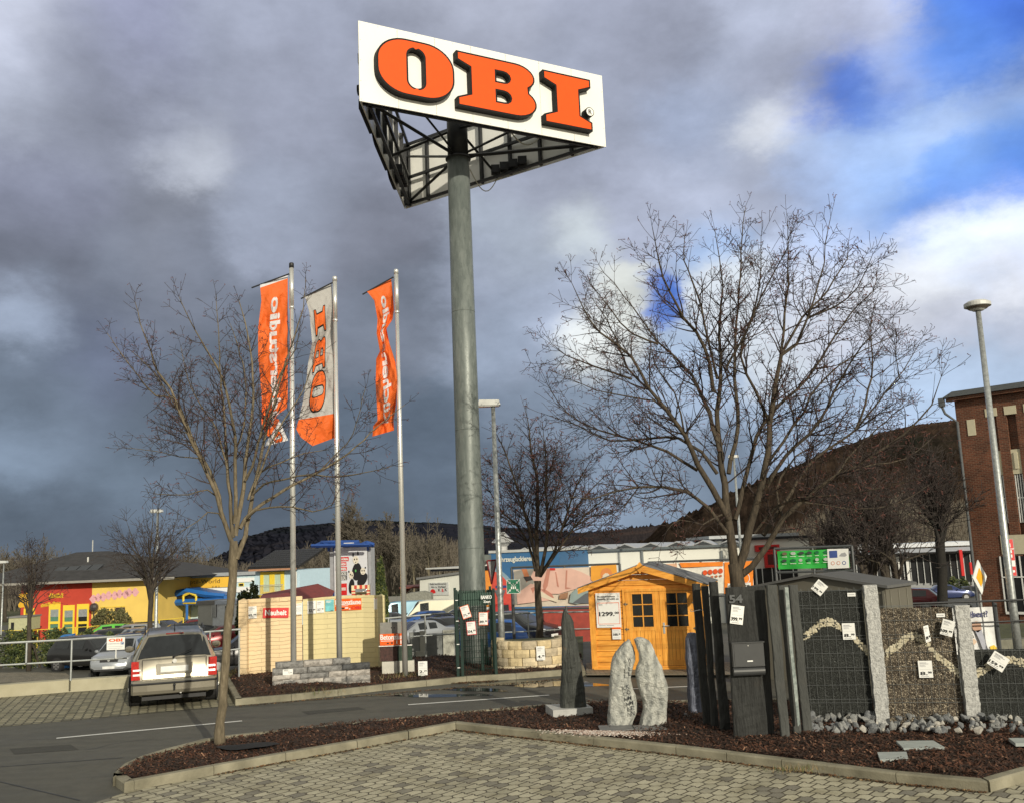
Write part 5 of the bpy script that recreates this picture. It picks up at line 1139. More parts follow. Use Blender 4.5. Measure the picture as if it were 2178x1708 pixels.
def gy2(px): return (GP.A+GP.u*GP.st(px,1400)[0]).y-.025
card('price_sign', 'price card reading 199.99 clipped on its side to the top of the dark gabion', 'price sign', 1731,1236,1755,1262, gy2(1745)-.02, tilt=.75, lines=price('199.','99',.03))
card('price_sign', 'price card reading 8.99 on the dark gabion', 'price sign', 1793,1325,1818,1359, gy2(1806), lines=price('8.','99'))
card('price_sign', 'price card reading 8.99 low on the brown gabion', 'price sign', 1955,1405,1982,1440, gy2(1968), lines=price('8.','99'))
card('price_sign', 'curled price card edge-on beside the pale band of the brown gabion', 'price sign', 1965,1330,1979,1364, gy2(1972)-.09, yaw=.75, tilt=-.13, lines=price('89.','99'))
card('price_sign', 'price card reading 109.99 tilted against the shorter granite post', 'price sign', 2004,1318,2027,1351, gy2(2015)-.08, yaw=-.1, tilt=.30, lines=price('109.','99',.03))
card('price_sign', 'price card reading 159.99 tilted on the lowest gabion', 'price sign', 2107,1390,2140,1422, gy2(2123)-.08, tilt=.62, lines=price('159.','99',.03))
card('small_label', 'small white label near the top of the dark gabion', 'label', 1803,1314-0-54,1819,1267.5, gy2(1811), lines=[(None,.15,.85,.4,.6,1)])
card('small_label', 'small white label near the top of the brown gabion', 'label', 1992.5,1304,2009,1311.5, gy2(2000), lines=[(None,.15,.85,.4,.6,1)])
card = _card
# rubble at the gabions' feet: every stone is a thing
def rubble():
    cols = [M('rubble_grey', (.17,.175,.175), .85, col2=(.36,.36,.35), scale=7., bump=.5), M('rubble_blue', (.08,.088,.10), .85, col2=(.27,.275,.28), scale=6., bump=.5), M('rubble_pale', (.42,.39,.34), .85, col2=(.58,.55,.50), scale=5., bump=.5)]
    r = random.Random(77); protos = []
    for k in range(9):
        bm = bmesh.new(); bmesh.ops.create_icosphere(bm, subdivisions=2, radius=1.)
        rr = random.Random(k); pl_ = [(Vector((rr.gauss(0,1),rr.gauss(0,1),rr.gauss(0,1))).normalized(), rr.uniform(.38,.72)) for _ in range(13)]
        for v in bm.verts:
            for n_, d_ in pl_:
                q = v.co.dot(n_)
                if q > d_: v.co -= n_*(q-d_)
        me = bpy.data.meshes.new('rubble_stone'); bm.to_mesh(me); bm.free(); me.materials.append(cols[2] if k == 8 else cols[k % 2]); protos.append(me)
    i = 0
    xs = []
    for k in range(190):
        px = r.uniform(1722, 2178) if k > 8 else r.uniform(1732,1870); py = 1541+r.uniform(-4,24); c = G(px, py, .10); s = r.uniform(.036,.078)
        if k % 3 == 0: s *= 1.25
        me = protos[8] if r.random() < .12 else protos[i % 8]; i += 1
        o = bpy.data.objects.new('rubble_stone', me); COL.objects.link(o); o.location = (c.x, c.y, .145+s*.35+(.04 if py < 1547 else 0)); o.rotation_euler = (r.uniform(0,6),r.uniform(0,6),r.uniform(0,6)); o.scale = (s*r.uniform(.9,1.5), s, s*r.uniform(.7,1.))
        tag(o, 'one of the loose broken stones heaped along the foot of the gabions', 'stone', 'loose broken stones at the foot of the gabions')
    for k in range(5):
        px = [1452,1458,1466,1474,1522][k]; c = G(px, 1531-3*(k % 2), .1); s = .05; o = bpy.data.objects.new('rubble_stone', protos[k]); COL.objects.link(o); o.location = (c.x,c.y,.13); o.scale = (s*1.3,s,s*.8); o.rotation_euler = (k,k*2,k)
        tag(o, 'one of the few broken stones lying at the foot of the dark stone log', 'stone', 'broken stones by the stone log')
rubble()
# stepping slabs in the mulch
SLAB = M('stepping_slab', (.34,.37,.36), .75, var=.12)
for lab, q in (('pale stepping slab nearest the front kerb', ((1866,1600),(1928,1599),(1932,1613),(1872,1616))), ('pale stepping slab farther back, below the brown gabion', ((1906,1576),(1985,1575),(2010,1590),(1922,1592))), ('pale stepping slab cut by the right edge of the photo', ((2145,1570),(2240,1569),(2250,1580),(2160,1581)))):
    p = [G(x,y,.165) for x,y in q]; c = sum(p, Vector((0,0,0)))/4; mb = MB(); mb.pz([(v.x-c.x, v.y-c.y) for v in reversed(p)], -.04, .0); o = mb.build('stepping_slab', SLAB, loc=(c.x,c.y,.172)); tag(o, lab, 'paving slab')
# pale gravel at the foot of the marble stones and a black mat by the near tree
mb = MB(); r = random.Random(3)
for i in range(1500):
    px = r.gauss(1290,55); py = 1556+abs(r.gauss(0,4.0))+ (px-1290)*.03; c = G(px,py,.135); mb.ball((c.x,c.y,c.z+.008+r.uniform(0,.012)), r.uniform(.006,.013), 5, 3, (1.2,1,.7), 0 if r.random() < .6 else 1)
tag(mb.build('foot_gravel', [M('pink_gravel', (.36,.27,.23), .9, var=.3), M('white_gravel', (.55,.50,.46), .9, var=.2)]), kind='stuff')
c = G(527,1588,.14); mb = MB(); r = random.Random(4); pts = [(.42*math.cos(t)*(1+.15*math.sin(3*t)), .24*math.sin(t)*(1+.2*math.cos(2*t+1))) for t in [2*math.pi*k/20 for k in range(20)]]
mb.add([(x,y,.012*math.sin(9*x)) for x,y in pts]+[(0,0,.03)], [(i,(i+1)%20,20) for i in range(20)]); o = mb.build('weed_mat', M('black_fleece', (.006,.006,.008), .9), loc=(c.x,c.y,.155), smooth=True, rz=.2); tag(o, 'patch of black weed fleece showing through the mulch by the near tree', 'fleece')
# ================================================================== low concrete wall and railings
def low_concrete():
    pts = [G(-330,1497), G(0,1483), G(135,1472), G(271,1463), G(430,1456), G(478,1452)]; back_ = offs(pts, .32); o0 = pts[0]; root = T('low_wall', 'low pale concrete wall under the railing, behind the parking bay', 'wall', o0); mb = MB()
    h = .27
    for i in range(len(pts)-1):
        a, b_, c, d = [p-o0 for p in (pts[i], pts[i+1], back_[i+1], back_[i])]; mb.hexa([(a.x,a.y,-.05),(b_.x,b_.y,-.05),(c.x,c.y,-2.6),(d.x,d.y,-2.6),(a.x,a.y,h),(b_.x,b_.y,h),(c.x,c.y,h),(d.x,d.y,h)])
    mb.build('wall', M('pale_render', (.36,.33,.23), .9, col2=(.45,.42,.31), scale=1.8, bump=.2), root)
    return pts, back_, h
LWp, LWb, LWh = low_concrete()
RAILM = M('galvanised_rail', (.36,.38,.38), .45, .45, var=.15)
def railing(label, tops, posts, lows=None, r=.024, mat=None):
    RAILM = mat or globals()['RAILM']
    """tops/lows: (px, py, Y) along the rails; posts: (px_top, py_top, px_bottom, py_bottom, Y)"""
    P_ = [D(x,y,Y_) for x,y,Y_ in tops]; o0 = Vector((P_[0].x, P_[0].y, 0)); root = T('railing', label, 'railing', o0); mb = MB(); mb.tube(P_, r, 8); mb.build('top_rail', RAILM, root, org=o0)
    if lows: mb = MB(); mb.tube([D(x,y,Y_) for x,y,Y_ in lows], r*.8, 8); mb.build('lower_rail', RAILM, root, org=o0)
    for xa,ya,xb,yb,Y_ in posts:
        mb = MB(); a, b_ = D(xa,ya,Y_), D(xb,yb,Y_); b_.x = a.x = (a.x+b_.x)/2; mb.tube([a,b_], r*.9, 8); mb.build('post', RAILM, root, org=o0)
    return root
railing('tubular steel railing on the low wall, left part, carrying the white parking sign', [(-60,1370.5,21.1),(0,1367.5,21.3),(150,1359.5,22.0),(258,1352,22.6),(300,1348.5,22.9)], [(151.7,1360,151.5,1447,22.0),(56.4,1366,56,1409.5,21.5)], [(-60,1418,21.1),(0,1414.2,21.3),(150,1405.5,22.0),(270,1398.5,22.7)])
railing('tubular steel railing behind the estate car, right part', [(418,1345,22.6),(460,1341.5,22.8),(512,1337.5,23)], [(446,1343,446.5,1450,22.7),(508,1338,509,1450,23)], [(430,1388,22.6),(470,1384,22.8),(512,1379,23)])
railing('tubular railing between the cream wall and the mesh enclosure', [(816,1315,25.3),(900,1307.5,25.5),(970,1302,25.8)], [(903,1307,907,1400,25.5),(826,1314.5,828,1410,25.3)], [(872,1353.5,25.4),(920,1350,25.5),(970,1347,25.8)])
railing('tubular railing behind the cream stone ring, next to the parked black car', [(1048,1307,29.6),(1120,1303,29.6),(1150,1302,29.6),(1262,1300,29.6)], [(1050,1307,1056,1364,29.6),(1122,1303,1126,1362,29.6),(1093,1304,1096,1362,29.6)], [(1058,1345,29.6),(1125,1342,29.6),(1192,1338,29.6),(1262,1336,29.6)])
railing('long railing behind the gabions, in front of the brick building', [(1940,1283,22.2),(2060,1279,22.2),(2178,1275,22.2),(2300,1271,22.2)], [(2112,1277,2121,1372,22.2),(2230,1273,2240,1372,22.2)], [(1990,1327,22.2),(2080,1323.5,22.2),(2178,1319,22.2),(2300,1314,22.2)], mat=DARKM)
wr = T('low_wall', 'low grey wall carrying the railing in front of the brick building', 'wall', G(1960,1392)); a = G(1960,1392); b_ = G(2330,1372); d_ = (b_-a); nn = Vector((-d_.y,d_.x,0)).normalized()*.3; mb = MB(); q = [a-a,b_-a,b_-a+nn,nn]
mb.hexa([(v.x,v.y,-.05) for v in q]+[(v.x,v.y,.24) for v in q]); mb.build('wall', M('dull_concrete', (.17,.165,.13), .9, var=.2), wr)
def fence_block():
    A = G(882,1402); B_ = G(972,1396); pl = Pl((A.x,A.y),(B_.x,B_.y)); root = pl.empty('concrete_barrier', 'grey and pale concrete slabs standing in a row behind the far bed', 'barrier')
    g = [M('slab_grey', (.17,.18,.18), .85, var=.15), M('slab_pale', (.42,.42,.37), .85, var=.12), M('slab_mid', (.24,.25,.245), .85, var=.15)]
    for x0,y0,x1,y1,k,yy in ((872,1344,893,1400,2,.0),(893,1341,905,1384,1,-.06),(905,1347,942,1394,0,.02),(942,1339,965,1396,1,-.05),(965,1338,978,1396,2,.0),(884,1384,908,1410,1,-.1),(908,1394,978,1410,2,-.1)):
        mb = MB(); pl.box(mb, x0,y0,x1,y1, yy, yy+.1, 0); mb.build('slab', g[k], root)
fence_block()
def parking_sign():
    card('parking_sign', 'small white customer parking sign with orange OBI letters and a blue P on the railing', 'sign', 227,1355,265.5,1381, 22.3, lines=[('OBI',.12,.86,.66,.9,2,.09),(None,.78,.94,.42,.62,1),('KUNDENPARKPLATZ',.05,.72,.46,.54,1,.02),(None,.06,.9,.26,.28,1),(None,.1,.85,.12,.14,1)],
         extra=lambda o, w, h: (lambda m: (m.quad((w*.28,-.004,-h*.07),(w*.44,-.004,-h*.07),(w*.44,-.004,h*.13),(w*.28,-.004,h*.13),0), put_text(m,'P',w*.32,w*.40,-h*.04,h*.10,-.006,.05,1), m.tube([(0,.02,-h*.5),(0,.02,-h*1.2)],.015,6,1), m.build('parking_symbol',[M('blue_print',(.02,.09,.30),.5),WHITE],o)))(MB()))
parking_sign()
# ================================================================== cars
TYRE = M('tyre_rubber', (.018,.018,.019), .8, var=.3, scale=20.); RIM = M('alloy_rim', (.42,.42,.43), .3, .8, var=.1); LENSR = M('red_lens', (.55,.012,.01), .2, var=.3, scale=30.); LENSC = M('clear_lens', (.70,.72,.74), .12, .3, var=.2, scale=30.); TRIM = M('car_trim', (.02,.02,.022), .6, var=.2)
PLATE = M('plate_white', (.72,.72,.70), .4)
def paint(nm, c, met=.35): return M('car_paint_'+nm, c, .28, met, var=.05, scale=1.5, coat=.6)
KINDS = {   # x (rear to front, in units of half length), bottom, belt, top, width factor at belt, at top, glass flags: w windscreen, r rear window, s side
 'wagon': [(-1.,.36,.50,.58,.86,.80,''),(-.985,.30,.60,.70,.93,.88,''),(-.955,.26,.90,.96,.95,.84,'r'),(-.83,.26,.95,1.41,.97,.70,''),(-.80,.26,.95,1.44,.98,.70,'s'),(-.48,.22,.95,1.46,1.,.71,''),(-.44,.22,.95,1.46,1.,.71,'s'),(-.08,.22,.94,1.47,1.,.71,''),(-.04,.22,.94,1.47,1.,.71,'s'),(.22,.22,.93,1.43,1.,.70,'w'),(.56,.24,.91,.96,.99,.84,''),(.80,.26,.82,.88,.96,.80,''),(.95,.30,.66,.74,.90,.74,''),(1.,.36,.5,.56,.80,.70,'')],
 'hatch': [(-1.,.36,.52,.60,.86,.80,''),(-.97,.28,.62,.72,.94,.86,''),(-.93,.26,.92,.98,.95,.84,'r'),(-.70,.24,.95,1.40,.98,.69,''),(-.66,.24,.95,1.42,.98,.69,'s'),(-.25,.22,.94,1.46,1.,.70,''),(-.20,.22,.94,1.46,1.,.70,'s'),(.12,.22,.93,1.42,1.,.69,'w'),(.52,.24,.91,.97,.99,.84,''),(.82,.26,.82,.88,.95,.80,''),(.95,.30,.66,.74,.90,.74,''),(1.,.36,.5,.56,.80,.70,'')],
 'sedan': [(-1.,.36,.56,.62,.86,.80,''),(-.97,.28,.78,.84,.93,.84,''),(-.92,.26,.90,.96,.95,.84,''),(-.66,.24,.93,1.0,.98,.84,'r'),(-.40,.22,.94,1.36,1.,.68,'s'),(-.15,.22,.93,1.42,1.,.69,''),(-.10,.22,.93,1.42,1.,.69,'s'),(.14,.22,.92,1.37,1.,.68,'w'),(.48,.24,.90,.96,.99,.84,''),(.82,.26,.80,.86,.95,.80,''),(.95,.30,.64,.72,.90,.74,''),(1.,.36,.5,.56,.80,.70,'')],
 'suv': [(-1.,.42,.62,.70,.88,.82,''),(-.97,.34,.80,.90,.95,.86,''),(-.93,.32,1.02,1.08,.96,.85,'r'),(-.76,.30,1.05,1.60,.98,.72,''),(-.72,.30,1.05,1.62,.98,.72,'s'),(-.30,.28,1.04,1.66,1.,.73,''),(-.25,.28,1.04,1.66,1.,.73,'s'),(.14,.28,1.02,1.60,1.,.72,'w'),(.48,.30,1.0,1.06,.99,.85,''),(.84,.32,.93,.99,.97,.82,''),(.95,.36,.78,.86,.92,.78,''),(1.,.42,.6,.66,.84,.74,'')],
 'van': [(-1.,.40,.6,1.0,.93,.92,''),(-.985,.32,1.1,2.0,.96,.90,''),(-.95,.30,1.1,2.18,.98,.88,''),(.02,.28,1.1,2.20,1.,.88,''),(.06,.28,1.08,2.20,1.,.84,'s'),(.34,.28,1.06,2.12,1.,.80,'w'),(.68,.30,1.02,1.12,.99,.85,''),(.88,.32,.92,1.0,.97,.82,''),(.97,.36,.75,.82,.92,.78,''),(1.,.42,.6,.66,.84,.74,'')]}
def car(label, kind, pt, loc, yaw, L_=4.3, Wd=1.72, hs=1., lights='', plate='', group='parked cars', rails=False, detail=False, cat='car', name=None):
    root = T(name or ('parked_van' if kind == 'van' else 'parked_car'), label, cat, loc, yaw, group)
    S_ = KINDS[kind]; rings = []; hl = L_/2; hw = Wd/2
    for x, zb, zt, ztop, wb, wt, g in S_:
        zb *= hs; zt *= hs; ztop *= hs; w = hw*wb; zm = zb+(zt-zb)*.55
        half = [(0,zb),(w*.8,zb),(w*.97,zb+.08),(w*1.0,zm),(w*.97,zt),(hw*wt*1.0 if ztop-zt > .2 else w*.90,ztop-(.06 if ztop-zt > .2 else .02)),(hw*wt*.86,ztop),(hw*wt*.4,ztop+.012),(0,ztop+.016)]
        rings.append([(x*hl,y,z) for y,z in half]+[(x*hl,-y,z) for y,z in reversed(half[1:-1])])
    n = len(rings[0]); body = MB(); gl = {'windscreen': MB(), 'rear_window': MB(), 'side_window': MB(), 'side_window.': MB()}
    vs = [p for r_ in rings for p in r_]; body.v = vs
    for i in range(len(rings)-1):
        fl = S_[i][6]; 
        for k in range(n):
            f = (i*n+k, i*n+(k+1)%n, (i+1)*n+(k+1)%n, (i+1)*n+k); top = k in (5,6,7,8,9,10); side = k in (4, n-5)
            body.f.append(f); body.m.append(0)
            tgt = None
            if fl == 'w' and top: tgt = 'windscreen'
            elif fl == 'r' and top: tgt = 'rear_window'
            elif fl == 's' and side: tgt = 'side_window' if k == 4 else 'side_window.'
            if tgt:
                q = [Vector(vs[j]) for j in f]; c = sum(q, Vector())/4; nrm = (q[1]-q[0]).cross(q[3]-q[0]).normalized()
                if nrm.dot(c-Vector((c.x*.9,0,.6))) < 0: nrm = -nrm
                if tgt.startswith('side'): sh = [c+(p-c)*.90 for p in q]; sh = [Vector((p.x,p.y,c.z+(p.z-c.z)*.93)) for p in sh]
                else:
                    sh = [Vector((c.x+(p.x-c.x)*.88, p.y*.97, c.z+(p.z-c.z)*.88)) for p in q]
                gl[tgt].add([p+nrm*.008 for p in sh], [(0,1,2,3)])
    body.f.append(tuple(range(n))); body.m.append(0); body.f.append(tuple((len(rings)-1)*n+k for k in range(n))); body.m.append(0)
    bo = body.build('body', pt, root, smooth=True)
    md = bo.modifiers.new('edge', 'EDGE_SPLIT'); md.split_angle = math.radians(32)
    for k, m in gl.items():
        if m.f: m.build(k.rstrip('.'), GLASS, root)
    rw = .315 if kind in ('suv','van') else .30; xw = (.62*hl, -.62*hl)
    if kind == 'van': xw = (.66*hl, -.55*hl)
    for x in xw:
        for sg in (-1,1):
            y = sg*(hw-.10); mb = MB(); mb.tube([(x,sg*(hw*.985),rw),(x,sg*(hw*.985+.012),rw)], [rw*1.17]*2, 20); mb.build('wheel_arch', TRIM, root)
            mb = MB(); mb.tube([(x,y-sg*.1,rw),(x,y+sg*.06,rw),(x,y+sg*.125,rw),(x,y+sg*.135,rw)], [rw,rw,rw*.95,rw*.7], 20); wh = mb.build('wheel', TYRE, root, smooth=False)
            mb = MB(); yo = y+sg*.137
            mb.tube([(x,yo-sg*.02,rw),(x,yo,rw)], [rw*.66]*2, 18)
            mb.build('rim', RIM, wh)
            if detail:
                mb = MB()
                for k in range(6): a = k*math.pi/3; mb.quad((x+rw*.2*math.cos(a-.3),yo+sg*.004,rw+rw*.2*math.sin(a-.3)),(x+rw*.6*math.cos(a-.2),yo+sg*.004,rw+rw*.6*math.sin(a-.2)),(x+rw*.6*math.cos(a+.2),yo+sg*.004,rw+rw*.6*math.sin(a+.2)),(x+rw*.2*math.cos(a+.3),yo+sg*.004,rw+rw*.2*math.sin(a+.3)))
                mb.build('rim_opening', TRIM, wh)
    zb_ = S_[2][2]*hs; zf = S_[-3][2]*hs
    if 'f' in lights:
        for sg in (-1,1):
            mb = MB(); x = hl*.955; mb.ball((x-.06, sg*hw*.70, zf-.10), .12, 10, 6, (.9,1.5,.62)); mb.build('headlight', LENSC, root)
        mb = MB(); mb.box(hl*.985-.05, hl*1.0+.004, -hw*.42, hw*.42, zf-.20, zf-.06); mb.build('grille', TRIM, root)
        mb = MB(); mb.box(hl*.995-.03, hl+.006, -hw*.7, hw*.7, .34*hs, .42*hs); mb.build('lower_grille', TRIM, root)
        mb = MB(); mb.tube([(hl+.004,0,zf-.13),(hl+.014,0,zf-.13)], [.055]*2, 14); mb.build('badge', ALU, root)
        if plate: mb = MB(); mb.box(hl+.0055, hl+.014, -.26, .26, .44*hs, .55*hs); mb.build('number_plate', PLATE, root)
    if 'r' in lights:
        for sg in (-1,1):
            mb = MB(); mb.box(-hl*.985-.012, -hl*.90, sg*hw*.80-.10, sg*hw*.80+.10, zb_-.33, zb_-.08); o = mb.build('tail_light', LENSR, root)
            mb = MB(); mb.box(-hl*.985-.016, -hl*.985-.0125, sg*hw*.80-.07, sg*hw*.80+.07, zb_-.23, zb_-.19); mb.build('reversing_lens', LENSC, o)
        if plate: mb = MB(); mb.box(-hl-.002, -hl*.975, -.26, .26, zb_-.38, zb_-.27); mb.build('number_plate', PLATE, root)
    for sg in (-1,1):
        x = hl*(.30 if kind != 'van' else .50); mb = MB(); mb.ball((x, sg*(hw+.09), zt_m(S_, hs)+.06), .1, 8, 5, (.6,1.,.75)); mb.build('wing_mirror', pt, root)
    if rails:
        mb = MB()
        for sg in (-1,1): mb.tube([(-.78*hl,sg*hw*.66,1.46*hs),(-.7*hl,sg*hw*.66,1.52*hs),(.1*hl,sg*hw*.66,1.54*hs),(.2*hl,sg*hw*.66,1.47*hs)], .02, 6)
        mb.build('roof_rail', TRIM, root)
    return root
def zt_m(S_, hs): return [q for q in S_ if 'w' in q[6]][0][2]*hs
CREAMP = paint('champagne', (.30,.275,.22), .6); SILV = paint('silver', (.42,.44,.47), .6); BLK = paint('black', (.012,.012,.014), .2); DGREY = paint('dark_grey', (.055,.06,.07), .4); REDP = paint('wine_red', (.15,.008,.012), .3); WHP = paint('white', (.72,.72,.70), .0); NAVY = paint('navy', (.02,.035,.12), .3); BLUEP = paint('blue', (.03,.11,.38), .3); GRNP = paint('green', (.12,.50,.06), .1); CREAMV = paint('cream', (.78,.74,.58), 0.); LBLUE = paint('pale_blue', (.20,.38,.50), .1)
# estate car seen from behind
def estate():
    a = G(297,1500); b_ = G(440,1487); c = (a+b_)/2; yaw = math.radians(110)
    L_ = 4.22; fwd = Vector((math.cos(yaw), math.sin(yaw), 0)); ctr = c+fwd*(L_/2*.62); ctr.z = 0; hs = .985
    root = car('champagne estate car seen from behind with its tail lights and tow hitch', 'wagon', CREAMP, ctr, yaw, L_, 1.66, hs, '', '', group=None, detail=True)
    hl = L_/2; hw = .83; x = -hl
    lens = M('red_lens_bright', (.42,.010,.008), .15, var=.35, scale=25.)
    for sg in (-1,1):
        mb = MB(); y0, y1 = sg*.635, sg*.80; mb.hexa([(x-.012,min(y0,y1),.58),(x-.012,max(y0,y1),.58),(x+.17,max(y0,y1)+(.0),.58),(x+.17,min(y0,y1),.58),(x+.01,min(y0,y1)+(.04 if sg > 0 else 0),.93),(x+.01,max(y0,y1)-(.04 if sg < 0 else 0),.93),(x+.17,max(y0,y1)-.02*sg,.93),(x+.17,min(y0,y1),.93)]); o = mb.build('tail_light', lens, root)
        mb = MB()
        for zz in (.66,.75): mb.hexa([(x-.017,sg*.70-.07,zz),(x-.017,sg*.70+.07,zz),(x+.01,sg*.70+.07,zz),(x+.01,sg*.70-.07,zz),(x-.011,sg*.70-.07,zz+.035),(x-.011,sg*.70+.07,zz+.035),(x+.01,sg*.70+.07,zz+.035),(x+.01,sg*.70-.07,zz+.035)])
        mb.build('reversing_lens', LENSC, o)
    # bumper, lip, hatch edge
    mb = MB(); pr = [(-.06,.30),(-.075,.36),(-.08,.50),(-.04,.56),(.06,.57),(.06,.28)]
    W_ = [-.80,-.76,-.5,0,.5,.76,.80]; off = [.12,.03,.005,0,.005,.03,.12]
    vs = [(x+px_+o_,y,z) for y,o_ in zip(W_,off) for px_,z in pr]; k = len(pr)
    mb.add(vs, [(i*k+j,(i+1)*k+j,(i+1)*k+(j+1)%k,i*k+(j+1)%k) for i in range(6) for j in range(k)]+[tuple(range(k)),tuple(6*k+j for j in range(k))]); mb.build('rear_bumper', CREAMP, root, smooth=False)
    mb = MB(); mb.tube([(x-.085+o_,y,.50) for y,o_ in zip(W_,off)], .022, 6); mb.build('bumper_strip', TRIM, root)
    mb = MB(); mb.box(x-.020,x-.012,-.26,.26,.70,.81); o = mb.build('number_plate', PLATE, root)
    mb = MB(); mb.box(x-.012,x+.02,-.34,.34,.66,.86); mb.build('plate_recess', M('champagne_shade', (.30,.28,.24), .4, .4), root)
    mb = MB(); mb.tube([(x-.012,0,.905),(x-.028,0,.905)], [.042,.042], 16); mb.build('badge', ALU, root)
    mb = MB(); mb.tube([(x+.0,0,.38),(x-.13,0,.37),(x-.14,0,.43)], .018, 8); mb.ball((x-.14,0,.46), .028, 10, 6); mb.build('tow_hitch', TRIM, root)
    mb = MB(); mb.tube([(x-.03,-.12,.30),(x-.05,-.12,.30)], .022, 10); mb.build('exhaust_tip', ALU, root)
    mb = MB(); mb.box(x+.345,x+.40,-.17,.17,1.405,1.428); mb.build('brake_light', M('dark_red_lens', (.22,.03,.025), .2), root)
    mb = MB(); mb.tube([(x+.03,.02,.985),(x+.12,-.32,1.10)], .009, 5); mb.tube([(x+.02,.02,.975),(x+.05,.02,1.0)], .02, 6); mb.build('rear_wiper', TRIM, root)
    mb = MB(); mb.tube([(x+.75,0,1.43),(x+.58,0,1.60)], [.012,.005], 6); mb.build('antenna', TRIM, root)
    mb = MB()
    for sg in (-1,1): mb.tube([(x+.40,sg*.56,1.43),(x+.5,sg*.565,1.485),(x+1.9,sg*.58,1.50),(x+2.1,sg*.58,1.45)], .018, 6)
    mb.build('roof_rail', TRIM, root)
    mb = MB(); mb.box(x+.1,x+3.6,-.6,.6,.17,.24); mb.build('underbody', TRIM, root)
    mb = MB()
    for sg in (-1,1): mb.tube([(x-.004,sg*.60,.57),(x+.016,sg*.60,.95)], .006, 4)
    mb.tube([(x-.006,-.60,.575),(x-.006,.60,.575)], .006, 4); mb.tube([(x+.03,-.60,.955),(x+.03,.60,.955)], .005, 4); mb.build('hatch_gap', TRIM, root)
    mb = MB(); mb.box(x+.30,x+.34,-.12,.12,1.16,1.22); mb.build('rear_shelf_sticker', LBLUE, root)
estate()
def carp(label, kind, pt, px, py, Yd, yawd, **kw):
    """car whose near wheels stand at the pixel, nose turned yawd degrees from +x"""
    g = GL(px, py, Yd) if Yd < 5 else D(px, py, Yd); return car(label, kind, pt, g, math.radians(yawd), **kw)
carp('black suv standing side-on across the lane behind the railing', 'suv', BLK, 196, 1424, 0, -24, L_=4.4, Wd=1.8, lights='f', detail=True)
carp('silver suv facing the viewer with lit headlights, behind the estate car', 'suv', SILV, 262, 1431, 0, -84, L_=4.4, Wd=1.81, lights='f', plate='y', detail=True)
RH = 1.45
rowc = [
 ('bright green small car in front of the yellow wall', 'hatch', GRNP, 224, 1327, 205, {}),
 ('dark grey car parked in front of the green car', 'hatch', DGREY, 219, 1337, 200, {}),
 ('black car roof behind the silver-blue cars, near the yellow railing', 'sedan', BLK, 294, 1321, 190, {}),
 ('silver-blue estate car with roof rails in the middle parking row', 'wagon', SILV, 278, 1327, 200, {'rails': True}),
 ('silver-blue saloon in front of the silver-blue estate car', 'sedan', SILV, 287, 1335, 215, {}),
 ('silver hatchback by the foot of the bare tree in the car park', 'hatch', SILV, 322, 1332, 20, {}),
 ('dark estate car just right of the lamp post in the car park', 'hatch', DGREY, 374, 1326, 205, {}),
 ('small dark car with a pale pillar under the blue awning', 'hatch', DGREY, 352, 1318, -20, {}),
 ('dark car roof in the last parking row below the office container', 'sedan', DGREY, 402, 1314.5, 175, {}),
 ('red car in the back parking row below the grey container', 'hatch', REDP, 407, 1317, 205, {}),
 ('white estate car with roof rails in the back parking row', 'wagon', WHP, 462, 1315, 198, {'rails': True}),
 ('dark grey saloon behind the wine-red car', 'sedan', DGREY, 416, 1327, 205, {}),
 ('wine-red hatchback with its headlight showing beside the estate car', 'hatch', REDP, 474, 1329, 205, {'lights': 'f', 'detail': True}),
 ('black car nose next to the pink wall', 'suv', BLK, 526, 1344, 200, {'lights': 'f'}),
 ('dark blue hatchback in front of the silver-blue saloon', 'hatch', NAVY, 262, 1346, 205, {}),
 ('silver saloon close behind the roof of the black suv', 'sedan', SILV, 236, 1352, 20, {}),
 ('black estate car behind the parking sign', 'wagon', BLK, 300, 1343, 200, {'rails': True}),
 ('dark green hatchback between the tree trunk and the estate car', 'hatch', paint('dark_green',(.015,.05,.035),.3), 345, 1338, 205, {}),
 ('red car tail at the left edge of the pink wall', 'hatch', REDP, 500, 1319, 185, {'lights': 'r'})]
def roofc(px, ry, H): 
    Y = 50.
    for _ in range(40): Y = min(95, G(px, ry, GZ(max(Y,31))+H).y)
    v = G(px, ry, GZ(Y)+H); return Vector((v.x*Y/v.y, Y, GZ(Y)))
for lab, kd, pt, px, ry, yw, kw in rowc: car(lab, kd, pt, roofc(px, ry, 1.66 if kd == 'suv' else 1.46), math.radians(yw), group='cars in the left car park', **kw)
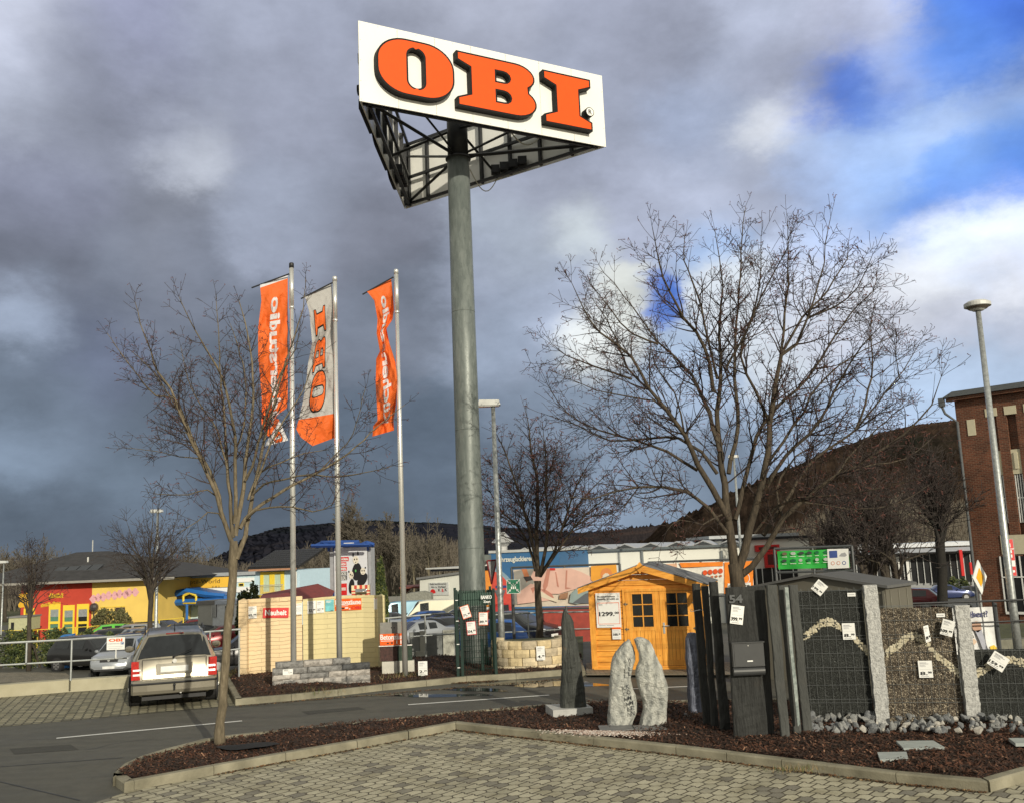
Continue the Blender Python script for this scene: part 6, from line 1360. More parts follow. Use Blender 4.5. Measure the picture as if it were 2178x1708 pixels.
rowr = [
 ('pale blue van with its windscreen showing behind the cream wall', 'van', LBLUE, 846, 1278, 82, 200, dict(L_=4.6, Wd=1.9, hs=.95, cat='van')),
 ('white panel van in front of the used car building', 'van', CREAMV, 915, 1275, 78, 190, dict(L_=5.4, Wd=2., hs=1.02, cat='van')),
 ('dark grey car under the pale blue van', 'sedan', DGREY, 836, 1300, 0, 15, {}),
 ('black saloon parked low behind the right end of the railing', 'sedan', BLK, 905, 1312, 0, 190, {}),
 ('silver hatchback with a dark windscreen behind the rightmost flagpole', 'hatch', SILV, 845, 1316, 0, 15, {}),
 ('bright blue hatchback in front of the white van', 'hatch', BLUEP, 897, 1299, 0, 195, {}),
 ('navy saloon between the blue hatchback and the mesh enclosure', 'sedan', NAVY, 948, 1301, 0, 8, {}),
 ('black saloon with lit red tail lights behind the railing', 'sedan', BLK, 944, 1309, 0, 112, {'lights': 'r'}),
 ('dark car partly hidden by the mesh enclosure', 'sedan', DGREY, 972, 1293, 0, 190, {}),
 ('silver saloon right of the rightmost flagpole', 'sedan', SILV, 888, 1317, 0, 212, {'lights': 'f', 'detail': True}),
 ('red car roof below the orange and yellow wall painting', 'hatch', paint('red', (.42,.02,.02), .1), 1065, 1281, 60, 188, {}),
 ('black car with a chrome grille parked behind the stone ring', 'hatch', BLK, 1098, 1299, 46, -38, dict(lights='f', plate='y', hs=1.08, Wd=1.8, detail=True)),
 ('small blue car nose behind the mesh enclosure', 'hatch', BLUEP, 1020, 1318, 44, 185, {'lights': 'f'}),
 ('white car parked in front of the far showroom', 'hatch', WHP, 1925, 1221, 108, 5, {'hs': .9}),
 ('second white car right behind the first before the far showroom', 'suv', WHP, 1950, 1222, 112, 5, {'hs': .8}),
 ('dark red car end just right of the grey shed', 'hatch', REDP, 1922, 1250, 62, 150, {'lights': 'r'}),
 ('navy saloon parked beside the dark tree trunk', 'sedan', NAVY, 2012, 1241, 88, -6, {'lights': 'f'}),
 ('dark car at the left corner of the brick building', 'sedan', DGREY, 2066, 1244, 90, -8, {})]
for lab, kd, pt, px, ry, Yd, yw, kw in rowr:
    H = {'van': 2.2, 'suv': 1.66}.get(kd, 1.46)*kw.get('hs', 1.)
    if Yd: c = D(px, ry, Yd); c.z -= H
    else: c = roofc(px, ry, H)
    car(lab, kd, pt, c, math.radians(yw), group='cars in the right car park', **kw)
# red container
def container():
    pl = Pl(D(1158,1345,46), D(1500,1345,46)); root = pl.empty('skip_container', 'long dark red container behind the stone ring and the shed', 'container'); x1 = pl.L; mb = MB(); z0, z1 = GZ(46)+.15, pl.st(1200,1296)[1]
    mb.box(0,x1,0,2.2,z0,z1); mb.build('body', M('container_red', (.27,.028,.015), .6, var=.25, scale=3.), root); mb = MB(); mb.box(-.03,x1+.03,-.05,0,z1-.1,z1); mb.box(-.03,x1+.03,-.05,0,(z0+z1)*.5,(z0+z1)*.5+.06)
    for k in range(int(x1/1.1)): mb.box(k*1.1,k*1.1+.05,-.04,0,z0,z1-.1)
    mb.build('rib', M('container_red_rib', (.23,.025,.014), .6), root)
    for y in (.2,2.):
        for k in (.3,x1-.3): m = MB(); m.box(k-.1,k+.1,y-.1,y+.1,z0-.17,z0); m.build('skid', DARKM, root)
container()
# tarpaulin-covered load behind the vans
mb = MB(); pl = Pl(D(852,1290,86), D(909,1290,86)); q = [pl.st(x,y) for x,y in ((852,1300),(918,1300),(917,1262),(900,1257),(868,1261),(858,1268))]
mb.py(q, 0, 2.); o = mb.build('covered_trailer', M('grey_tarpaulin', (.22,.22,.19), .8, var=.25, bump=.6, bscale=6.), loc=pl.A, rz=pl.rz, smooth=False); tag(o, 'trailer under a grey tarpaulin behind the white panel van', 'trailer')
# blue bin-like box by the hedge
pl = Pl(D(127,1390,50), D(149,1390,50)); root = pl.empty('collection_box', 'tall blue collection box with a white notice by the hedge', 'collection box'); root.location.z = GZ(50); z1 = pl.st(138,1352)[1]-GZ(50); w = pl.L; bl = M('box_blue', (.02,.17,.48), .5, var=.08)
mb = MB(); mb.box(0,w,0,w*.9,.0,z1*.86); mb.build('body', bl, root); mb = MB(); mb.add([(-.03,-.05,z1*.86),(w+.03,-.05,z1*.86),(w+.03,w*.9,z1*.86),(-.03,w*.9,z1*.86),(-.03,.1,z1),(w+.03,.1,z1+.03),(w+.03,w*.9,z1+.08),(-.03,w*.9,z1+.05)], [(0,3,2,1),(4,5,6,7),(0,1,5,4),(1,2,6,5),(2,3,7,6),(3,0,4,7)]); mb.build('lid', bl, root)
mb = MB(); mb.box(w*.15,w*.55,-.01,-.002,z1*.40,z1*.66); mb.build('notice', WHITE, root)
# ================================================================== buildings
def wallbox(pl, root, nm, x0,y0,x1,y1, mat, dep=.12, a=0.): mb = MB(); pl.box(mb, x0,y0,x1,y1, a, a+dep); return mb.build(nm, mat, root)
ROOFD = M('dark_roof_tiles', (.035,.033,.034), .8, var=.35, scale=2., bump=.5, bscale=8.); YEL = M('yellow_render', (.80,.56,.14), .85, var=.06, scale=1.); YFR = M('yellow_frame', (.82,.60,.05), .6, var=.05); DOPEN = M('dark_interior', (.015,.016,.018), .35, var=.4, scale=.8, spec=.4)
def nursery():
    pl = Pl(D(42,1345,79), D(318,1342,78)); root = pl.empty('red_yellow_building', 'single-storey building with red and yellow walls and a dark hipped roof', 'building'); L_ = pl.L; st = pl.st
    xs = st(195,1290)[0]; z1 = st(180,1237)[1]
    mb = MB(); mb.box(0,xs-.001,0,.3,-3.4,z1); mb.box(0,.3,.3,14,-3.4,z1); mb.build('wall', M('red_render', (.50,.055,.032), .85, var=.08, scale=1.), root)
    mb = MB(); mb.box(xs,L_,0,.3,-3.4,z1); mb.box(L_-.3,L_,.3,14,-3.4,z1); mb.box(.3,L_-.3,13.7,14,0,z1); mb.build('wall', YEL, root)
    ov = 3.2; xa, xb = -5.0, L_+2.5; ya, yb = -1.1, 16; zr = st(196,1186,7.)[1]+.55; ze = z1+.12; xr = st(196,1200,7.)[0]; yr = 7
    k = (zr-ze); ap = [(xr-1.5,yr,zr),(xr+1.5,yr,zr)]
    mb = MB(); mb.add([(xa,ya,ze),(xb,ya,ze),(xb,yb,ze),(xa,yb,ze)]+ap, [(0,1,5,4),(1,2,5),(2,3,4,5),(3,0,4),(0,3,2,1)]); ro = mb.build('roof', ROOFD, root)
    mb = MB(); mb.box(xa,xb,ya-.08,ya,ze-.16,ze+.02); mb.build('gutter', M('gutter_zinc', (.36,.34,.31), .5, .3), ro)
    f = lambda t, x: (x, ya+(yr-ya)*t, ze+(zr-ze)*t)
    for i in range(4):
        xa2 = st(105+25.3*i,1222,1.5)[0]; m = MB(); w = st(129,1222,1.5)[0]-st(105,1222,1.5)[0]-.1; t0, t1 = .30, .45
        zb_, zt_ = st(120,1222-.9*i,1.5)[1], st(120,1206.5-.9*i,2.3)[1]; p = [(xa2,1.5,zb_),(xa2+w,1.5,zb_),(xa2+w+.35,2.3,zt_),(xa2+.35,2.3,zt_)]; m.hexa(p+[(a,b_-.1,c+.02) for a,b_,c in p]); m.build('solar_panel', M('solar_collector', (.06,.065,.075), .18, .3, var=.1), ro)
        m = MB(); m.tube([(xa2+.2,1.55,ze-.2),(xa2+.2,1.55,zb_)], .05, 5); m.tube([(xa2+.8,2.4,ze),(xa2+.6,2.35,zt_)], .04, 5); m.build('panel_stand', WHITE, ro)
    m = MB(); m.tube([(xr,yr,zr),(xr,yr,zr+1.)], .05, 5); m.build('roof_finial', ALU, ro); m = MB(); q = st(131,1200)[0]; m.tube([(q,4.,ze+.9),(q,4.,ze+1.9)], .08, 8); m.build('vent_pipe', ALU, ro)
    # windows with blinds
    for (x0,x1,t,gm) in ((104.5,128.5,1246,'g'),(134.5,159,1286-0,'g'),(164,189.5,1283.5,'d')):
        r_ = pl.rect(x0,1284 if t < 1280 else t,x1,1338); w = r_[1]-r_[0]; m = MB(); fw = .13
        m.box(r_[0],r_[0]+fw,-.08,-.001,-2.4,r_[3]); m.box(r_[1]-fw,r_[1],-.08,-.001,-2.4,r_[3]); m.box(r_[0]+fw,r_[1]-fw,-.08,-.001,r_[3]-.42,r_[3]); zt = r_[2]+(r_[3]-r_[2])*.27; m.box(r_[0]+fw,r_[1]-fw,-.08,-.001,zt-.1,zt+.1)
        wn = m.build('window', YFR, root); zb = r_[2]+(r_[3]-r_[2])*.50
        m = MB(); n = 12
        for k in range(n): z = zb+(r_[3]-.43-zb)*k/n; m.box(r_[0]+fw,r_[1]-fw,-.06,-.02,z+.012,zb+(r_[3]-.43-zb)*(k+1)/n-.012)
        m.build('blind', M('grey_blind', (.50,.52,.55), .6), wn)
        m = MB(); m.box(r_[0]+fw,r_[1]-fw,-.015,-.005,-2.4,r_[3]-.42); m.build('pane', M('green_glass', (.10,.22,.16), .15) if gm == 'g' else DOPEN, wn)
    r_ = pl.rect(51,1293,74,1338); m = MB(); m.box(r_[0],r_[0]+.15,-.08,-.001,-2.4,r_[3]); m.box(r_[1]-.15,r_[1],-.08,-.001,-2.4,r_[3]); m.box((r_[0]+r_[1])/2-.2,(r_[0]+r_[1])/2,-.08,-.001,-2.4,r_[3]-.12); m.box(r_[0]+.15,r_[1]-.15,-.081,-.001,r_[3]-.12,r_[3]); dr = m.build('door', YFR, root)
    m = MB(); m.box(r_[0]+.15,r_[1]-.15,-.03,-.005,-2.4,r_[3]-.12); m.build('pane', DOPEN, dr)
    m = MB(); r_ = pl.rect(104,1266,133,1272); put_text(m,'Little Stars',r_[0],r_[1],r_[2],r_[3],-.02,.06); r_ = pl.rect(86,1285,130,1290); put_text(m,'Kindertagesstätte',r_[0],r_[1],r_[2],r_[3],-.02,.05)
    m = MB(); r_ = pl.rect(104,1266,133,1271)
    r2 = random.Random(1)
    for k in range(11): x = r_[0]+(r_[1]-r_[0])*k/11; m.box(x,x+.16,-.02,-.002,r_[2],r_[2]+r2.uniform(.2,.42))
    r_ = pl.rect(87,1284,128,1290)
    for k in range(17): x = r_[0]+(r_[1]-r_[0])*k/17; z = r_[2]+(r_[3]-r_[2])*.9*(k/17); m.box(x,x+.13,-.02,-.002,z,z+r2.uniform(.15,.3))
    c = st(55,1276); m.poly([(c[0]+.6*math.cos(t)*(1+.25*math.cos(5*t)),-.02,c[1]+.7*math.sin(t)*(1+.2*math.cos(5*t))) for t in [2*math.pi*k/30 for k in range(30)]]); m.build('wall_painting', M('mural_yellow', (.70,.40,.03), .8), root)
    m = MB(); 
    for k in range(9): x, z = st(199+11*k+r2.uniform(-2,2), 1273-1.9*k+r2.uniform(-2,2)); m.poly([(x+.26*math.cos(t)*(1+.3*math.cos(4*t)),-.02,z+.34*math.sin(t)) for t in [2*math.pi*q/12 for q in range(12)]])
    m.build('wall_painting', M('mural_pink', (.72,.38,.42), .8), root)
    wallbox(pl, root, 'notice_board', 247,1291,266,1311, M('brown_board', (.05,.03,.025), .6), .06, -.08); wallbox(pl, root, 'pipe', 214,1289,267,1290, YFR, .05, -.06)
    m = MB(); c = st(207,1290); m.ball((c[0],-.5,c[1]), .35, 10, 6); m.tube([(c[0],-.5,-2.4),(c[0],-.5,c[1])], .05, 6); m.build('globe_light', M('smoked_globe', (.06,.05,.05), .2), root)
nursery()
def reptile():
    pl = Pl(D(290,1330,86), D(560,1330,85)); root = pl.empty('pet_shop', 'long low pale building with a yellow Aqua-Reptil-World fascia and a blue glazed porch', 'building'); pb = M('pale_blue_render', (.50,.64,.68), .85, var=.06); 
    z1 = pl.st(430,1224)[1]; mb = MB(); mb.box(0,pl.L,0,.4,-3.4,z1); mb.box(0,pl.L,.4,16,z1-.5,z1); mb.build('wall', pb, root)
    wallbox(pl, root, 'roof_edge', 300,1219,548,1226, M('roof_sheet', (.36,.38,.40), .5, .2), .3, -.3); wallbox(pl, root, 'fascia', 318,1229,494,1250.5, M('fascia_yellow', (.82,.48,.05), .6, var=.03), .1, -.12); wallbox(pl, root, 'white_band', 300,1251,548,1262, WHITE, .1, -.14)
    m = MB(); r_ = pl.rect(352,1232.5,469,1244); put_text(m, 'Aqua-Reptil-World', r_[0],r_[1],r_[2],r_[3],-.14,.0); r_ = pl.rect(452,1245,469,1248.5); put_text(m, '37 48 32', r_[0],r_[1],r_[2],r_[3],-.14,.0); m.build('lettering', M('sign_dark', (.10,.06,.02), .6), root)
    wallbox(pl, root, 'white_panel', 496,1228,541,1237, WHITE, .05, -.08); wallbox(pl, root, 'window', 508,1239,519,1246, YFR, .05, -.06); wallbox(pl, root, 'pane', 509.5,1240.5,518,1245, DOPEN, .02, -.085)
    # blue porch
    bl = M('porch_blue', (.02,.13,.42), .5, var=.05); mb = MB(); R_ = lambda x,y: pl.st(x,y,-3.); s = 3
    def bar(a,b_,w): p,q = R_(*a), R_(*b_); mb.bar((p[0],-s,p[1]),(q[0],-s,q[1]),w)
    for a,b_,w in (((283,1286),(283,1322),.3),((360,1285),(360,1322),.35),((397,1283),(397,1322),.18),((283,1285),(430,1278),.35),((284,1280),(302,1266),.25),((302,1266),(352,1263),.25),((352,1268),(393,1256),.35),((393,1256),(440,1264),.35),((440,1264),(478,1267),.3),((478,1267),(478,1320),.3),((430,1278),(478,1276),.3)): bar(a,b_,w)
    mb.build('porch_frame', bl, root)
    mb = MB(); a,b_ = R_(360,1268),R_(393,1254); c = R_(476,1267); mb.hexa([(a[0],-s,a[1]-.15),(b_[0],-s,b_[1]-.1),(b_[0],-.2,b_[1]-.1),(a[0],-.2,a[1]-.15),(a[0],-s,a[1]+.02),(b_[0],-s,b_[1]+.04),(b_[0],-.2,b_[1]+.04),(a[0],-.2,a[1]+.02)]); mb.hexa([(b_[0],-s,b_[1]-.1),(c[0],-s,c[1]-.15),(c[0],-.2,c[1]-.15),(b_[0],-.2,b_[1]-.1),(b_[0],-s,b_[1]+.15),(c[0],-s,c[1]+.1),(c[0],-.2,c[1]+.1),(b_[0],-.2,b_[1]+.15)]); mb.build('porch_roof', bl, root)
    mb = MB(); a, b_ = R_(284,1320), R_(476,1268); mb.box(a[0]+.1,b_[0]-.1,-s+.2,-s+.25,0,R_(400,1284)[1]); p = [R_(*q) for q in ((362,1278),(362,1270),(393,1259),(474,1269),(474,1278))]; mb.py([(x,z) for x,z in p], -s+.2, -s+.25); mb.build('porch_glazing', DOPEN, root)
    mb = MB(); p = [R_(*q) for q in ((391,1281),(391,1266),(404,1260),(418,1266),(418,1281))]
    for i in range(5): a, b_ = p[i], p[(i+1)%5]; mb.bar((a[0],-s-.12,a[1]),(b_[0],-s-.12,b_[1]),.14)
    mb.build('gable_window_frame', YFR, root)
    for x0,x1 in ((362.5,365),(396,398.5),(290,292)): wallbox(pl, root, 'porch_post', x0,1285,x1,1322, YFR, .1, -s-.15)
reptile()
def yellow_rail():
    P_ = [D(x,y,69) for x,y in ((-20,1341),(60,1340),(200,1331),(300,1322),(390,1313))]; a = P_[0]; root = T('yellow_railing', 'thin yellow garden railing in front of the red and yellow building', 'railing', a)
    for dz, nm in ((0.,'top_rail'),(-.9,'lower_rail')): mb = MB(); mb.tube([p-a+Vector((0,0,dz)) for p in P_], .022, 5); mb.build(nm, YFR, root)
    for k in range(8): x = k/7*4; i_ = min(3,int(x)); q = P_[i_].lerp(P_[i_+1], x-i_)-a; m = MB(); m.tube([q,q-Vector((0,0,1.6))], .035, 6); m.build('post', YFR, root)
yellow_rail()
pl = Pl(D(18,1335,74), D(58,1335,74)); root = pl.empty('garden_hut', 'pale yellow-green hut at the left of the red wall', 'hut'); wallbox(pl, root, 'wall', 18,1313,58,1340, M('pale_green_wall', (.42,.42,.26), .8, var=.1), 2.); wallbox(pl, root, 'roof', 16,1310,60,1313, M('roof_grey', (.2,.2,.2), .7), 2.2, -.1); wallbox(pl, root, 'door', 24,1323,30,1340, DARKM, .05, -.06)
def cabin():
    pl = Pl(D(421,1318,62), D(522,1316,61)); root = pl.empty('office_container', 'grey and white office container with a barred window and glazed door', 'container'); gr = M('container_grey', (.40,.39,.35), .6, var=.05)
    wallbox(pl, root, 'wall', 421,1284,452,1330, gr, 2.4); wallbox(pl, root, 'wall', 452.2,1284,478,1330, M('container_white', (.62,.64,.66), .6), 2.4); wallbox(pl, root, 'wall', 478.2,1281,520,1330, WHITE, 2.4)
    wallbox(pl, root, 'roof_band', 420,1277,458,1285, M('band_grey', (.20,.19,.18), .6), 2.5, -.08); wallbox(pl, root, 'roof_band', 458.2,1276,521,1284, M('band_pale', (.46,.50,.58), .6), 2.5, -.08)
    w = wallbox(pl, root, 'window', 451,1285,461,1312, DOPEN, .04, -.05); m = MB()
    for x in (452.5,455,457.5,460): r_ = pl.rect(x-.4,1285,x+.4,1312); m.box(r_[0],r_[1],-.09,-.06,r_[2],r_[3])
    m.build('window_bar', WHITE, w)
    for x0,x1 in ((480,487),(493,497),(504,512),(515,519)): wallbox(pl, root, 'pane', x0,1288,x1,1310, DOPEN, .04, -.05)
cabin()
def blue_house():
    pl = Pl(D(541,1300,72), D(639,1298,71)); root = pl.empty('light_blue_house', 'narrow light blue house with a black tiled roof and a tall yellow window', 'house'); pb = M('light_blue_render', (.50,.66,.78), .85, var=.04)
    wallbox(pl, root, 'wall', 543,1213,638,1330, pb, 8.)
    a = pl.st(538,1210); b_ = pl.st(640,1208); c = pl.st(640,1168)[1]; m = MB(); y1 = 3.4; m.hexa([(a[0]-.1,-.6,a[1]-.05),(b_[0]+.1,-.6,a[1]-.05),(b_[0]+.1,y1,c-.1),(a[0]-.1,y1,c-.1),(a[0]-.1,-.6,a[1]+.12),(b_[0]+.1,-.6,a[1]+.12),(b_[0]+.1,y1,c+.05),(a[0]-.1,y1,c+.05)]); ro = m.build('roof', M('black_glazed_tiles', (.018,.018,.02), .3, var=.3), root)
    m = MB(); n = 26; rows = 8
    for j in range(rows):
        t0 = j/rows; z = a[1]+.13+(c-a[1]-.08)*t0; y = -.6+(y1+.6)*t0
        for i in range(n): x = a[0]-.1+(b_[0]-a[0]+.2)*(i+.5)/n; m.tube([(x,y,z+.0),(x,y+(y1+.6)/rows,z+(c-a[1]-.08)/rows-.02)], .07, 5)
    m.build('roof_tile_ribs', M('black_glazed_tiles', (.018,.018,.02), .3, var=.3), ro)
    wallbox(pl, root, 'eaves_board', 540,1208,640,1212, M('eaves_wood', (.42,.22,.13), .7), .1, -.75)
    r_ = pl.rect(555,1215,605,1263); m = MB(); fw = .25; xm = (r_[0]+r_[1])/2
    m.box(r_[0],r_[0]+fw,-.12,-.01,r_[2],r_[3]); m.box(r_[1]-fw,r_[1],-.12,-.01,r_[2],r_[3]); m.box(xm-.2,xm+.2,-.12,-.01,r_[2],r_[3]); m.box(r_[0]+fw,xm-.201,-.12,-.01,r_[3]-.2,r_[3]); m.box(xm+.201,r_[1]-fw,-.12,-.01,r_[3]-.2,r_[3]); m.box(r_[0]+fw,xm-.201,-.12,-.01,r_[2],r_[2]+.2); m.box(xm+.201,r_[1]-fw,-.12,-.01,r_[2],r_[2]+.2); w = m.build('window', YFR, root)
    m = MB(); m.box(r_[0]+fw,xm-.2,-.06,-.02,r_[2]+.2,r_[3]-.2); m.box(xm+.2,r_[1]-fw,-.06,-.02,r_[2]+.2,r_[3]-.2); m.build('curtain', M('green_curtain', (.48,.60,.46), .8, var=.15, scale=3., sc3=(6,1,.3)), w)
    m = MB(); q = pl.rect(552,1243,607,1263)
    for z in (q[2],q[3]): m.tube([(q[0],-.35,z),(q[1],-.35,z)], .03, 5)
    for k in range(22): x = q[0]+(q[1]-q[0])*k/21; m.tube([(x,-.35,q[2]),(x,-.35,q[3])], .012, 4, cap=False)
    m.build('balcony_rail', ALU, root); wallbox(pl, root, 'yellow_base', 549,1264,612,1272, YFR, .1, -.12)
    m = MB(); q = pl.st(632,1215); m.tube([(q[0],-.15,q[1]),(q[0],-.15,0)], .07, 6); m.build('downpipe', ALU, root)
blue_house()
pl = Pl(D(640,1290,80), D(760,1288,80)); root = pl.empty('workshop', 'low grey workshop with a blue corner right of the light blue house', 'building'); wallbox(pl, root, 'wall', 640,1213,664,1300, M('corrugated_grey', (.25,.27,.31), .6, var=.1, sc3=(9,1,.1)), 6.); wallbox(pl, root, 'corner_panel', 659,1214,664,1240, M('porch_blue', (.02,.13,.42)), .1, -.12); wallbox(pl, root, 'wall', 664.2,1240,760,1300, M('shed_grey', (.22,.22,.22), .7, var=.2), 6.); wallbox(pl, root, 'roof_edge', 638,1241,700,1245, M('porch_blue', (.02,.13,.42)), .2, -.25)
m = MB(); q = pl.st(644,1232); m.tube([(q[0],-.5,q[1]),(q[0]+.05,-.6,q[1])], [.42,.36], 16); m.build('satellite_dish', WHITE, root)
def tent():
    a = D(566,1278,42); root = T('red_tent', 'dark red pitched tent roof behind the pink wall', 'tent', (a.x,42,0)); P_ = lambda x,y,Y: D(x,y,Y-18)-Vector((a.x,42,0))
    m = MB(); rm = M('red_canvas', (.20,.035,.03), .8, var=.2, bump=.3, bscale=4.)
    p = [P_(548,1280,58), P_(696,1258,58), P_(676,1240,62), P_(640,1266,62)]
    f0, f1, r0, r1, k0, k1 = P_(546,1279,57), P_(700,1278,57), P_(676,1240.5,61), P_(676,1240.5,61), P_(560,1262,66), P_(712,1256,66)
    m.add([f0,f1,r0,k1,k0], [(0,1,2),(1,3,2),(3,4,2),(4,0,2)]); m.build('canvas', rm, root)
    for v in (f0,f1,k0,k1): q = MB(); q.tube([(v.x,v.y,-2),(v.x,v.y,v.z)], .05, 6); q.build('leg', WHITE, root)
tent()
def billboard():
    pl = Pl(D(700,1300,48), D(788,1296,47.5)); root = pl.empty('billboard', 'tall billboard with a blue top frame and a panda poster', 'billboard'); blu = M('billboard_blue', (.02,.07,.28), .5); gy = M('billboard_grey', (.40,.41,.44), .5, .3)
    wallbox(pl, root, 'side_column', 700,1162,712,1300, gy, .5, .1); wallbox(pl, root, 'side_column', 712.5,1162,718,1300, M('billboard_grey_dark', (.25,.26,.29), .5), .5, .15); wallbox(pl, root, 'side_column', 782,1164,788,1300, gy, .5, .1)
    for x0,x1,y0,y1 in ((696,700,1157,1172),(707.5,713,1157,1172),(779,783,1157,1170),(697,701,1258,1270),(709,714,1258,1270)): wallbox(pl, root, 'blue_cap', x0,y0,x1,y1, blu, .08, .01)
    m = MB(); 
    for a,b_ in (((679,1160),(802,1158)),((690,1153),(770,1152)),((679,1160),(694,1153)),((694,1153),(708,1159)),((786,1153),(776,1158)),((786,1153),(802,1158)),((718,1153),(708,1159))):
        p, q = pl.st(*a), pl.st(*b_); m.bar((p[0],-.4,p[1]),(q[0],-.4,q[1]),.13)
    p, q = pl.st(679,1160), pl.st(802,1158); m.bar((p[0],-.9,p[1]),(q[0],-.9,q[1]),.12); m.build('top_truss', blu, root); wallbox(pl, root, 'lamp_strip', 722,1152,770,1156, blu, .3, -.6); wallbox(pl, root, 'lamp_strip', 746,1153.5,764,1158, WHITE, .2, -.85)
    o = wallbox(pl, root, 'poster', 711,1164,781,1268, M('poster_white', (.66,.67,.72), .5, var=.03), .06, .0)
    m = MB(); R_ = pl.rect; y = -.01
    def rect(x0,y0,x1,y1,mi,yy=-.012): r_ = R_(x0,y0,x1,y1); m.quad((r_[0],yy,r_[2]),(r_[1],yy,r_[2]),(r_[1],yy,r_[3]),(r_[0],yy,r_[3]),mi)
    for y0,y1,x1,t in ((1184,1193,742,'MÖRÖS HÖREN,'),(1195,1203,737,'PANDA'),(1205,1213,738,'KENNEN.')): rect(714,y0,x1,y1,1); r_ = R_(724,y0+1.5,x1-1,y1-1.5); put_text(m, {1184:'S HÖREN,',1195:'ANDA',1205:'NNEN.'}[y0], r_[0],r_[1],r_[2],r_[3],-.03,.06,0)
    for y0,y1,t in ((1216,1222,'DICKE'),(1225,1232,'EI.DU.')): rect(724,y0-1,738.5,y1+1,2); r_ = R_(726,y0,737.5,y1); put_text(m,t,r_[0],r_[1],r_[2],r_[3],-.03,.04,0)
    rect(724,1240,738,1265,1)
    for yy in (1249,1252.5): r_ = R_(727,yy,736,yy+2); m.quad((r_[0],-.03,r_[2]),(r_[1],-.03,r_[2]),(r_[1],-.03,r_[3]),(r_[0],-.03,r_[3]),0)
    def ell(cx,cy,rx,ry,mi,yy,rot=0):
        pts = []
        for k in range(18): t = 2*math.pi*k/18; x = rx*math.cos(t); z = ry*math.sin(t); px = cx+x*math.cos(rot)-z*math.sin(rot); py = cy+x*math.sin(rot)+z*math.cos(rot); s = pl.st(px,py); pts.append((s[0],yy,s[1]))
        m.poly(pts, mi)
    ell(759,1215,10,19,2,-.016,.1); ell(771,1232,9,16,2,-.017,.5); ell(748,1246,6,16,2,-.018,.1)
    ell(757,1190,6.2,8.5,3,-.022); ell(751.5,1179,1.8,4.2,2,-.020); ell(761.5,1176,1.8,4.2,2,-.020); ell(772.5,1214,5.5,7.5,3,-.024); ell(747.5,1222,5,8,3,-.024)
    for cx,cy in ((754.5,1189),(759.5,1188.5),(770.5,1213),(775,1213),(746,1221),(749.5,1223)): ell(cx,cy,1.2,1.9,2,-.028)
    ell(757,1195,1.3,1.,2,-.028); ell(772.5,1218,1.1,.9,2,-.028); ell(777.5,1206.5,1.6,2.,2,-.022); ell(767.5,1207,1.6,2.,2,-.022); ell(742.5,1215,1.4,2.4,2,-.022); ell(757,1213,1.6,3.,4,-.03)
    m.build('printed_picture', [WHITE, RED, BLACK, M('panda_cream', (.72,.66,.56), .6), M('leaf_green', (.10,.38,.10), .6)], o)
billboard()
def mirror():
    Y = 24.6; pl = Pl(D(748,1300,Y), D(788,1300,Y)); root = pl.empty('traffic_mirror', 'rectangular convex traffic mirror with a yellow-white and red striped rim behind the cream wall', 'traffic mirror'); r_ = pl.rect(748,1243.5,788,1272); m = MB(); w = .09
    rr = M('rim_cream', (.70,.58,.38), .5); rd = M('rim_red', (.50,.05,.03), .5); n = 7
    for k in range(n):
        a = r_[0]+(r_[1]-r_[0])*k/n; b_ = r_[0]+(r_[1]-r_[0])*(k+1)/n; m.box(a,b_,-.03,.0,r_[3]-w,r_[3],k % 2); m.box(a,b_,-.03,.0,r_[2],r_[2]+w,k % 2)
    for k in range(4):
        a = r_[2]+w+(r_[3]-r_[2]-2*w)*k/4; b_ = r_[2]+w+(r_[3]-r_[2]-2*w)*(k+1)/4
        for x in (r_[0],r_[1]-w): m.box(x,x+w,-.03,0,a,b_,(k+1) % 2)
    m.build('rim', [rr, rd], root); m = MB(); n = 8
    vs = [(r_[0]+w+(r_[1]-r_[0]-2*w)*i/n, -.02-.05*math.sin(math.pi*i/n)*math.sin(math.pi*j/n), r_[2]+w+(r_[3]-r_[2]-2*w)*j/n) for j in range(n+1) for i in range(n+1)]; m.add(vs, [(j*(n+1)+i,j*(n+1)+i+1,(j+1)*(n+1)+i+1,(j+1)*(n+1)+i) for j in range(n) for i in range(n)]); m.build('mirror_glass', M('mirror', (.6,.6,.6), .03, 1., var=0.), root, smooth=True)
    m = MB(); m.tube([((r_[0]+r_[1])/2,.06,0),((r_[0]+r_[1])/2,.06,r_[3]-.1)], .035, 8); m.build('post', GALV, root)
mirror()
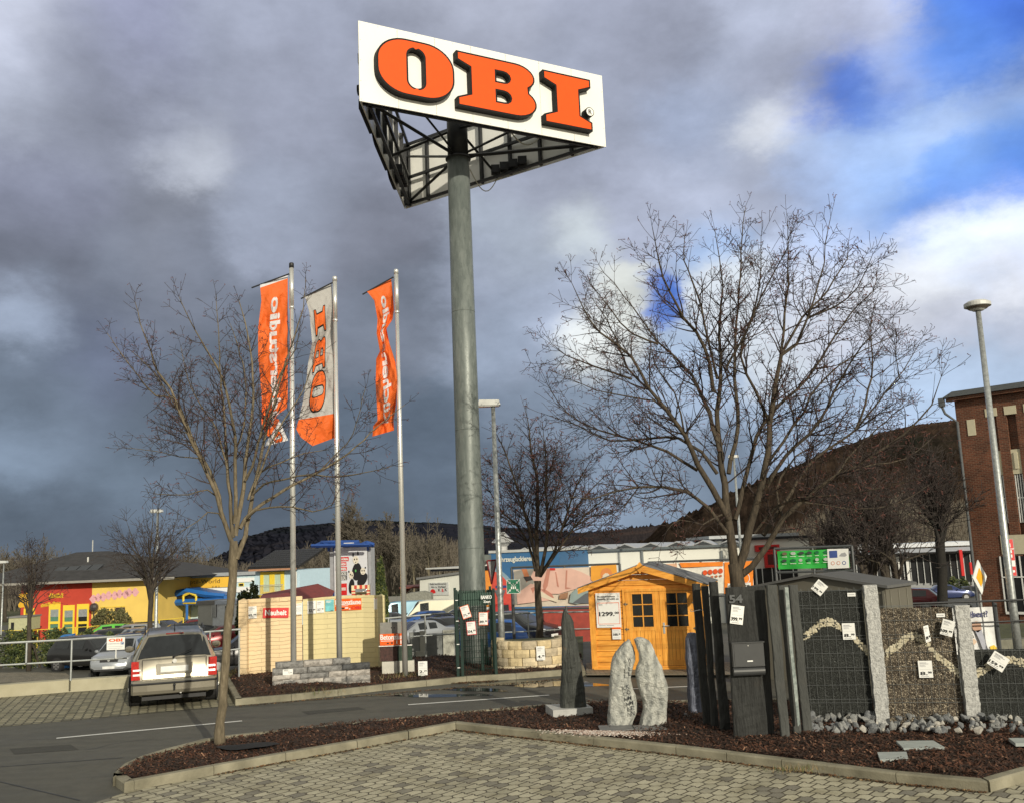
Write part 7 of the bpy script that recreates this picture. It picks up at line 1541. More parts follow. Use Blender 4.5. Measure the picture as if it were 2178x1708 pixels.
def usedcar():
    pl = Pl(D(890,1320,90), D(1010,1316,87)); root = pl.empty('used_car_building', 'white rendered building with a Gebrauchtwagen sign and a canopy roof', 'building'); cr = M('white_render_wall', (.74,.74,.68), .85, var=.05, scale=.8)
    s = pl.st; pts = [s(893,1330),s(1015,1320),s(1015,1216),s(893,1232)]; m = MB(); m.py([(pts[0][0],-3.2),(pts[1][0],-3.2),pts[2],pts[3]], 0, 7); m.build('wall', cr, root); m = MB(); a, b_ = s(888,1230), s(1015,1213); m.hexa([(a[0],-.2,a[1]-.1),(b_[0],-.2,b_[1]-.1),(b_[0],7.2,b_[1]-.1),(a[0],7.2,a[1]-.1),(a[0],-.2,a[1]+.1),(b_[0],-.2,b_[1]+.1),(b_[0],7.2,b_[1]+.1),(a[0],7.2,a[1]+.1)]); m.build('roof', M('roof_grey', (.2,.2,.2), .7), root)
    o = wallbox(pl, root, 'sign_board', 913.5,1238,955,1265, M('board_grey', (.56,.57,.56), .6), .06, -.07); m = MB()
    for t,x0,y0,x1,y1,mi in (('Gebrauchtwagen',915,1239,950,1244,0),('An- u. Verkauf',918,1244.8,949,1249.5,0),('K',933,1251,938,1257,0),('&',940,1251,945,1258,1),('K',947,1250.5,952,1256.5,0)): r_ = pl.rect(x0,y0,x1,y1); put_text(m,t,r_[0],r_[1],r_[2],r_[3],-.08,.02,mi)
    q = [s(x,y) for x,y in ((916,1259),(917,1255),(920,1252),(924,1252.5),(927,1256),(927.5,1260),(925,1261),(921,1262),(917,1261.5))]; m.poly([(a,-.08,b_) for a,b_ in q], 1); m.build('lettering', [BLACK, RED], o)
    o = wallbox(pl, root, 'canopy_roof', 897,1206,1015,1209, M('canopy_white', (.55,.55,.54), .6), 9., .6); wallbox(pl, root, 'canopy_beam', 905,1209,1015,1214, DARKM, 8., .8); wallbox(pl, root, 'tower_block', 943,1185,990,1206, cr, 5., 6.); wallbox(pl, root, 'tower_roof', 941,1183,992,1186, M('roof_grey', (.2,.2,.2), .7), 5.4, 5.8)
usedcar()
def carport():
    pl = Pl(D(856,1300,94), D(900,1298,94)); root = pl.empty('carport', 'dark red wooden carport left of the used car building', 'carport'); rm = M('red_wood', (.12,.03,.02), .7); wallbox(pl, root, 'roof', 852,1246,900,1250, rm, 6., -1.)
    m = MB(); a, b_ = pl.st(858,1264), pl.st(872,1249); m.bar((a[0],-.5,a[1]),(b_[0],-.5,b_[1]),.2); m.build('brace', rm, root); wallbox(pl, root, 'post', 857,1250,859,1300, rm, .25, -.6)
    wallbox(pl, root, 'slatted_fence', 820,1266,866,1300, M('fence_grey', (.16,.16,.15), .7, sc3=(30,1,.1), var=.5), .1, -1.5)
carport()
def bluehall():
    pl = Pl(D(1015,1320,60), D(1210,1316,58.5)); root = pl.empty('paint_shop', 'blue painted hall lettered Fahrzeuglackiererei with orange and red wall painting', 'building'); s = pl.st; bm_ = M('hall_blue', (.035,.13,.29), .7, var=.05)
    wallbox(pl, root, 'wall', 1042,1173,1192,1330, bm_, 10.); wallbox(pl, root, 'wall', 1010,1181,1041.8,1330, WHITE, 10.); wallbox(pl, root, 'roof_edge', 1040,1167.5,1193,1173, M('roof_edge_pale', (.45,.46,.46), .6), 10.2, -.1); wallbox(pl, root, 'dark_door', 1010,1203,1041,1212, DOPEN, .1, -.12)
    m = MB(); y = -.03
    def ell(cx,cy,rx,ry,mi,yy,a0=0,a1=360): m.poly([(lambda q: (q[0],yy,q[1]))(s(cx+rx*math.cos(math.radians(a0+(a1-a0)*k/20)), cy-ry*math.sin(math.radians(a0+(a1-a0)*k/20)))) for k in range(21)], mi)
    ell(1040,1290,64,84,3,-.02,0,180); ell(1038,1290,56,78,1,-.03,0,180)
    r_ = pl.rect(1010,1212,1046,1290); m.quad((r_[0],-.04,r_[2]),(r_[1],-.04,r_[2]),(r_[1],-.04,r_[3]),(r_[0],-.04,r_[3]),0); r_ = pl.rect(1010,1214,1026,1290); m.quad((r_[0],-.05,r_[2]),(r_[1],-.05,r_[2]),(r_[1],-.05,r_[3]),(r_[0],-.05,r_[3]),2)
    r_ = pl.rect(1055,1244,1100,1249); m.quad((r_[0],-.06,r_[2]),(r_[1],-.06,r_[2]),(r_[1],-.06,r_[3]),(r_[0],-.06,r_[3]),4); m.poly([(lambda q: (q[0],-.07,q[1]))(s(x,y)) for x,y in ((1052,1254),(1076,1254),(1066,1283))], 5)
    m.build('wall_painting', [M('mural_orange', (.75,.27,.04), .7), M('mural_red', (.58,.07,.05), .7), M('mural_cream', (.74,.60,.25), .7), M('mural_arc', (.22,.33,.42), .7), M('mural_navy', (.03,.05,.22), .7), M('mural_grey', (.13,.12,.14), .7)], root)
    m = MB(); r_ = pl.rect(1057,1182.5,1141,1196.5); put_text(m,'Fahrzeuglackiererei',r_[0],r_[1]+.0,r_[2],r_[3],-.04,.03); m.build('lettering', M('lettering_pale', (.62,.64,.60), .6), root)
    m = MB(); q = s(1070,1165,2.); m.tube([(q[0],2,q[1]-.6),(q[0],2,q[1]+.1),(q[0],2,q[1]+.35)], [.28,.28,.55], 12); m.tube([(q[0],2,q[1]+.35),(q[0],2,q[1]+1.0)], [.75,.15], 12); m.build('roof_ventilator', M('vent_sheet', (.50,.50,.50), .4, .5), root)
    m = MB(); q = s(1036,1186); m.box(q[0]-.5,q[0]+.3,-.6,-.1,q[1]-.2,q[1]+.2); m.build('floodlight', M('grey_box', (.15,.17,.16), .6), root)
bluehall()
def hall():
    pl = Pl(D(1185,1310,68), D(1560,1300,65)); root = pl.empty('white_hall', 'long white hall with grey wall ribs and a saw-toothed roof edge', 'building'); s = pl.st; L_ = pl.L; z1 = (s(1200,1174)[1]+s(1550,1162)[1])/2
    m = MB(); m.box(-3,L_+1,0,25,-3.4,z1); m.build('wall', M('hall_white', (.80,.79,.72), .7, var=.03, scale=.5), root); m = MB(); m.box(-3,L_+1,-.25,-.001,z1-.02,z1+.12); m.build('eaves_beam', M('dark_grey_steel', (.12,.14,.15), .5), root)
    for x in (1371,1541,1211): wallbox(pl, root, 'wall_rib', x-1.8,1170,x+1.8,1330, M('rib_grey', (.20,.22,.23), .5), .15, -.16)
    m = MB(); n = 9; w = (L_+4)/n
    for k in range(n): x = -3+k*w; m.py([(x,z1+.13),(x+w,z1+.13),(x+w*.5,z1+.48)], 0, 24)
    m.build('roof_shell', M('roof_shell_grey', (.40,.41,.43), .5, .2, var=.1), root)
    m = MB()
    for k in range(n): x = -3+k*w; m.poly([(x+w*.15,-.02,z1+.15),(x+w*.85,-.02,z1+.15),(x+w*.5,-.02,z1+.40)])
    m.build('roof_light', M('rooflight_dark', (.05,.055,.06), .3), root)
    m = MB(); c = s(1176,1208); m.py([(c[0]-1.6,0),(c[0]+2.6,0),(c[0]+2.3,c[1]-.2),(c[0]+1.,c[1]+1.),(c[0]-.6,c[1]+1.),(c[0]-1.5,c[1])], -8, -7); 
    o = m.build('entrance_dome', M('dome_dark', (.04,.05,.055), .35), root)
hall()
def rhall():
    pl = Pl(D(1545,1290,70), D(1760,1280,70)); root = pl.empty('red_sign_hall', 'white hall with a red shop sign and a glazed front behind the large tree', 'building'); wallbox(pl, root, 'wall', 1540,1146,1728,1330, M('hall_white', (.80,.79,.72)), 14.); wallbox(pl, root, 'roof_edge', 1535,1141,1732,1146.5, DARKM, 14.4, -.3); wallbox(pl, root, 'roof_sheet', 1525,1134,1725,1140.8, M('roof_sheet', (.36,.38,.40), .5, .2), 10., 3.)
    wallbox(pl, root, 'glazed_front', 1604,1207,1700,1330, DOPEN, .1, -.12)
    for x in (1610,1624,1645,1661,1690): wallbox(pl, root, 'mullion', x-.7,1205,x+.7,1330, WHITE, .1, -.24)
    o = wallbox(pl, root, 'shop_sign', 1604,1158,1655,1172, RED, .3, -.4); wallbox(pl, root, 'shop_sign', 1624,1172.5,1655,1206, RED, .3, -.4); m = MB(); r_ = pl.rect(1608,1161,1650,1169); put_text(m,'MARKT',r_[0],r_[1],r_[2],r_[3],-.41,.05); r_ = pl.rect(1630,1178,1652,1200); 
    m.v = []; m.f = []; m.m = []; m.quad((r_[0],-.41,r_[2]),(r_[1],-.41,r_[2]),(r_[1],-.41,r_[3]),(r_[0],-.41,r_[3])); r_ = pl.rect(1611,1162,1649,1168); m.quad((r_[0],-.41,r_[2]),(r_[1],-.41,r_[2]),(r_[1],-.41,r_[3]),(r_[0],-.41,r_[3])); m.build('sign_field', M('sign_dark_red', (.10,.012,.012), .6), o)
rhall()
def dealer():
    pl = Pl(D(1760,1260,108), D(2075,1250,104)); root = pl.empty('car_showroom', 'far glazed showroom with white roof band and red door pylons', 'building'); wallbox(pl, root, 'wall', 1760,1170,2078,1290, M('showroom_grey', (.30,.31,.32), .6, var=.1), 12.); wallbox(pl, root, 'roof_band', 1800,1155,2078,1163, M('band_white', (.66,.68,.72), .5), 14., -2.); wallbox(pl, root, 'canopy', 1800,1166,2078,1174, M('canopy_grey', (.33,.35,.40), .5), 4., -2.5); wallbox(pl, root, 'red_sign', 1835,1169,1852,1173, RED, .1, -2.7)
    wallbox(pl, root, 'glazing', 1760,1180,2076,1240, DOPEN, .1, -.12)
    for k in range(22): x = 1764+k*14.3; wallbox(pl, root, 'mullion', x,1178,x+1.7,1242, M('mullion_pale', (.46,.47,.47), .5), .1, -.24)
    for x in (1881,1908,1928): wallbox(pl, root, 'entrance_frame', x,1183,x+6,1242, WHITE, .1, -.4)
    for x0,x1,y0,y1 in ((2033,2039,1168,1222),(2053,2058,1194,1219)): wallbox(pl, root, 'red_pylon', x0,y0,x1,y1, RED, .5, -3.)
dealer()
def metalshed():
    A = D(1606,1330,20.4); B_ = D(1891,1330,18.5); pl = Pl((A.x,A.y),(B_.x,B_.y)); root = pl.empty('metal_shed', 'grey-brown metal garden shed with a low pitched roof behind the gabions', 'shed'); wm = M('shed_taupe', (.135,.125,.10), .6, var=.06, sc3=(10,10,.1)); L_ = pl.L; s = pl.st; dp = 1.25
    zr_ = s(1891,1242)[1]; zl = s(1610,1248)[1]; xp = L_*.5; zp = s(1746,1221)[1]; ze = (zr_+zl)/2
    m = MB(); m.py([(0,0),(L_,0),(L_,ze-.04),(xp,zp-.04),(0,ze-.04)], 0, dp); m.build('wall', wm, root)
    m = MB()
    for a, za, b_, zb in ((xp,zp,L_+.08,ze-.02),(-.08,ze-.02,xp,zp)): m.hexa([(a,-.1,za-.03),(b_,-.1,zb-.03),(b_,dp+.1,zb-.03),(a,dp+.1,za-.03),(a,-.1,za+.02),(b_,-.1,zb+.02),(b_,dp+.1,zb+.02),(a,dp+.1,za+.02)])
    m.build('roof', M('shed_roof_grey', (.12,.12,.12), .85, var=.08, spec=.2), root)
    m = MB()
    for q in (L_-.04,L_-.30,L_-.44): m.box(q-.02,q+.02,-.03,-.001,0,ze-.1)
    for q in (.2,.6,1.): m.box(L_+.001,L_+.012,q-.02,q+.02,0,ze-.1)
    m.build('door_post', M('shed_trim', (.17,.16,.13), .5), root); m = MB(); m.box(.02,L_-.02,-.02,-.001,ze-.16,ze-.1); m.build('trim', wm, root)
metalshed()
def brick_building():
    K = D(2085,1345,50); Lp = Vector((K.x, K.y, 0)); u = Vector((.707,-.707,0)); B_ = Lp+u*16; pl = Pl((Lp.x,Lp.y),(B_.x,B_.y)); root = pl.empty('brick_building', 'tall red brick building with recessed bays, pale stone panels and a slate roof edge', 'building'); s = pl.st
    BR = mk('red_brick', lambda nt, N, L, b: brickf(nt, N, L, b)); z1 = s(2090,846)[1]; 
    wm = MB()
    bays = [(2112,2138),(2157,2185),(2215,2260)]; xs = []
    for a, b_ in bays: xs.append((s(a-6,1000)[0]+.25, s(b_-6,1000)[0]+.25))
    xs = []
    x0, x1 = s(2098,880)[0], s(2118,880)[0]; w = x1-x0; g = s(2139,880)[0]-x1
    for k in range(5): xs.append((x0+k*(w+g), x0+k*(w+g)+w))
    prev = 0.
    for a, b_ in xs+[(15.8,15.8)]:
        wm.box(prev,a,0,.5,-3,z1); prev = b_
    wm.box(0,.4,.5,14,-3,z1); wm.build('wall', BR, root)
    zt = s(2110,868)[1]; m = MB(); zq = s(2125,1115)[1]
    for a, b_ in xs: m.box(a+.001,b_-.001,.001,.3,zt,z1-.02); m.box(a+.001,b_-.001,.24,.5,-3,zt)
    m.build('recessed_wall', BR, root); st_ = M('pale_sandstone', (.60,.55,.40), .85, var=.06); zs1 = s(2110,880)[1]
    for k, (a, b_) in enumerate(xs):
        m = MB(); m.box(a-.06,b_+.06,-.03,.2,zt-.42,zt-.0); m.build('lintel', st_, root)
        zp0, zp1 = s(2125,1010)[1], s(2125,958)[1]; m = MB(); m.box(a-.06,b_+.06,.05,.239,zp0,zp1); m.box(a+.14,b_-.14,.0,.049,zp0+.25,zp1-.15); m.build('stone_panel', st_, root)
        w0, w1 = s(2140,1112)[1], zp0-.02; mw = MB(); mw.box(a+.02,b_-.02,.15,.2,w0,w1); wn = mw.build('window', DOPEN, root)
        mw = MB()
        for t in (0,.33,.66,1.): x = a+.03+(b_-a-.11)*t; mw.box(x,x+.05,.10,.149,w0,w1)
        mw.box(a+.03,b_-.03,.11,.148,(w0+w1)/2,(w0+w1)/2+.06); mw.build('window_frame', WHITE, wn)
    m = MB(); zs = [s(2150,1178)[1], s(2150,1137)[1]]; xq = s(2130,1160)[0]; m.box(xq,15.8,-.04,-.001,zs[0],zs[1]); m.build('stone_band', st_, root)
    m = MB(); a, b_ = s(2135,1250)[0], 15.; w0, w1 = s(2150,1300)[1], s(2150,1182)[1]; m.box(a,b_,-.03,-.001,w0,w1); wn = m.build('window', DOPEN, root); m = MB(); m.box(a,b_,-.12,-.031,w0-.12,w0); 
    for k in range(16): x = a+(b_-a)*k/15; m.box(x-.03,x+.03,-.06,-.031,w0+.001,w1)
    m.box(a,b_,-.08,-.0601,(w0+w1)/2+.3,(w0+w1)/2+.36); m.build('window_frame', WHITE, wn)
    c0 = s(2058,910)[0]; c1 = s(2075,910)[0]; m = MB(); z = [s(2066,926)[1], s(2066,892)[1]]; m.box(c0,c1,-.03,-.001,z[0],z[1]); m.build('stone_panel', st_, root)
    m = MB(); m.box(-.3,16,-.35,.0,z1,z1+.18); m.build('cornice', BR, root); m = MB(); m.hexa([(-.45,-.5,z1+.181),(16,-.5,z1+.181),(16,14,z1+.181),(-.45,14,z1+.181),(-.3,.6,z1+.62),(16,.6,z1+.62),(16,13,z1+1.5),(-.3,13,z1+1.5)]); m.build('roof', M('slate_roof', (.05,.055,.055), .7, var=.3, scale=5.), root)
    m = MB(); m.box(-.62,-.38,-.55,-.25,z1-.25,z1+.2); m.tube([(-.5,-.4,z1-.25),(-.42,-.3,z1-.6),(.08,-.12,z1-1.1),(.08,-.12,-2.5)], .07, 8); m.build('downpipe', M('lead_grey', (.13,.14,.15), .5, .4), root)
def brickf(nt, N, L, b):
    tc = nd(N, L, 'ShaderNodeTexCoord').outputs['Object']; sp = nd(N, L, 'ShaderNodeSeparateXYZ', {0: tc}); cv = nd(N, L, 'ShaderNodeCombineXYZ', {0: mathn(N, L, 'ADD', sp.outputs[0], sp.outputs[1]), 1: sp.outputs[2]}).outputs[0]
    br = N.new('ShaderNodeTexBrick'); L.new(cv, br.inputs['Vector']); br.inputs['Scale'].default_value = 1.; br.inputs['Brick Width'].default_value = .25; br.inputs['Row Height'].default_value = .09; br.inputs['Mortar Size'].default_value = .012; br.inputs['Mortar Smooth'].default_value = .3; br.inputs['Color1'].default_value = (.10,.032,.016,1); br.inputs['Color2'].default_value = (.19,.062,.030,1); br.inputs['Mortar'].default_value = (.20,.13,.085,1)
    n = nd(N, L, 'ShaderNodeTexNoise', {'Vector': tc, 'Scale': 1.3, 'Detail': 7.}); L.new(mixc(N, L, 1., br.outputs['Color'], ramp(N, L, n.outputs['Fac'], [(.3, (.65,.65,.65)), (.7, (1.15,1.15,1.15))]), 'MULTIPLY'), b.inputs['Base Color']); bumpn(N, L, b, mathn(N, L, 'SUBTRACT', 1., br.outputs['Fac']), .6, .02)
brick_building()
# ================================================================== banners
def banner(name, label, x0,y0,x1,y1, Y, draw, base, rim=True, Yb=None, legs=True):
    pl = Pl(D(x0,1330,Y), D(x1,1330,Yb or Y)); root = pl.empty(name, label, 'banner'); r_ = pl.rect(x0,y0,x1,y1); m = MB(); nx, nz = 24, 6; vs = []
    f = lambda u, v: (r_[0]+(r_[1]-r_[0])*u, .02*math.sin(u*14+v*3)+.012*math.sin(u*5-v*7), r_[2]+(r_[3]-r_[2])*v)
    vs = [f(i/nx, j/nz) for j in range(nz+1) for i in range(nx+1)]; m.add(vs, [(j*(nx+1)+i,j*(nx+1)+i+1,(j+1)*(nx+1)+i+1,(j+1)*(nx+1)+i) for j in range(nz) for i in range(nx)]); o = m.build('cloth', base, root, smooth=True)
    g = MB(); P_ = lambda px, py, d: (lambda q: (q[0], d, q[1]))(pl.st(px,py)); mats = draw(g, P_, pl); g.build('printed_picture', mats, o)
    m = MB(); 
    if rim: m.tube([(r_[0]-.1,.08,r_[3]+.08),(r_[1]+.1,.08,r_[3]+.08)], .045, 6); m.tube([(r_[0]-.1,.08,r_[2]-.1),(r_[1]+.1,.08,r_[2]-.1)], .04, 6)
    for x in (r_[0]-.1,r_[1]+.1,(r_[0]+r_[1])/2): m.tube([(x,.08,GZ(Y) if Y > 30.2 else 0),(x,.08,r_[3]+.08)], .045, 6)
    m.build('frame', M('grey_post', (.07,.075,.08), .5), root)
def d_shirt(g, P_, pl):
    def sh(pts, mi, d=-.045): g.poly([P_(x,y,d) for x,y in pts], mi)
    sh([(1094,1215),(1123,1209),(1150,1209),(1130,1250),(1100,1284),(1094,1286)],2); sh([(1110,1209),(1121,1209),(1128,1228),(1121,1238)],3,-.05); sh([(1114,1226),(1150,1222),(1150,1228),(1120,1236)],4,-.052)
    sh([(1138,1209),(1215,1208),(1238,1216),(1266,1230),(1260,1238),(1230,1250),(1190,1262),(1150,1262),(1140,1240),(1130,1225)],0,-.055); sh([(1100,1262),(1130,1240),(1160,1250),(1180,1275),(1150,1278),(1102,1284)],0,-.058)
    for p in ([(1165,1209),(1172,1209),(1166,1245),(1158,1258),(1156,1245)],[(1205,1212),(1208,1212),(1206,1248),(1216,1250),(1203,1252)],[(1150,1252),(1160,1252),(1175,1262),(1180,1272),(1170,1268)],[(1182,1215),(1184,1216),(1190,1248),(1186,1246)],[(1130,1250),(1140,1246),(1135,1262)]): sh(p,1,-.062)
    sh([(1140,1250),(1175,1270),(1192,1276),(1186,1280),(1150,1268)],5,-.065); sh([(1192,1263),(1210,1258),(1208,1272),(1190,1273)],6,-.064); sh([(1215,1262),(1230,1248),(1250,1252),(1260,1275),(1228,1284),(1212,1280)],7,-.066); sh([(1218,1282),(1245,1262),(1275,1252),(1300,1250),(1300,1282)],8,-.07)
    sh([(1170,1207.5),(1182,1207.5),(1182,1212),(1172,1212)],9,-.07)
    sh([(1258,1203),(1312,1200),(1318,1258),(1290,1262),(1258,1232)],10,-.075)
    c = (1291,1221); g.poly([P_(c[0]+13*math.cos(t)*(1 if abs(math.cos(t)) < .8 else .96), c[1]-14*math.sin(t), -.08) for t in [math.pi*k/16 for k in range(33)]], 11)
    g.poly([P_(1282,1228,-.085),P_(1300,1227,-.085)]+[P_(1291+9*(1-.18*(k%2))*math.cos(math.pi*k/14), 1227-10*(1-.18*(k%2))*math.sin(math.pi*k/14), -.085) for k in range(15)], 5)
    cs = [(.76,.48,.40),(.55,.24,.18),(.36,.34,.31),(.60,.22,.10),(.05,.04,.04),(.76,.66,.52),(.38,.20,.12),(.30,.38,.38),(.13,.14,.16),(.66,.04,.03),(.85,.38,.05),(.75,.27,.08)]
    return [M('shirt_print_%s' % 'abcdefghijkl'[i], c_, .6, var=.06, scale=3.) for i, c_ in enumerate(cs)]
banner('advertising_banner', 'wide banner showing a pink shirt and a white saw-blade symbol on orange', 1093,1207,1314,1288,38, d_shirt, M('banner_cream', (.70,.60,.50), .6, var=.04), Yb=36.5)
def d_orange(g, P_, pl):
    def sh(pts, mi, d=-.045): g.poly([P_(x,y,d) for x,y in pts], mi)
    sh([(1385,1200),(1440,1197),(1440,1250),(1385,1255)],0); sh([(1445,1196),(1538,1194),(1538,1203),(1450,1206)],1); sh([(1541,1195),(1602,1192),(1602,1262),(1541,1262)],1)
    for k in range(4):
        c = (1500+k*11, 1217-k*1.2); g.poly([P_(c[0]+5*math.cos(t),c[1]+5.5*math.sin(t),-.06) for t in [2*math.pi*q/12 for q in range(12)]],2)
    for k in range(5): c = (1497+k*9,1228-k); g.poly([P_(c[0]+3*math.cos(t),c[1]+2.5*math.sin(t),-.06) for t in [2*math.pi*q/8 for q in range(8)]],3)
    c = (1583,1229)
    for k in range(20):
        a, b_ = 2*math.pi*k/20, 2*math.pi*(k+1)/20; g.poly([P_(c[0]+12*math.cos(a),c[1]+13*math.sin(a),-.06),P_(c[0]+12*math.cos(b_),c[1]+13*math.sin(b_),-.06),P_(c[0]+10.6*math.cos(b_),c[1]+11.5*math.sin(b_),-.06),P_(c[0]+10.6*math.cos(a),c[1]+11.5*math.sin(a),-.06)],4)
    sh([(1548,1240),(1597,1238),(1597,1250),(1548,1252)],4,-.06); r_ = pl.rect(1550,1241.5,1595,1248.5); 
    put_text(g,'nservice',r_[0],r_[1],r_[2],r_[3],-.07,.05,5)
    return [M('banner_peach', (.74,.45,.30), .6), M('banner_orange', (.85,.24,.02), .6), M('tomato', (.70,.09,.02), .5), M('sausage', (.45,.14,.06), .6), WHITE, BLACK]
banner('advertising_banner', 'orange and white banner with a row of tomatoes, right of the shed roof', 1385,1196,1602,1262,36, d_orange, M('banner_white', (.78,.76,.70), .6), Yb=35)
def d_green(g, P_, pl):
    r = random.Random(5)
    for row, (yy) in enumerate((1176,1191)):
        for k in range(8):
            x = 1664+k*17.5; y = yy-.7*k; w = r.uniform(8,13); c = 1+r.randint(0,3)
            g.poly([P_(x+w*.5+w*.5*math.cos(t),y+1+3.6*math.sin(t),-.045) for t in [2*math.pi*q/7 for q in range(7)]], c); g.poly([P_(x,y+7,-.045),P_(x+w,y+7,-.045),P_(x+w,y+8,-.045),P_(x,y+8,-.045)],0)
    g.poly([P_(1760,1167,-.05),P_(1805,1166,-.05),P_(1807,1207,-.05),P_(1762,1209,-.05)],0); g.poly([P_(1764,1171,-.055),P_(1781,1170,-.055),P_(1782,1185,-.055),P_(1765,1186,-.055)],5)
    for k, mi in enumerate((6,6,5)):
        c = (1772+k*12,1197-k*.4); g.poly([P_(c[0]+4.2*math.cos(t),c[1]+4.2*math.sin(t),-.055) for t in [2*math.pi*q/12 for q in range(12)]],mi); g.poly([P_(c[0]+2.8*math.cos(t),c[1]+2.8*math.sin(t),-.06) for t in [2*math.pi*q/12 for q in range(12)]],0)
    g.poly([P_(x,y,-.055) for x,y in ((1785,1182),(1790,1176),(1798,1174),(1802,1180),(1798,1183))],7)
    return [WHITE, M('print_pale', (.45,.50,.45), .6), M('print_dark', (.04,.06,.05), .6), M('print_brown', (.16,.12,.08), .6), M('print_deep_green', (.01,.14,.05), .6), M('print_navy', (.05,.09,.30), .6), M('print_salmon', (.65,.30,.22), .6), GREYINK]
banner('advertising_banner', 'green banner with rows of small pictures and a white end panel', 1654,1169,1806,1208,31, d_green, M('banner_green', (.03,.42,.06), .6, var=.05), Yb=30)
def d_bleiben(g, P_, pl):
    r_ = pl.rect(2038,1298.5,2099,1312); put_text(g,'bleiben?',r_[0],r_[1],r_[2],r_[3],-.045,.05,0)
    def sh(pts, mi, d=-.045): g.poly([P_(x,y,d) for x,y in pts], mi)
    sh([(2064,1328),(2073,1320),(2084,1322),(2086,1338),(2078,1344),(2068,1338)],1); sh([(2072,1340),(2086,1338),(2096,1370),(2104,1390),(2092,1390),(2082,1362)],2); sh([(2050,1336),(2062,1333),(2060,1346),(2050,1352)],3); sh([(2052,1352),(2058,1347),(2066,1347),(2070,1354),(2064,1359),(2054,1358)],4,-.05); sh([(2050,1360),(2070,1357),(2076,1364),(2070,1370),(2052,1370)],3,-.05); sh([(2054,1374),(2066,1378),(2070,1388),(2058,1389)],4); sh([(2104,1374),(2112,1370),(2118,1376),(2120,1390),(2106,1390)],5)
    return [M('ink_navy', (.03,.035,.12), .5), M('skin_print', (.45,.27,.19), .6), M('sleeve_print', (.36,.37,.44), .6), M('skin_pale_print', (.62,.45,.33), .6), M('hair_print', (.03,.02,.02), .6), M('yellow_print', (.85,.55,.03), .6)]
banner('advertising_banner', 'white banner ending in the word bleiben? below the priority sign', 2030,1291,2116,1390,22.5, d_bleiben, M('banner_white2', (.70,.70,.70), .6), rim=False)
card('wall_sign', 'narrow red and white sign on the brick building behind the nearest lamp post', 'sign', 2141,1146,2159,1224, 40, lines=[(None,0,1,.72,.74,4),(None,.08,.92,.26,.42,4),(None,.38,.62,.78,.88,4),(None,.3,.7,.62,.70,4),(None,.3,.7,.5,.58,4),(None,.2,.8,.1,.16,4)], mat=RED, frame=GREYINK)
# ================================================================== bare trees
def barkf(c1, c2, c3):
    def f(nt, N, L, b):
        tc = nd(N, L, 'ShaderNodeTexCoord').outputs['Object']; mp = nd(N, L, 'ShaderNodeMapping', {'Vector': tc}); mp.inputs['Scale'].default_value = (1,1,.22)
        n = nd(N, L, 'ShaderNodeTexNoise', {'Vector': mp.outputs[0], 'Scale': 26., 'Detail': 7., 'Roughness': .65}); n2 = nd(N, L, 'ShaderNodeTexNoise', {'Vector': tc, 'Scale': 2.2, 'Detail': 4.})
        c = ramp(N, L, n.outputs['Fac'], [(.3, c1), (.55, c2), (.75, c3)]); L.new(mixc(N, L, 1., c, ramp(N, L, n2.outputs['Fac'], [(.3, (.75,.75,.72)), (.7, (1.15,1.15,1.1))]), 'MULTIPLY'), b.inputs['Base Color']); bumpn(N, L, b, n.outputs['Fac'], .7, .01)
    return f
BARK = mk('maple_bark', barkf((.085,.068,.045), (.17,.138,.095), (.27,.225,.165)), .9); BARKM = mk('maple_bark_brown', barkf((.03,.023,.017), (.07,.054,.038), (.13,.10,.072)), .9); BARKD = mk('dark_bark', barkf((.025,.02,.016), (.06,.048,.036), (.10,.082,.06)), .9)
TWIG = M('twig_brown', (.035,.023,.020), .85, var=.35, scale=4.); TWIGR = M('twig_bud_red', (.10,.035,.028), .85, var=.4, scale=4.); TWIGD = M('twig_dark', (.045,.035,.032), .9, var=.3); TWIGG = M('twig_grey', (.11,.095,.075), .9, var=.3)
def grow_twig(mb, r, p, d, ln, rad, lvl, P):
    """one lateral with opposite side twigs, bent a little towards the light, buds and hanging keys at its tip"""
    n = max(2, int(ln/P['seg'])); pts = [p]; dirs = []; d = d.normalized()
    for i in range(n):
        d = (d+Vector((r.gauss(0,1),r.gauss(0,1),r.gauss(0,1)))*P['wig']+Vector((0,0,P['up']))).normalized(); p = p+d*(ln/n); pts.append(p); dirs.append(d)
    rm = P['rmin']; mb.tube(pts, [max(rm, rad*(1-.8*i/n)) for i in range(n+1)], 4 if rad > .012 else 3, 0, cap=False)
    if lvl > 0:
        a0 = r.uniform(0,6.28)
        for i in range(1 if n > 2 else 0, n):
            if r.random() > P['dens']: continue
            dd = dirs[i]; s = dd.orthogonal().normalized(); t = dd.cross(s); a0 += math.pi/2+r.uniform(-.4,.4)
            for sg in (0, math.pi):
                if r.random() < .25: continue
                q = a0+sg; side = s*math.cos(q)+t*math.sin(q); an = math.radians(r.uniform(32,58)); nd_ = dd*math.cos(an)+side*math.sin(an)
                l2 = ln*r.uniform(.28,.55)*(1-.45*i/n)
                if l2 > P['lmin']: grow_twig(mb, r, pts[i], nd_, l2, max(rm, rad*.55), lvl-1, P)
                else: grow_twig(mb, r, pts[i], nd_, P['lmin'], rm, 0, P)
    e = pts[-1]; k = P['bud']
    if k:
        for _ in range(r.randint(1,3)):
            a = e+Vector((r.gauss(0,1),r.gauss(0,1),-.3+r.gauss(0,.8)))*k*1.3; w = Vector((r.gauss(0,1),r.gauss(0,1),r.gauss(0,1))).normalized()*k*.32
            mb.quad(e-w*.3, e+w*.3, a+w, a-w, 1)
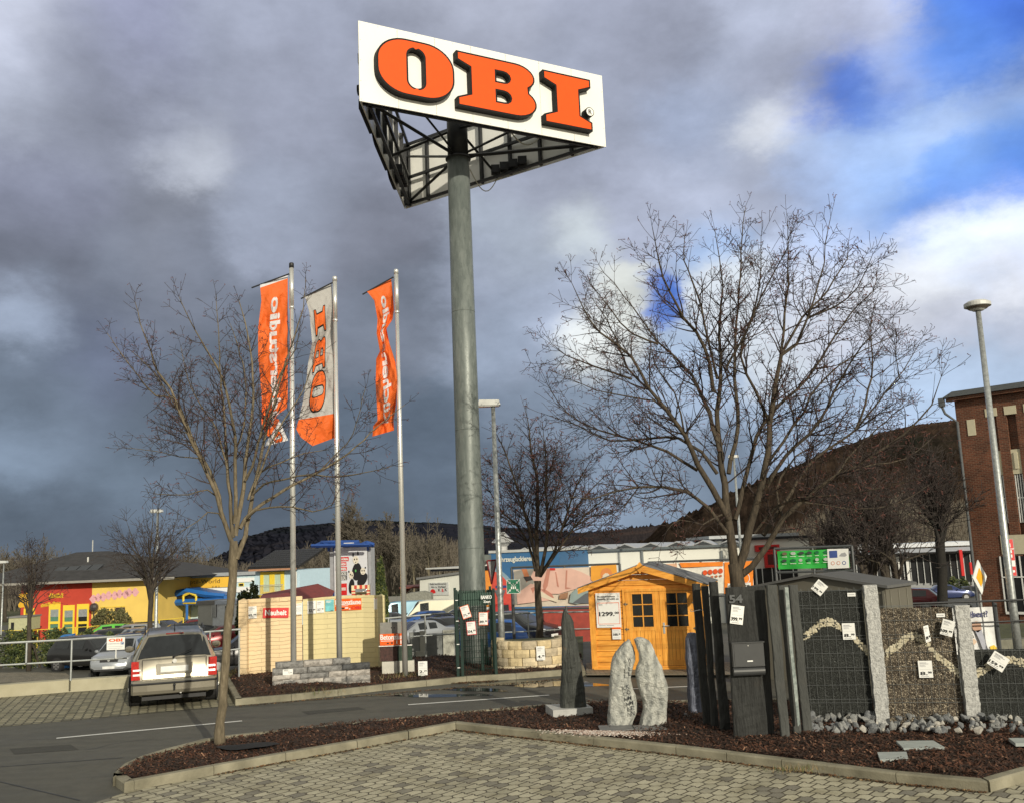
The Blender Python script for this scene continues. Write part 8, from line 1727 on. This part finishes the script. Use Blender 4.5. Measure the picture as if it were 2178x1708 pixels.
def limbs_tree(label, base, trunk, limbs, seed, P, mats, group=None, name='bare_tree', auto=0):
    """trunk/limbs: lists of (Vector, radius)"""
    root = T(name, label, 'tree', base, group=group); r = random.Random(seed); tm = MB(); cm = MB()
    def dense(pts):
        out = []
        for i in range(len(pts)-1):
            p0 = pts[max(i-1,0)][0]; p1, ra = pts[i]; p2, rb = pts[i+1]; p3 = pts[min(i+2,len(pts)-1)][0]; k = max(1, int((p2-p1).length/P['lseg']))
            for j in range(k):
                t = j/k; a = 2*p1; b_ = p2-p0; c = 2*p0-5*p1+4*p2-p3; d = -p0+3*p1-3*p2+p3
                out.append(((a+b_*t+c*t*t+d*t*t*t)*.5+(Vector((r.gauss(0,1),r.gauss(0,1),r.gauss(0,.5)))*P['lwig'] if (i or j) else Vector()), ra+(rb-ra)*t))
        out.append(pts[-1]); return out
    D_ = dense(trunk); tm.tube([p-base for p,_ in D_], [q*(1+.08*r.uniform(-1,1)) for _,q in D_], 14)
    tm.build('trunk', mats[0], root, smooth=True); lm = MB()
    for L_ in limbs:
        Q = dense(L_); lm.tube([p-base for p,_ in Q], [q for _,q in Q], 7 if Q[0][1] > .03 else 5, cap=False)
        tot = sum((Q[i+1][0]-Q[i][0]).length for i in range(len(Q)-1)); s = 0; nxt = tot*P['start']; a0 = r.uniform(0,6.28)
        for i in range(1, len(Q)):
            seg = (Q[i][0]-Q[i-1][0]).length; s += seg
            while s >= nxt and nxt < tot*.995:
                f = nxt/tot; dd = (Q[i][0]-Q[i-1][0]).normalized(); s_ = dd.orthogonal().normalized(); t_ = dd.cross(s_); a0 += math.pi/2+r.uniform(-.5,.5)
                for sg in (0, math.pi):
                    if r.random() < P['skip']: continue
                    q = a0+sg; side = s_*math.cos(q)+t_*math.sin(q); an = math.radians(r.uniform(30,55)); d2 = dd*math.cos(an)+side*math.sin(an)
                    ln = P['lat']*(1-.72*f)*r.uniform(.55,1.25)
                    grow_twig(cm, r, Q[i][0]-base, d2, ln, min(Q[i][1]*.6, P['rlat']), P['lvl'] if f < .8 else max(0,P['lvl']-1), P)
                nxt += P['gap']*r.uniform(.7,1.3)
        grow_twig(cm, r, Q[-1][0]-base, (Q[-1][0]-Q[-2][0]), P['lat']*.3, Q[-1][1], 1, P)
    if limbs: lm.build('limbs', mats[0], root, smooth=True)
    cm.build('crown', mats[1:], root)
    return root
def lift(pts, conv, Y, r0, r1, dz, r):
    """measured line -> limb; it also leans towards or away from the viewer by dz metres at its end"""
    out = []; n = len(pts)
    for i, (a, b_) in enumerate(pts):
        t = i/(n-1); px, py = conv(a, b_); out.append((D(px, py, Y+dz*t**1.2), r0*(1-t)+r1*t))
    return out
# ---- near tree on the island
rr = random.Random(31); cv = lambda a, b_: (217+a*.3812, 578.7+b_*.3812); gB = G(468,1581,.1); YT = gB.y
tr = [(Vector((gB.x, gB.y, 0.02)), .098)]+[(D(x,y,YT), q) for x,y,q in ((468,1560,.078),(473,1500,.066),(479,1420,.062),(485,1330,.062),(491,1260,.064),(497,1195,.068),(497,1150,.062))]
PN = dict(seg=.09, wig=.10, up=.05, rmin=.0031, lmin=.10, dens=.50, bud=.018, lseg=.16, lwig=.006, start=.22, lat=1.0, gap=.18, skip=.34, rlat=.011, lvl=2)
NL = [([(722,1500),(700,1440),(665,1340),(640,1240),(590,1130),(545,1030),(480,900),(430,780),(380,650),(310,560),(270,440),(215,290),(185,170)],.040,-.9),
([(665,1340),(655,1250),(600,1110),(520,960),(455,800),(400,700),(300,690),(200,580),(120,470),(30,345)],.030,.6),
([(732,1480),(712,1250),(700,1100),(690,950),(680,750),(660,600),(655,400),(635,130)],.034,1.0),
([(740,1400),(745,1250),(745,980),(725,800),(670,600),(600,460),(520,330),(430,140)],.034,-1.2),
([(745,1470),(790,1200),(800,1050),(830,850),(845,650),(830,450),(790,250),(765,160)],.038,.5),
([(800,1160),(840,1080),(870,950),(930,750),(1000,560),(1080,430),(1100,330)],.026,-1.3),
([(750,1600),(800,1470),(820,1350),(850,1200),(895,1000),(920,880),(990,620),(1060,400),(1120,200),(1135,40)],.042,1.2),
([(770,1430),(800,1375),(900,1290),(1060,1190),(1200,1120),(1320,1050),(1420,970),(1540,860),(1690,740)],.034,.9),
([(810,1370),(860,1330),(930,1315),(1060,1310),(1180,1335),(1280,1300),(1320,1220)],.020,-1.0),
([(815,1270),(880,1120),(1000,1060),(1130,1010),(1260,990)],.020,1.4),
([(680,1400),(650,1345),(590,1340),(530,1390),(430,1455)],.014,-1.0),
([(575,1100),(540,1040),(430,1030),(330,1005),(140,980)],.013,.8),
([(640,1250),(590,1215),(480,1240),(370,1240),(290,1235)],.013,-1.2),
([(840,1240),(900,1185),(1000,1160),(1150,1130),(1300,1140),(1450,1120),(1620,1080)],.020,-1.4),
([(745,980),(790,860),(800,600),(760,420),(715,290)],.018,1.0),
([(480,900),(420,880),(370,860),(320,850)],.010,.8),([(850,1200),(940,960),(1010,830),(1100,700),(1160,560),(1200,430)],.020,.9),([(700,1100),(640,880),(560,760),(480,600),(440,420)],.018,1.3),
([(430,780),(330,620),(250,520),(160,440)],.012,-.9),([(1200,1120),(1320,1000),(1400,900),(1470,650)],.012,-.7)]
limbs_tree('near young bare tree with a pale trunk standing in the mulch island', Vector((gB.x,gB.y,0)), tr, [lift(p, cv, YT, q, .0045, dz, rr) for p,q,dz in NL], 5, PN, [BARK, TWIG, TWIGR])
# ---- large tree behind the slates
rr = random.Random(7); cb = lambda a, b_: (1157.4+a*.466, 434+b_*.466); YB = 20.0; bb = D(1580,1420,YB); bb.z = 0
PB = dict(seg=.14, wig=.10, up=.04, rmin=.0046, lmin=.16, dens=.54, bud=.028, lseg=.3, lwig=.012, start=.20, lat=1.65, gap=.23, skip=.28, rlat=.018, lvl=2)
tr = [(bb, .21)]+[(D(*cb(x,y),YB), q) for x,y,q in ((892,1800,.17),(880,1700,.15),(868,1640,.135))]
BL = [([(868,1650),(858,1560),(840,1440),(820,1280),(802,1120),(790,950),(808,750),(800,550),(815,380),(780,130)],.105,.4),
([(880,1680),(912,1580),(940,1480),(975,1350),(1010,1200),(1030,1000),(1058,820),(1080,690),(1150,640),(1200,520),(1260,340),(1308,60)],.10,-1.0),
([(900,1690),(950,1655),(1020,1560),(1090,1430),(1180,1350),(1330,1240),(1500,1150),(1640,1050),(1760,920),(1812,790)],.075,-1.6),
([(1000,1510),(1050,1430),(1120,1330),(1200,1200),(1290,1120),(1420,1030),(1560,860),(1640,760),(1712,640)],.05,1.2),
([(845,1440),(770,1300),(700,1190),(640,1050),(560,940),(480,850),(400,700),(260,590),(180,480),(125,360)],.07,-1.1),
([(835,1500),(750,1390),(650,1310),(540,1290),(430,1290),(330,1310),(220,1345),(110,1335)],.042,-1.9),
([(700,1215),(560,1130),(420,1080),(250,1030),(100,950),(5,800)],.035,1.2),
([(790,1230),(720,1130),(620,1065),(480,1070),(300,1080),(150,1010),(5,960)],.04,.7),
([(800,1130),(750,950),(700,830),(640,740),(520,630),(400,470),(250,280)],.05,1.9),
([(520,640),(400,595),(300,480),(225,380)],.025,-.8),
([(772,860),(735,660),(640,520),(570,400),(520,260),(492,100)],.045,-1.6),
([(842,1230),(885,1010),(872,800),(872,600),(892,400),(900,150),(920,10)],.05,1.6),
([(872,1440),(930,1200),(1000,1000),(1100,890),(1200,800),(1300,650),(1400,500),(1500,400),(1520,310)],.05,2.0),
([(1015,1290),(1100,1150),(1250,1000),(1350,800),(1450,650),(1550,545)],.045,-1.8),
([(1075,730),(1097,500),(1115,300),(1108,60)],.035,.6),
([(400,800),(230,740),(100,690),(35,640)],.025,1.0),
([(790,800),(700,420),(640,260),(642,150)],.03,1.2),
([(960,1500),(1060,1380),(1150,1340),(1350,1330),(1550,1290),(1725,1250)],.03,-2.0),
([(1120,1350),(1200,1360),(1400,1390),(1600,1370),(1760,1280)],.022,1.8),
([(1330,1240),(1500,1190),(1650,1160),(1790,1050)],.022,.8),
([(815,1415),(720,1460),(620,1440),(560,1490)],.02,-1.6),
([(1030,1000),(960,850),(900,700),(960,500),(1060,300),(1120,170)],.035,-1.8),([(830,750),(930,560),(980,380),(990,150)],.03,-1.2),([(480,850),(380,750),(330,620),(280,520),(210,420)],.028,1.6),
([(1080,690),(1180,520),(1290,400),(1380,250),(1390,170)],.032,1.6),([(1200,520),(1330,470),(1430,380),(1500,230)],.026,-1.3),([(1420,1030),(1480,850),(1500,700),(1490,560),(1520,430)],.028,1.5),([(1560,860),(1620,800),(1610,700),(1600,640)],.016,-1.),
([(600,990),(500,900),(380,880),(240,850),(120,800)],.024,-1.4),([(640,1050),(600,860),(500,740),(480,620)],.022,-.7),([(1010,1200),(1180,950),(1260,820),(1400,700),(1580,610)],.034,.4),([(1330,1240),(1420,1120),(1560,990),(1680,890)],.026,1.6),([(1090,1430),(1060,1300),(1150,1150),(1250,1100),(1400,960)],.03,2.1)]
limbs_tree('largest bare tree, spreading wide behind the slate planks', bb, tr, [lift(p, cb, YB, q, .006, dz, rr) for p,q,dz in BL], 9, PB, [BARKM, TWIG, TWIGR])
# ---- middle tree behind the stone ring
rr = random.Random(17); cm_ = lambda a, b_: (1012.8+a*.2965, 795.7+b_*.2965); YM = 28.8; bm_ = Vector((D(1146,1360,YM).x, YM, 0))
PM = dict(seg=.2, wig=.11, up=.07, rmin=.0055, lmin=.2, dens=.75, bud=.042, lseg=.3, lwig=.012, start=.18, lat=1.4, gap=.20, skip=.12, rlat=.018, lvl=2)
ML = [([(440,1450),(430,1200),(440,950),(430,700),(390,560),(380,400),(350,250)],.075,.3),([(432,1340),(380,1130),(330,900),(260,700),(180,500),(140,420)],.05,-1.),([(425,1410),(370,1200),(290,1080),(200,1000),(100,850),(30,780)],.045,1.),
([(450,1450),(500,1250),(510,1050),(500,800),(500,600),(480,400)],.06,-1.2),([(455,1450),(560,1280),(620,1100),(720,950),(850,800),(940,710)],.05,1.2),([(460,1450),(580,1270),(700,1100),(850,950),(985,870)],.045,-.8),
([(510,1050),(560,900),(600,750),(620,580)],.035,1.),([(300,1090),(200,1030),(60,1010),(30,940)],.02,-1.),([(600,1150),(680,900),(760,720),(815,630)],.035,-1.),([(370,1250),(300,1200),(200,1160),(60,1120)],.02,.8),([(600,1210),(760,1090),(980,1080)],.025,.8),([(430,1200),(340,960),(230,800),(100,650),(60,600)],.03,1.4),([(440,950),(520,760),(560,600),(590,480)],.028,1.4),([(700,1100),(830,1020),(960,1000),(1010,930)],.02,.5)]
tr = [(bm_, .125)]+[(D(*cm_(x,y),YM), q) for x,y,q in ((460,1800,.11),(448,1650,.10),(442,1480,.10))]
limbs_tree('round-crowned bare tree behind the cream stone ring', bm_, tr, [lift(p, cm_, YM, q, .008, dz, rr) for p,q,dz in ML], 12, PM, [BARKM, TWIG, TWIGR])
# ---- trees grown from a crown outline
def auto_tree(label, px, py_base, Y, fork_py, top_py, half_w, seed, rad, nl, P, mats, group='bare trees around the car parks', stems=1, lean=0.):
    r = random.Random(seed); base = D(px, py_base, Y); base.z = GZ(Y); fork = D(px, fork_py, Y); top = D(px+lean, top_py, Y); sc = (D(px+100, fork_py, Y)-D(px, fork_py, Y)).length/100; Wm = half_w*sc; H = top.z-fork.z; limbs = []
    tops = []
    for s in range(stems): tops.append(Vector((fork.x+(s-(stems-1)/2)*rad*2.4, fork.y+r.uniform(-.3,.3), fork.z)))
    for i in range(nl):
        a = 2*math.pi*i/nl+r.uniform(-.3,.3); e = r.uniform(.0,1.) if i else 0.; e = e**.6; el = math.cos(e*math.pi/2*.92)
        end = fork+Vector((Wm*e*math.cos(a), Wm*.8*e*math.sin(a), H*(.12+.88*el)*r.uniform(.88,1.05))); st = tops[i % stems]+Vector((0,0,-.15*H*r.random()*(1 if fork.z > 1.2 else 0)))
        mid1 = st.lerp(end, .33)+Vector((0,0,H*.10*e)); mid1.x -= (end.x-st.x)*.10; mid1.y -= (end.y-st.y)*.1; mid2 = st.lerp(end, .68)+Vector((0,0,H*.05*e)); q = rad*r.uniform(.35,.6)
        limbs.append([(st,q),(mid1,q*.7),(mid2,q*.4),(end,q*.12)])
    if stems == 1: trunk = [(base,rad*1.25),(base.lerp(fork,.5),rad),(fork,rad*.9),(fork.lerp(top,.12),rad*.5)]
    else:
        trunk = [(base,rad*1.3),(base.lerp(tops[0],.5),rad),(tops[0],rad*.8)]
        for s in range(1, stems): limbs.append([(base+Vector((.1*s,.1,0)),rad*.9),(base.lerp(tops[s],.5)+Vector((.05*s,0,0)),rad*.8),(tops[s],rad*.6)])
    return limbs_tree(label, base, trunk, limbs, seed, P, mats, group)
def PP(lat, gap, rmin, lvl=2, bud=.0, up=.06, dens=.6): return dict(seg=.3, wig=.12, up=up, rmin=rmin, lmin=.35, dens=dens, bud=bud, lseg=.6, lwig=.03, start=.15, lat=lat, gap=gap, skip=.2, rlat=.03, lvl=lvl)
auto_tree('bare tree in the left car park beside the lamp post, before the blue porch', 321, 1350, 46, 1255, 1048, 108, 41, .12, 15, PP(2.2,.45,.008,2,.03,.06,.5), [BARKD, TWIGD, TWIGD])
auto_tree('small bare tree before the red wall with a greenish trunk', 62, 1395, 49, 1315, 1155, 62, 42, .11, 12, PP(1.8,.40,.007,2,.05,.06,.5), [BARKD, TWIGD, TWIG])
auto_tree('multi-stemmed bare tree behind the metal shed', 1872, 1300, 46, 1240, 985, 105, 43, .22, 16, PP(3.2,.5,.012,2), [BARKD, TWIGD, TWIGD], stems=4)
auto_tree('dark-trunked bare tree left of the priority sign', 2001, 1285, 50, 1150, 985, 80, 44, .26, 14, PP(3.2,.5,.013,2), [mk('black_bark', barkf((.01,.009,.008),(.018,.016,.014),(.03,.027,.024)), .9), TWIGD, TWIGD])
auto_tree('bare tree between the large tree and the multi-stemmed tree', 1780, 1300, 56, 1235, 1040, 85, 45, .2, 12, PP(3.,.55,.013,2), [BARKD, TWIGD, TWIGD], stems=2)
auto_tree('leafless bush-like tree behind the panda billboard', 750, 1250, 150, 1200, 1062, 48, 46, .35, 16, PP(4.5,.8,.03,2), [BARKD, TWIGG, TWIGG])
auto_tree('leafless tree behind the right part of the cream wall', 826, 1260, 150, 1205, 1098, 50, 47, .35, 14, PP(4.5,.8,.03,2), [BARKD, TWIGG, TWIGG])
k = 0
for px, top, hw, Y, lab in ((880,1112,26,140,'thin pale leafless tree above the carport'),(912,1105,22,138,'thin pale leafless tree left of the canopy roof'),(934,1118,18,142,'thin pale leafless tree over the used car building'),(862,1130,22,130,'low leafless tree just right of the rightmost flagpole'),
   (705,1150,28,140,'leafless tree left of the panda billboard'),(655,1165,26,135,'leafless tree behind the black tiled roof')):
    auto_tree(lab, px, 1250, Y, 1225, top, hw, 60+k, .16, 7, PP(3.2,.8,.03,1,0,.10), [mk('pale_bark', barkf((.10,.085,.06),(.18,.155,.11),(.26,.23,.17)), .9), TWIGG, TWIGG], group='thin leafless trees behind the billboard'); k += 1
k = 0
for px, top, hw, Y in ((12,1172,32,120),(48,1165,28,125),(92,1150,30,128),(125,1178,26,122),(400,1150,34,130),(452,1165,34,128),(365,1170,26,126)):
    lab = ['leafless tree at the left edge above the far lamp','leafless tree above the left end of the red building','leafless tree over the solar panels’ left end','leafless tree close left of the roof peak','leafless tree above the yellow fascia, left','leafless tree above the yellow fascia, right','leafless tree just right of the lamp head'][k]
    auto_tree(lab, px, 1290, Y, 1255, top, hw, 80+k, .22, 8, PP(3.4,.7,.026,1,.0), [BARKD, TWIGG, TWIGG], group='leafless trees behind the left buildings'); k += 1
# ================================================================== hedges and evergreen shrubs
LG = [M('evergreen_leaf_dark', (.022,.035,.010), .6, var=.4, scale=8.), M('evergreen_leaf', (.055,.075,.018), .6, var=.4, scale=8.), M('evergreen_leaf_light', (.13,.14,.035), .6, var=.4, scale=8.)]
def shrub(label, cat, name, c, size, n, ls, seed, mats=None, taper=0., group=None, sq=.45):
    r = random.Random(seed); root = T(name, label, cat, Vector((c.x,c.y,GZ(c.y))), group=group); m = MB(); lob = [(Vector((r.uniform(-.8,.8)*size[0], r.uniform(-.6,.6)*size[1], r.uniform(.25,.85)*size[2])), r.uniform(.3,.5)) for _ in range(7)]
    for i in range(n):
        u = Vector((r.gauss(0,1),r.gauss(0,1),r.gauss(0,1))).normalized(); k = r.uniform(.72,1.03); z = .5+.5*u.z*k; w = 1-taper*z
        sx = math.copysign(abs(u.x)**sq if sq < .5 else abs(u.x), u.x); p = Vector((sx*size[0]*k*w*(1+.12*math.sin(7*u.z+5*u.x+seed)), u.y*size[1]*k*w, z*size[2]*(1+.08*math.sin(9*u.x*size[0]+seed)+.05*math.sin(23*u.x)))); a = Vector((r.gauss(0,1),r.gauss(0,1),r.gauss(0,1))).normalized()*ls*r.uniform(.5,1.2); b_ = a.orthogonal().normalized()*ls*.45
        q = r.random(); m.quad(p-a, p-b_, p+a, p+b_, 0 if q < .4 else (1 if q < .8 else 2))
    m.build('foliage', mats or LG, root); t = MB()
    for k in range(4): a = r.uniform(0,6.28); t.tube([(0,0,0),(math.cos(a)*size[0]*.3,math.sin(a)*size[1]*.3,size[2]*.55),(math.cos(a)*size[0]*.6,math.sin(a)*size[1]*.5,size[2]*.8)], [.05,.035,.01], 5)
    t.build('stem', BARKD, root); return root
for i, (x0, x1, Y, yt) in enumerate(((-40,46,52,1345),(40,130,51,1340),(118,200,51,1341),(190,236,51,1347))):
    a, b_ = D(x0,1395,Y), D(x1,1395,Y); c = (a+b_)/2; zt = D((x0+x1)/2, yt, Y).z-GZ(Y)
    shrub(['clipped evergreen hedge section at the left edge','evergreen hedge section left of the blue collection box','evergreen hedge section behind the blue collection box','lower end of the evergreen hedge by the parked cars'][i], 'hedge', 'hedge', c, ((b_.x-a.x)/2*1.06,.7,zt), 7000, .085, 90+i, group='evergreen hedge along the verge', sq=.3)
def sh_at(label, px, py, hw, top, Y, n, ls, seed, mats=None, taper=.3, name='evergreen_shrub', cat='shrub'):
    c = D(px,py,Y); sc = (D(px+100,py,Y)-D(px,py,Y)).length/100; shrub(label, cat, name, c, (hw*sc, hw*sc*.8, D(px,top,Y).z-GZ(Y)), n, ls, seed, mats, taper)
sh_at('evergreen shrub left of the light blue house, over the pink wall', 530, 1275, 28, 1251, 55, 5000, .12, 101, taper=.2)
sh_at('tall conical evergreen right of the panda billboard', 810, 1275, 20, 1204, 55, 7000, .13, 102, taper=.55)
BR_ = [M('bush_brown', (.075,.065,.025), .8, var=.4), M('bush_olive', (.10,.10,.035), .8, var=.4), M('bush_pale', (.16,.14,.06), .8, var=.3)]
sh_at('round brownish bush against the yellow wall', 236, 1340, 40, 1296, 73, 6000, .11, 103, BR_, taper=.1, name='round_bush', cat='bush')
sh_at('dark low bush in front of the far showroom', 2040, 1262, 22, 1228, 92, 2500, .12, 104, taper=.1, name='low_bush', cat='bush')
# weeds along the kerbs
WD = [M('weed_green', (.07,.11,.025), .8, var=.4), M('weed_straw', (.30,.22,.11), .8, var=.3), M('weed_dry', (.16,.11,.055), .8, var=.3)]
def weeds(label, px, py, sx, n, h, seed, z=.1):
    r = random.Random(seed); c = G(px,py,z); m = MB()
    for i in range(n):
        p = Vector((r.gauss(0,1)*sx, r.gauss(0,1)*sx*.4, -.01)); e = p+Vector((r.gauss(0,.5),r.gauss(0,.5),1)).normalized()*h*r.uniform(.4,1.1); w = Vector((r.gauss(0,1),r.gauss(0,1),0)).normalized()*.004
        m.add([p-w,p+w,e], [(0,1,2)], r.choice((0,1,2)))
    o = m.build('weed_tuft', WD, loc=c); tag(o, label, 'weeds')
weeds('green weed tuft growing over the front kerb below the slabs', 1687, 1636, .16, 160, .10, 1, .08)
weeds('dry straw grass at the left corner of the pink wall', 492, 1440, .35, 420, .30, 2, .07)
weeds('dry grass tuft between the block wall and the kerb', 640, 1473, .5, 260, .16, 3); weeds('dry grass at the foot of the sample display', 880, 1440, .45, 240, .2, 4)
# litter: one white scrap on the pavers
a = G(387,1655.5); mb = MB(); mb.box(-.07,.07,-.012,.012,.0,.008); o = mb.build('paper_scrap', WHITE, loc=(a.x,a.y,.006), rz=.6); tag(o, 'small white scrap of paper by the front kerb', 'litter')
# ================================================================== wooded hills
def hillf(ca, cb, cc, sc, dark):
    def f(nt, N, L, b):
        tc = nd(N, L, 'ShaderNodeTexCoord').outputs['Object']; n = nd(N, L, 'ShaderNodeTexNoise', {'Vector': tc, 'Scale': sc, 'Detail': 10., 'Roughness': .7}); n2 = nd(N, L, 'ShaderNodeTexNoise', {'Vector': tc, 'Scale': sc*30, 'Detail': 8., 'Roughness': .75}); n3 = nd(N, L, 'ShaderNodeTexNoise', {'Vector': tc, 'Scale': sc*.35, 'Detail': 5.})
        c = ramp(N, L, n.outputs['Fac'], [(.35, ca), (.5, cb), (.65, cc)]); c = mixc(N, L, nd(N, L, 'ShaderNodeClamp', {0: mathn(N, L, 'MULTIPLY_ADD', n3.outputs['Fac'], 9., dark)}).outputs[0], c, (.008,.012,.010))
        L.new(mixc(N, L, 1., c, ramp(N, L, n2.outputs['Fac'], [(.3, (.68,.68,.68)), (.7, (1.3,1.3,1.3))]), 'MULTIPLY'), b.inputs['Base Color']); b.inputs['Specular IOR Level'].default_value = 0.
    return f
def hill(name, ridge, Yr, Yf, mat, jag, seed, nx=900, ny=24):
    r = random.Random(seed); pts = [D(px,py,Yr) for px,py in ridge]; m = MB(); xs = [p.x for p in pts]; x0, x1 = xs[0], xs[-1]; tab = [(p.x, p.z) for p in pts]; vs = []
    prof = [(interp(tab, x0+(x1-x0)*i/nx)) for i in range(nx+1)]; nz = [r.gauss(0,1) for _ in range(nx+1)]
    for j in range(ny+1):
        t = j/ny; Y = Yf+(Yr-Yf)*t; s = t*t*(3-2*t)
        for i in range(nx+1): x = (x0+(x1-x0)*i/nx)*(Y/Yr); vs.append((x, Y+r.uniform(-1,1)*(Yr-Yf)/ny*.3, max(-4, -3.4+(prof[i]+3.4)*s+jag*((abs(r.gauss(0,1)) if j == ny else mnoise.noise(Vector((x*.05,Y*.05,seed)))*.35) if t > .06 else 0)*min(1,t*2))))
    for i in range(nx+1): vs.append((vs[ny*(nx+1)+i][0], Yr+200, -5))
    m.add(vs, [(j*(nx+1)+i,j*(nx+1)+i+1,(j+1)*(nx+1)+i+1,(j+1)*(nx+1)+i) for j in range(ny+1) for i in range(nx)]); return ST(m.build(name, mat, smooth=True))
H1 = mk('far_wood', hillf((.022,.020,.026), (.040,.034,.036), (.070,.050,.045), .006, -5.6), 1.); H2 = mk('near_wood', hillf((.018,.013,.010), (.034,.024,.018), (.055,.037,.027), .02, -5.4), 1.); H3 = mk('left_wood', hillf((.016,.018,.030), (.026,.027,.038), (.04,.036,.042), .012, -5.), 1.)
hill('hills', [(-700,1240),(-300,1225),(0,1232),(250,1225),(400,1212),(430,1200),(480,1178),(530,1142),(600,1124),(700,1116),(800,1110),(900,1114),(1000,1118),(1080,1124),(1160,1130),(1230,1134),(1300,1130),(1400,1122),(1500,1110),(1700,1100),(2300,1090)], 1900, 500, H3, 2.6, 1)
hill('hills', [(900,1210),(1030,1190),(1100,1165),(1180,1150),(1250,1136),(1300,1129),(1345,1124),(1390,1120),(1430,1116),(1480,1100),(1530,1085),(1600,1070),(1800,1060),(2400,1050)], 1300, 420, H1, 2.2, 2)
hill('hills', [(1200,1200),(1300,1180),(1380,1150),(1420,1118),(1470,1096),(1500,1080),(1560,1052),(1620,1025),(1680,1000),(1740,975),(1800,952),(1880,925),(1960,910),(2050,900),(2150,890),(2500,870),(3200,850)], 620, 230, H2, 1.5, 3)
# a far-off wood that reads as one mass: brown thicket between the buildings and the hills
r = random.Random(8); m = MB()
for i in range(5200):
    px = r.uniform(-60,1010) if r.random() < .72 else r.uniform(1640,2080); Y = r.uniform(150,230)
    top = interp([(-60,1185),(60,1180),(200,1205),(300,1190),(420,1180),(500,1195),(640,1175),(760,1150),(850,1135),(960,1140),(1010,1165),(1640,1130),(1800,1060),(1950,1040),(2080,1060)], px)+r.uniform(0,40)
    b_ = D(px,1262,Y); b_.z = -3.1; e = D(px+r.gauss(0,5), top, Y); h = e.z; q = .05; pts = [b_, b_.lerp(e,.5)+Vector((r.gauss(0,.5),0,0)), e]; m.tube(pts, [q*2,q*1.4,q*.6], 3, 0, cap=False)
    for k in range(7):
        s = b_.lerp(e, r.uniform(.25,.95)); a = r.uniform(0,6.28); l = r.uniform(.08,.2)*h; t = s+Vector((math.cos(a)*l*.7, math.sin(a)*l*.7, l)); w = Vector((.05,0,0)); m.add([s-w,s+w,t], [(0,1,2)], r.choice((0,1,1)))
o = m.build('far_thicket', [TWIGG, M('thicket_brown', (.06,.045,.032), .95, var=.4, scale=.1)]); tag(o, kind='stuff')
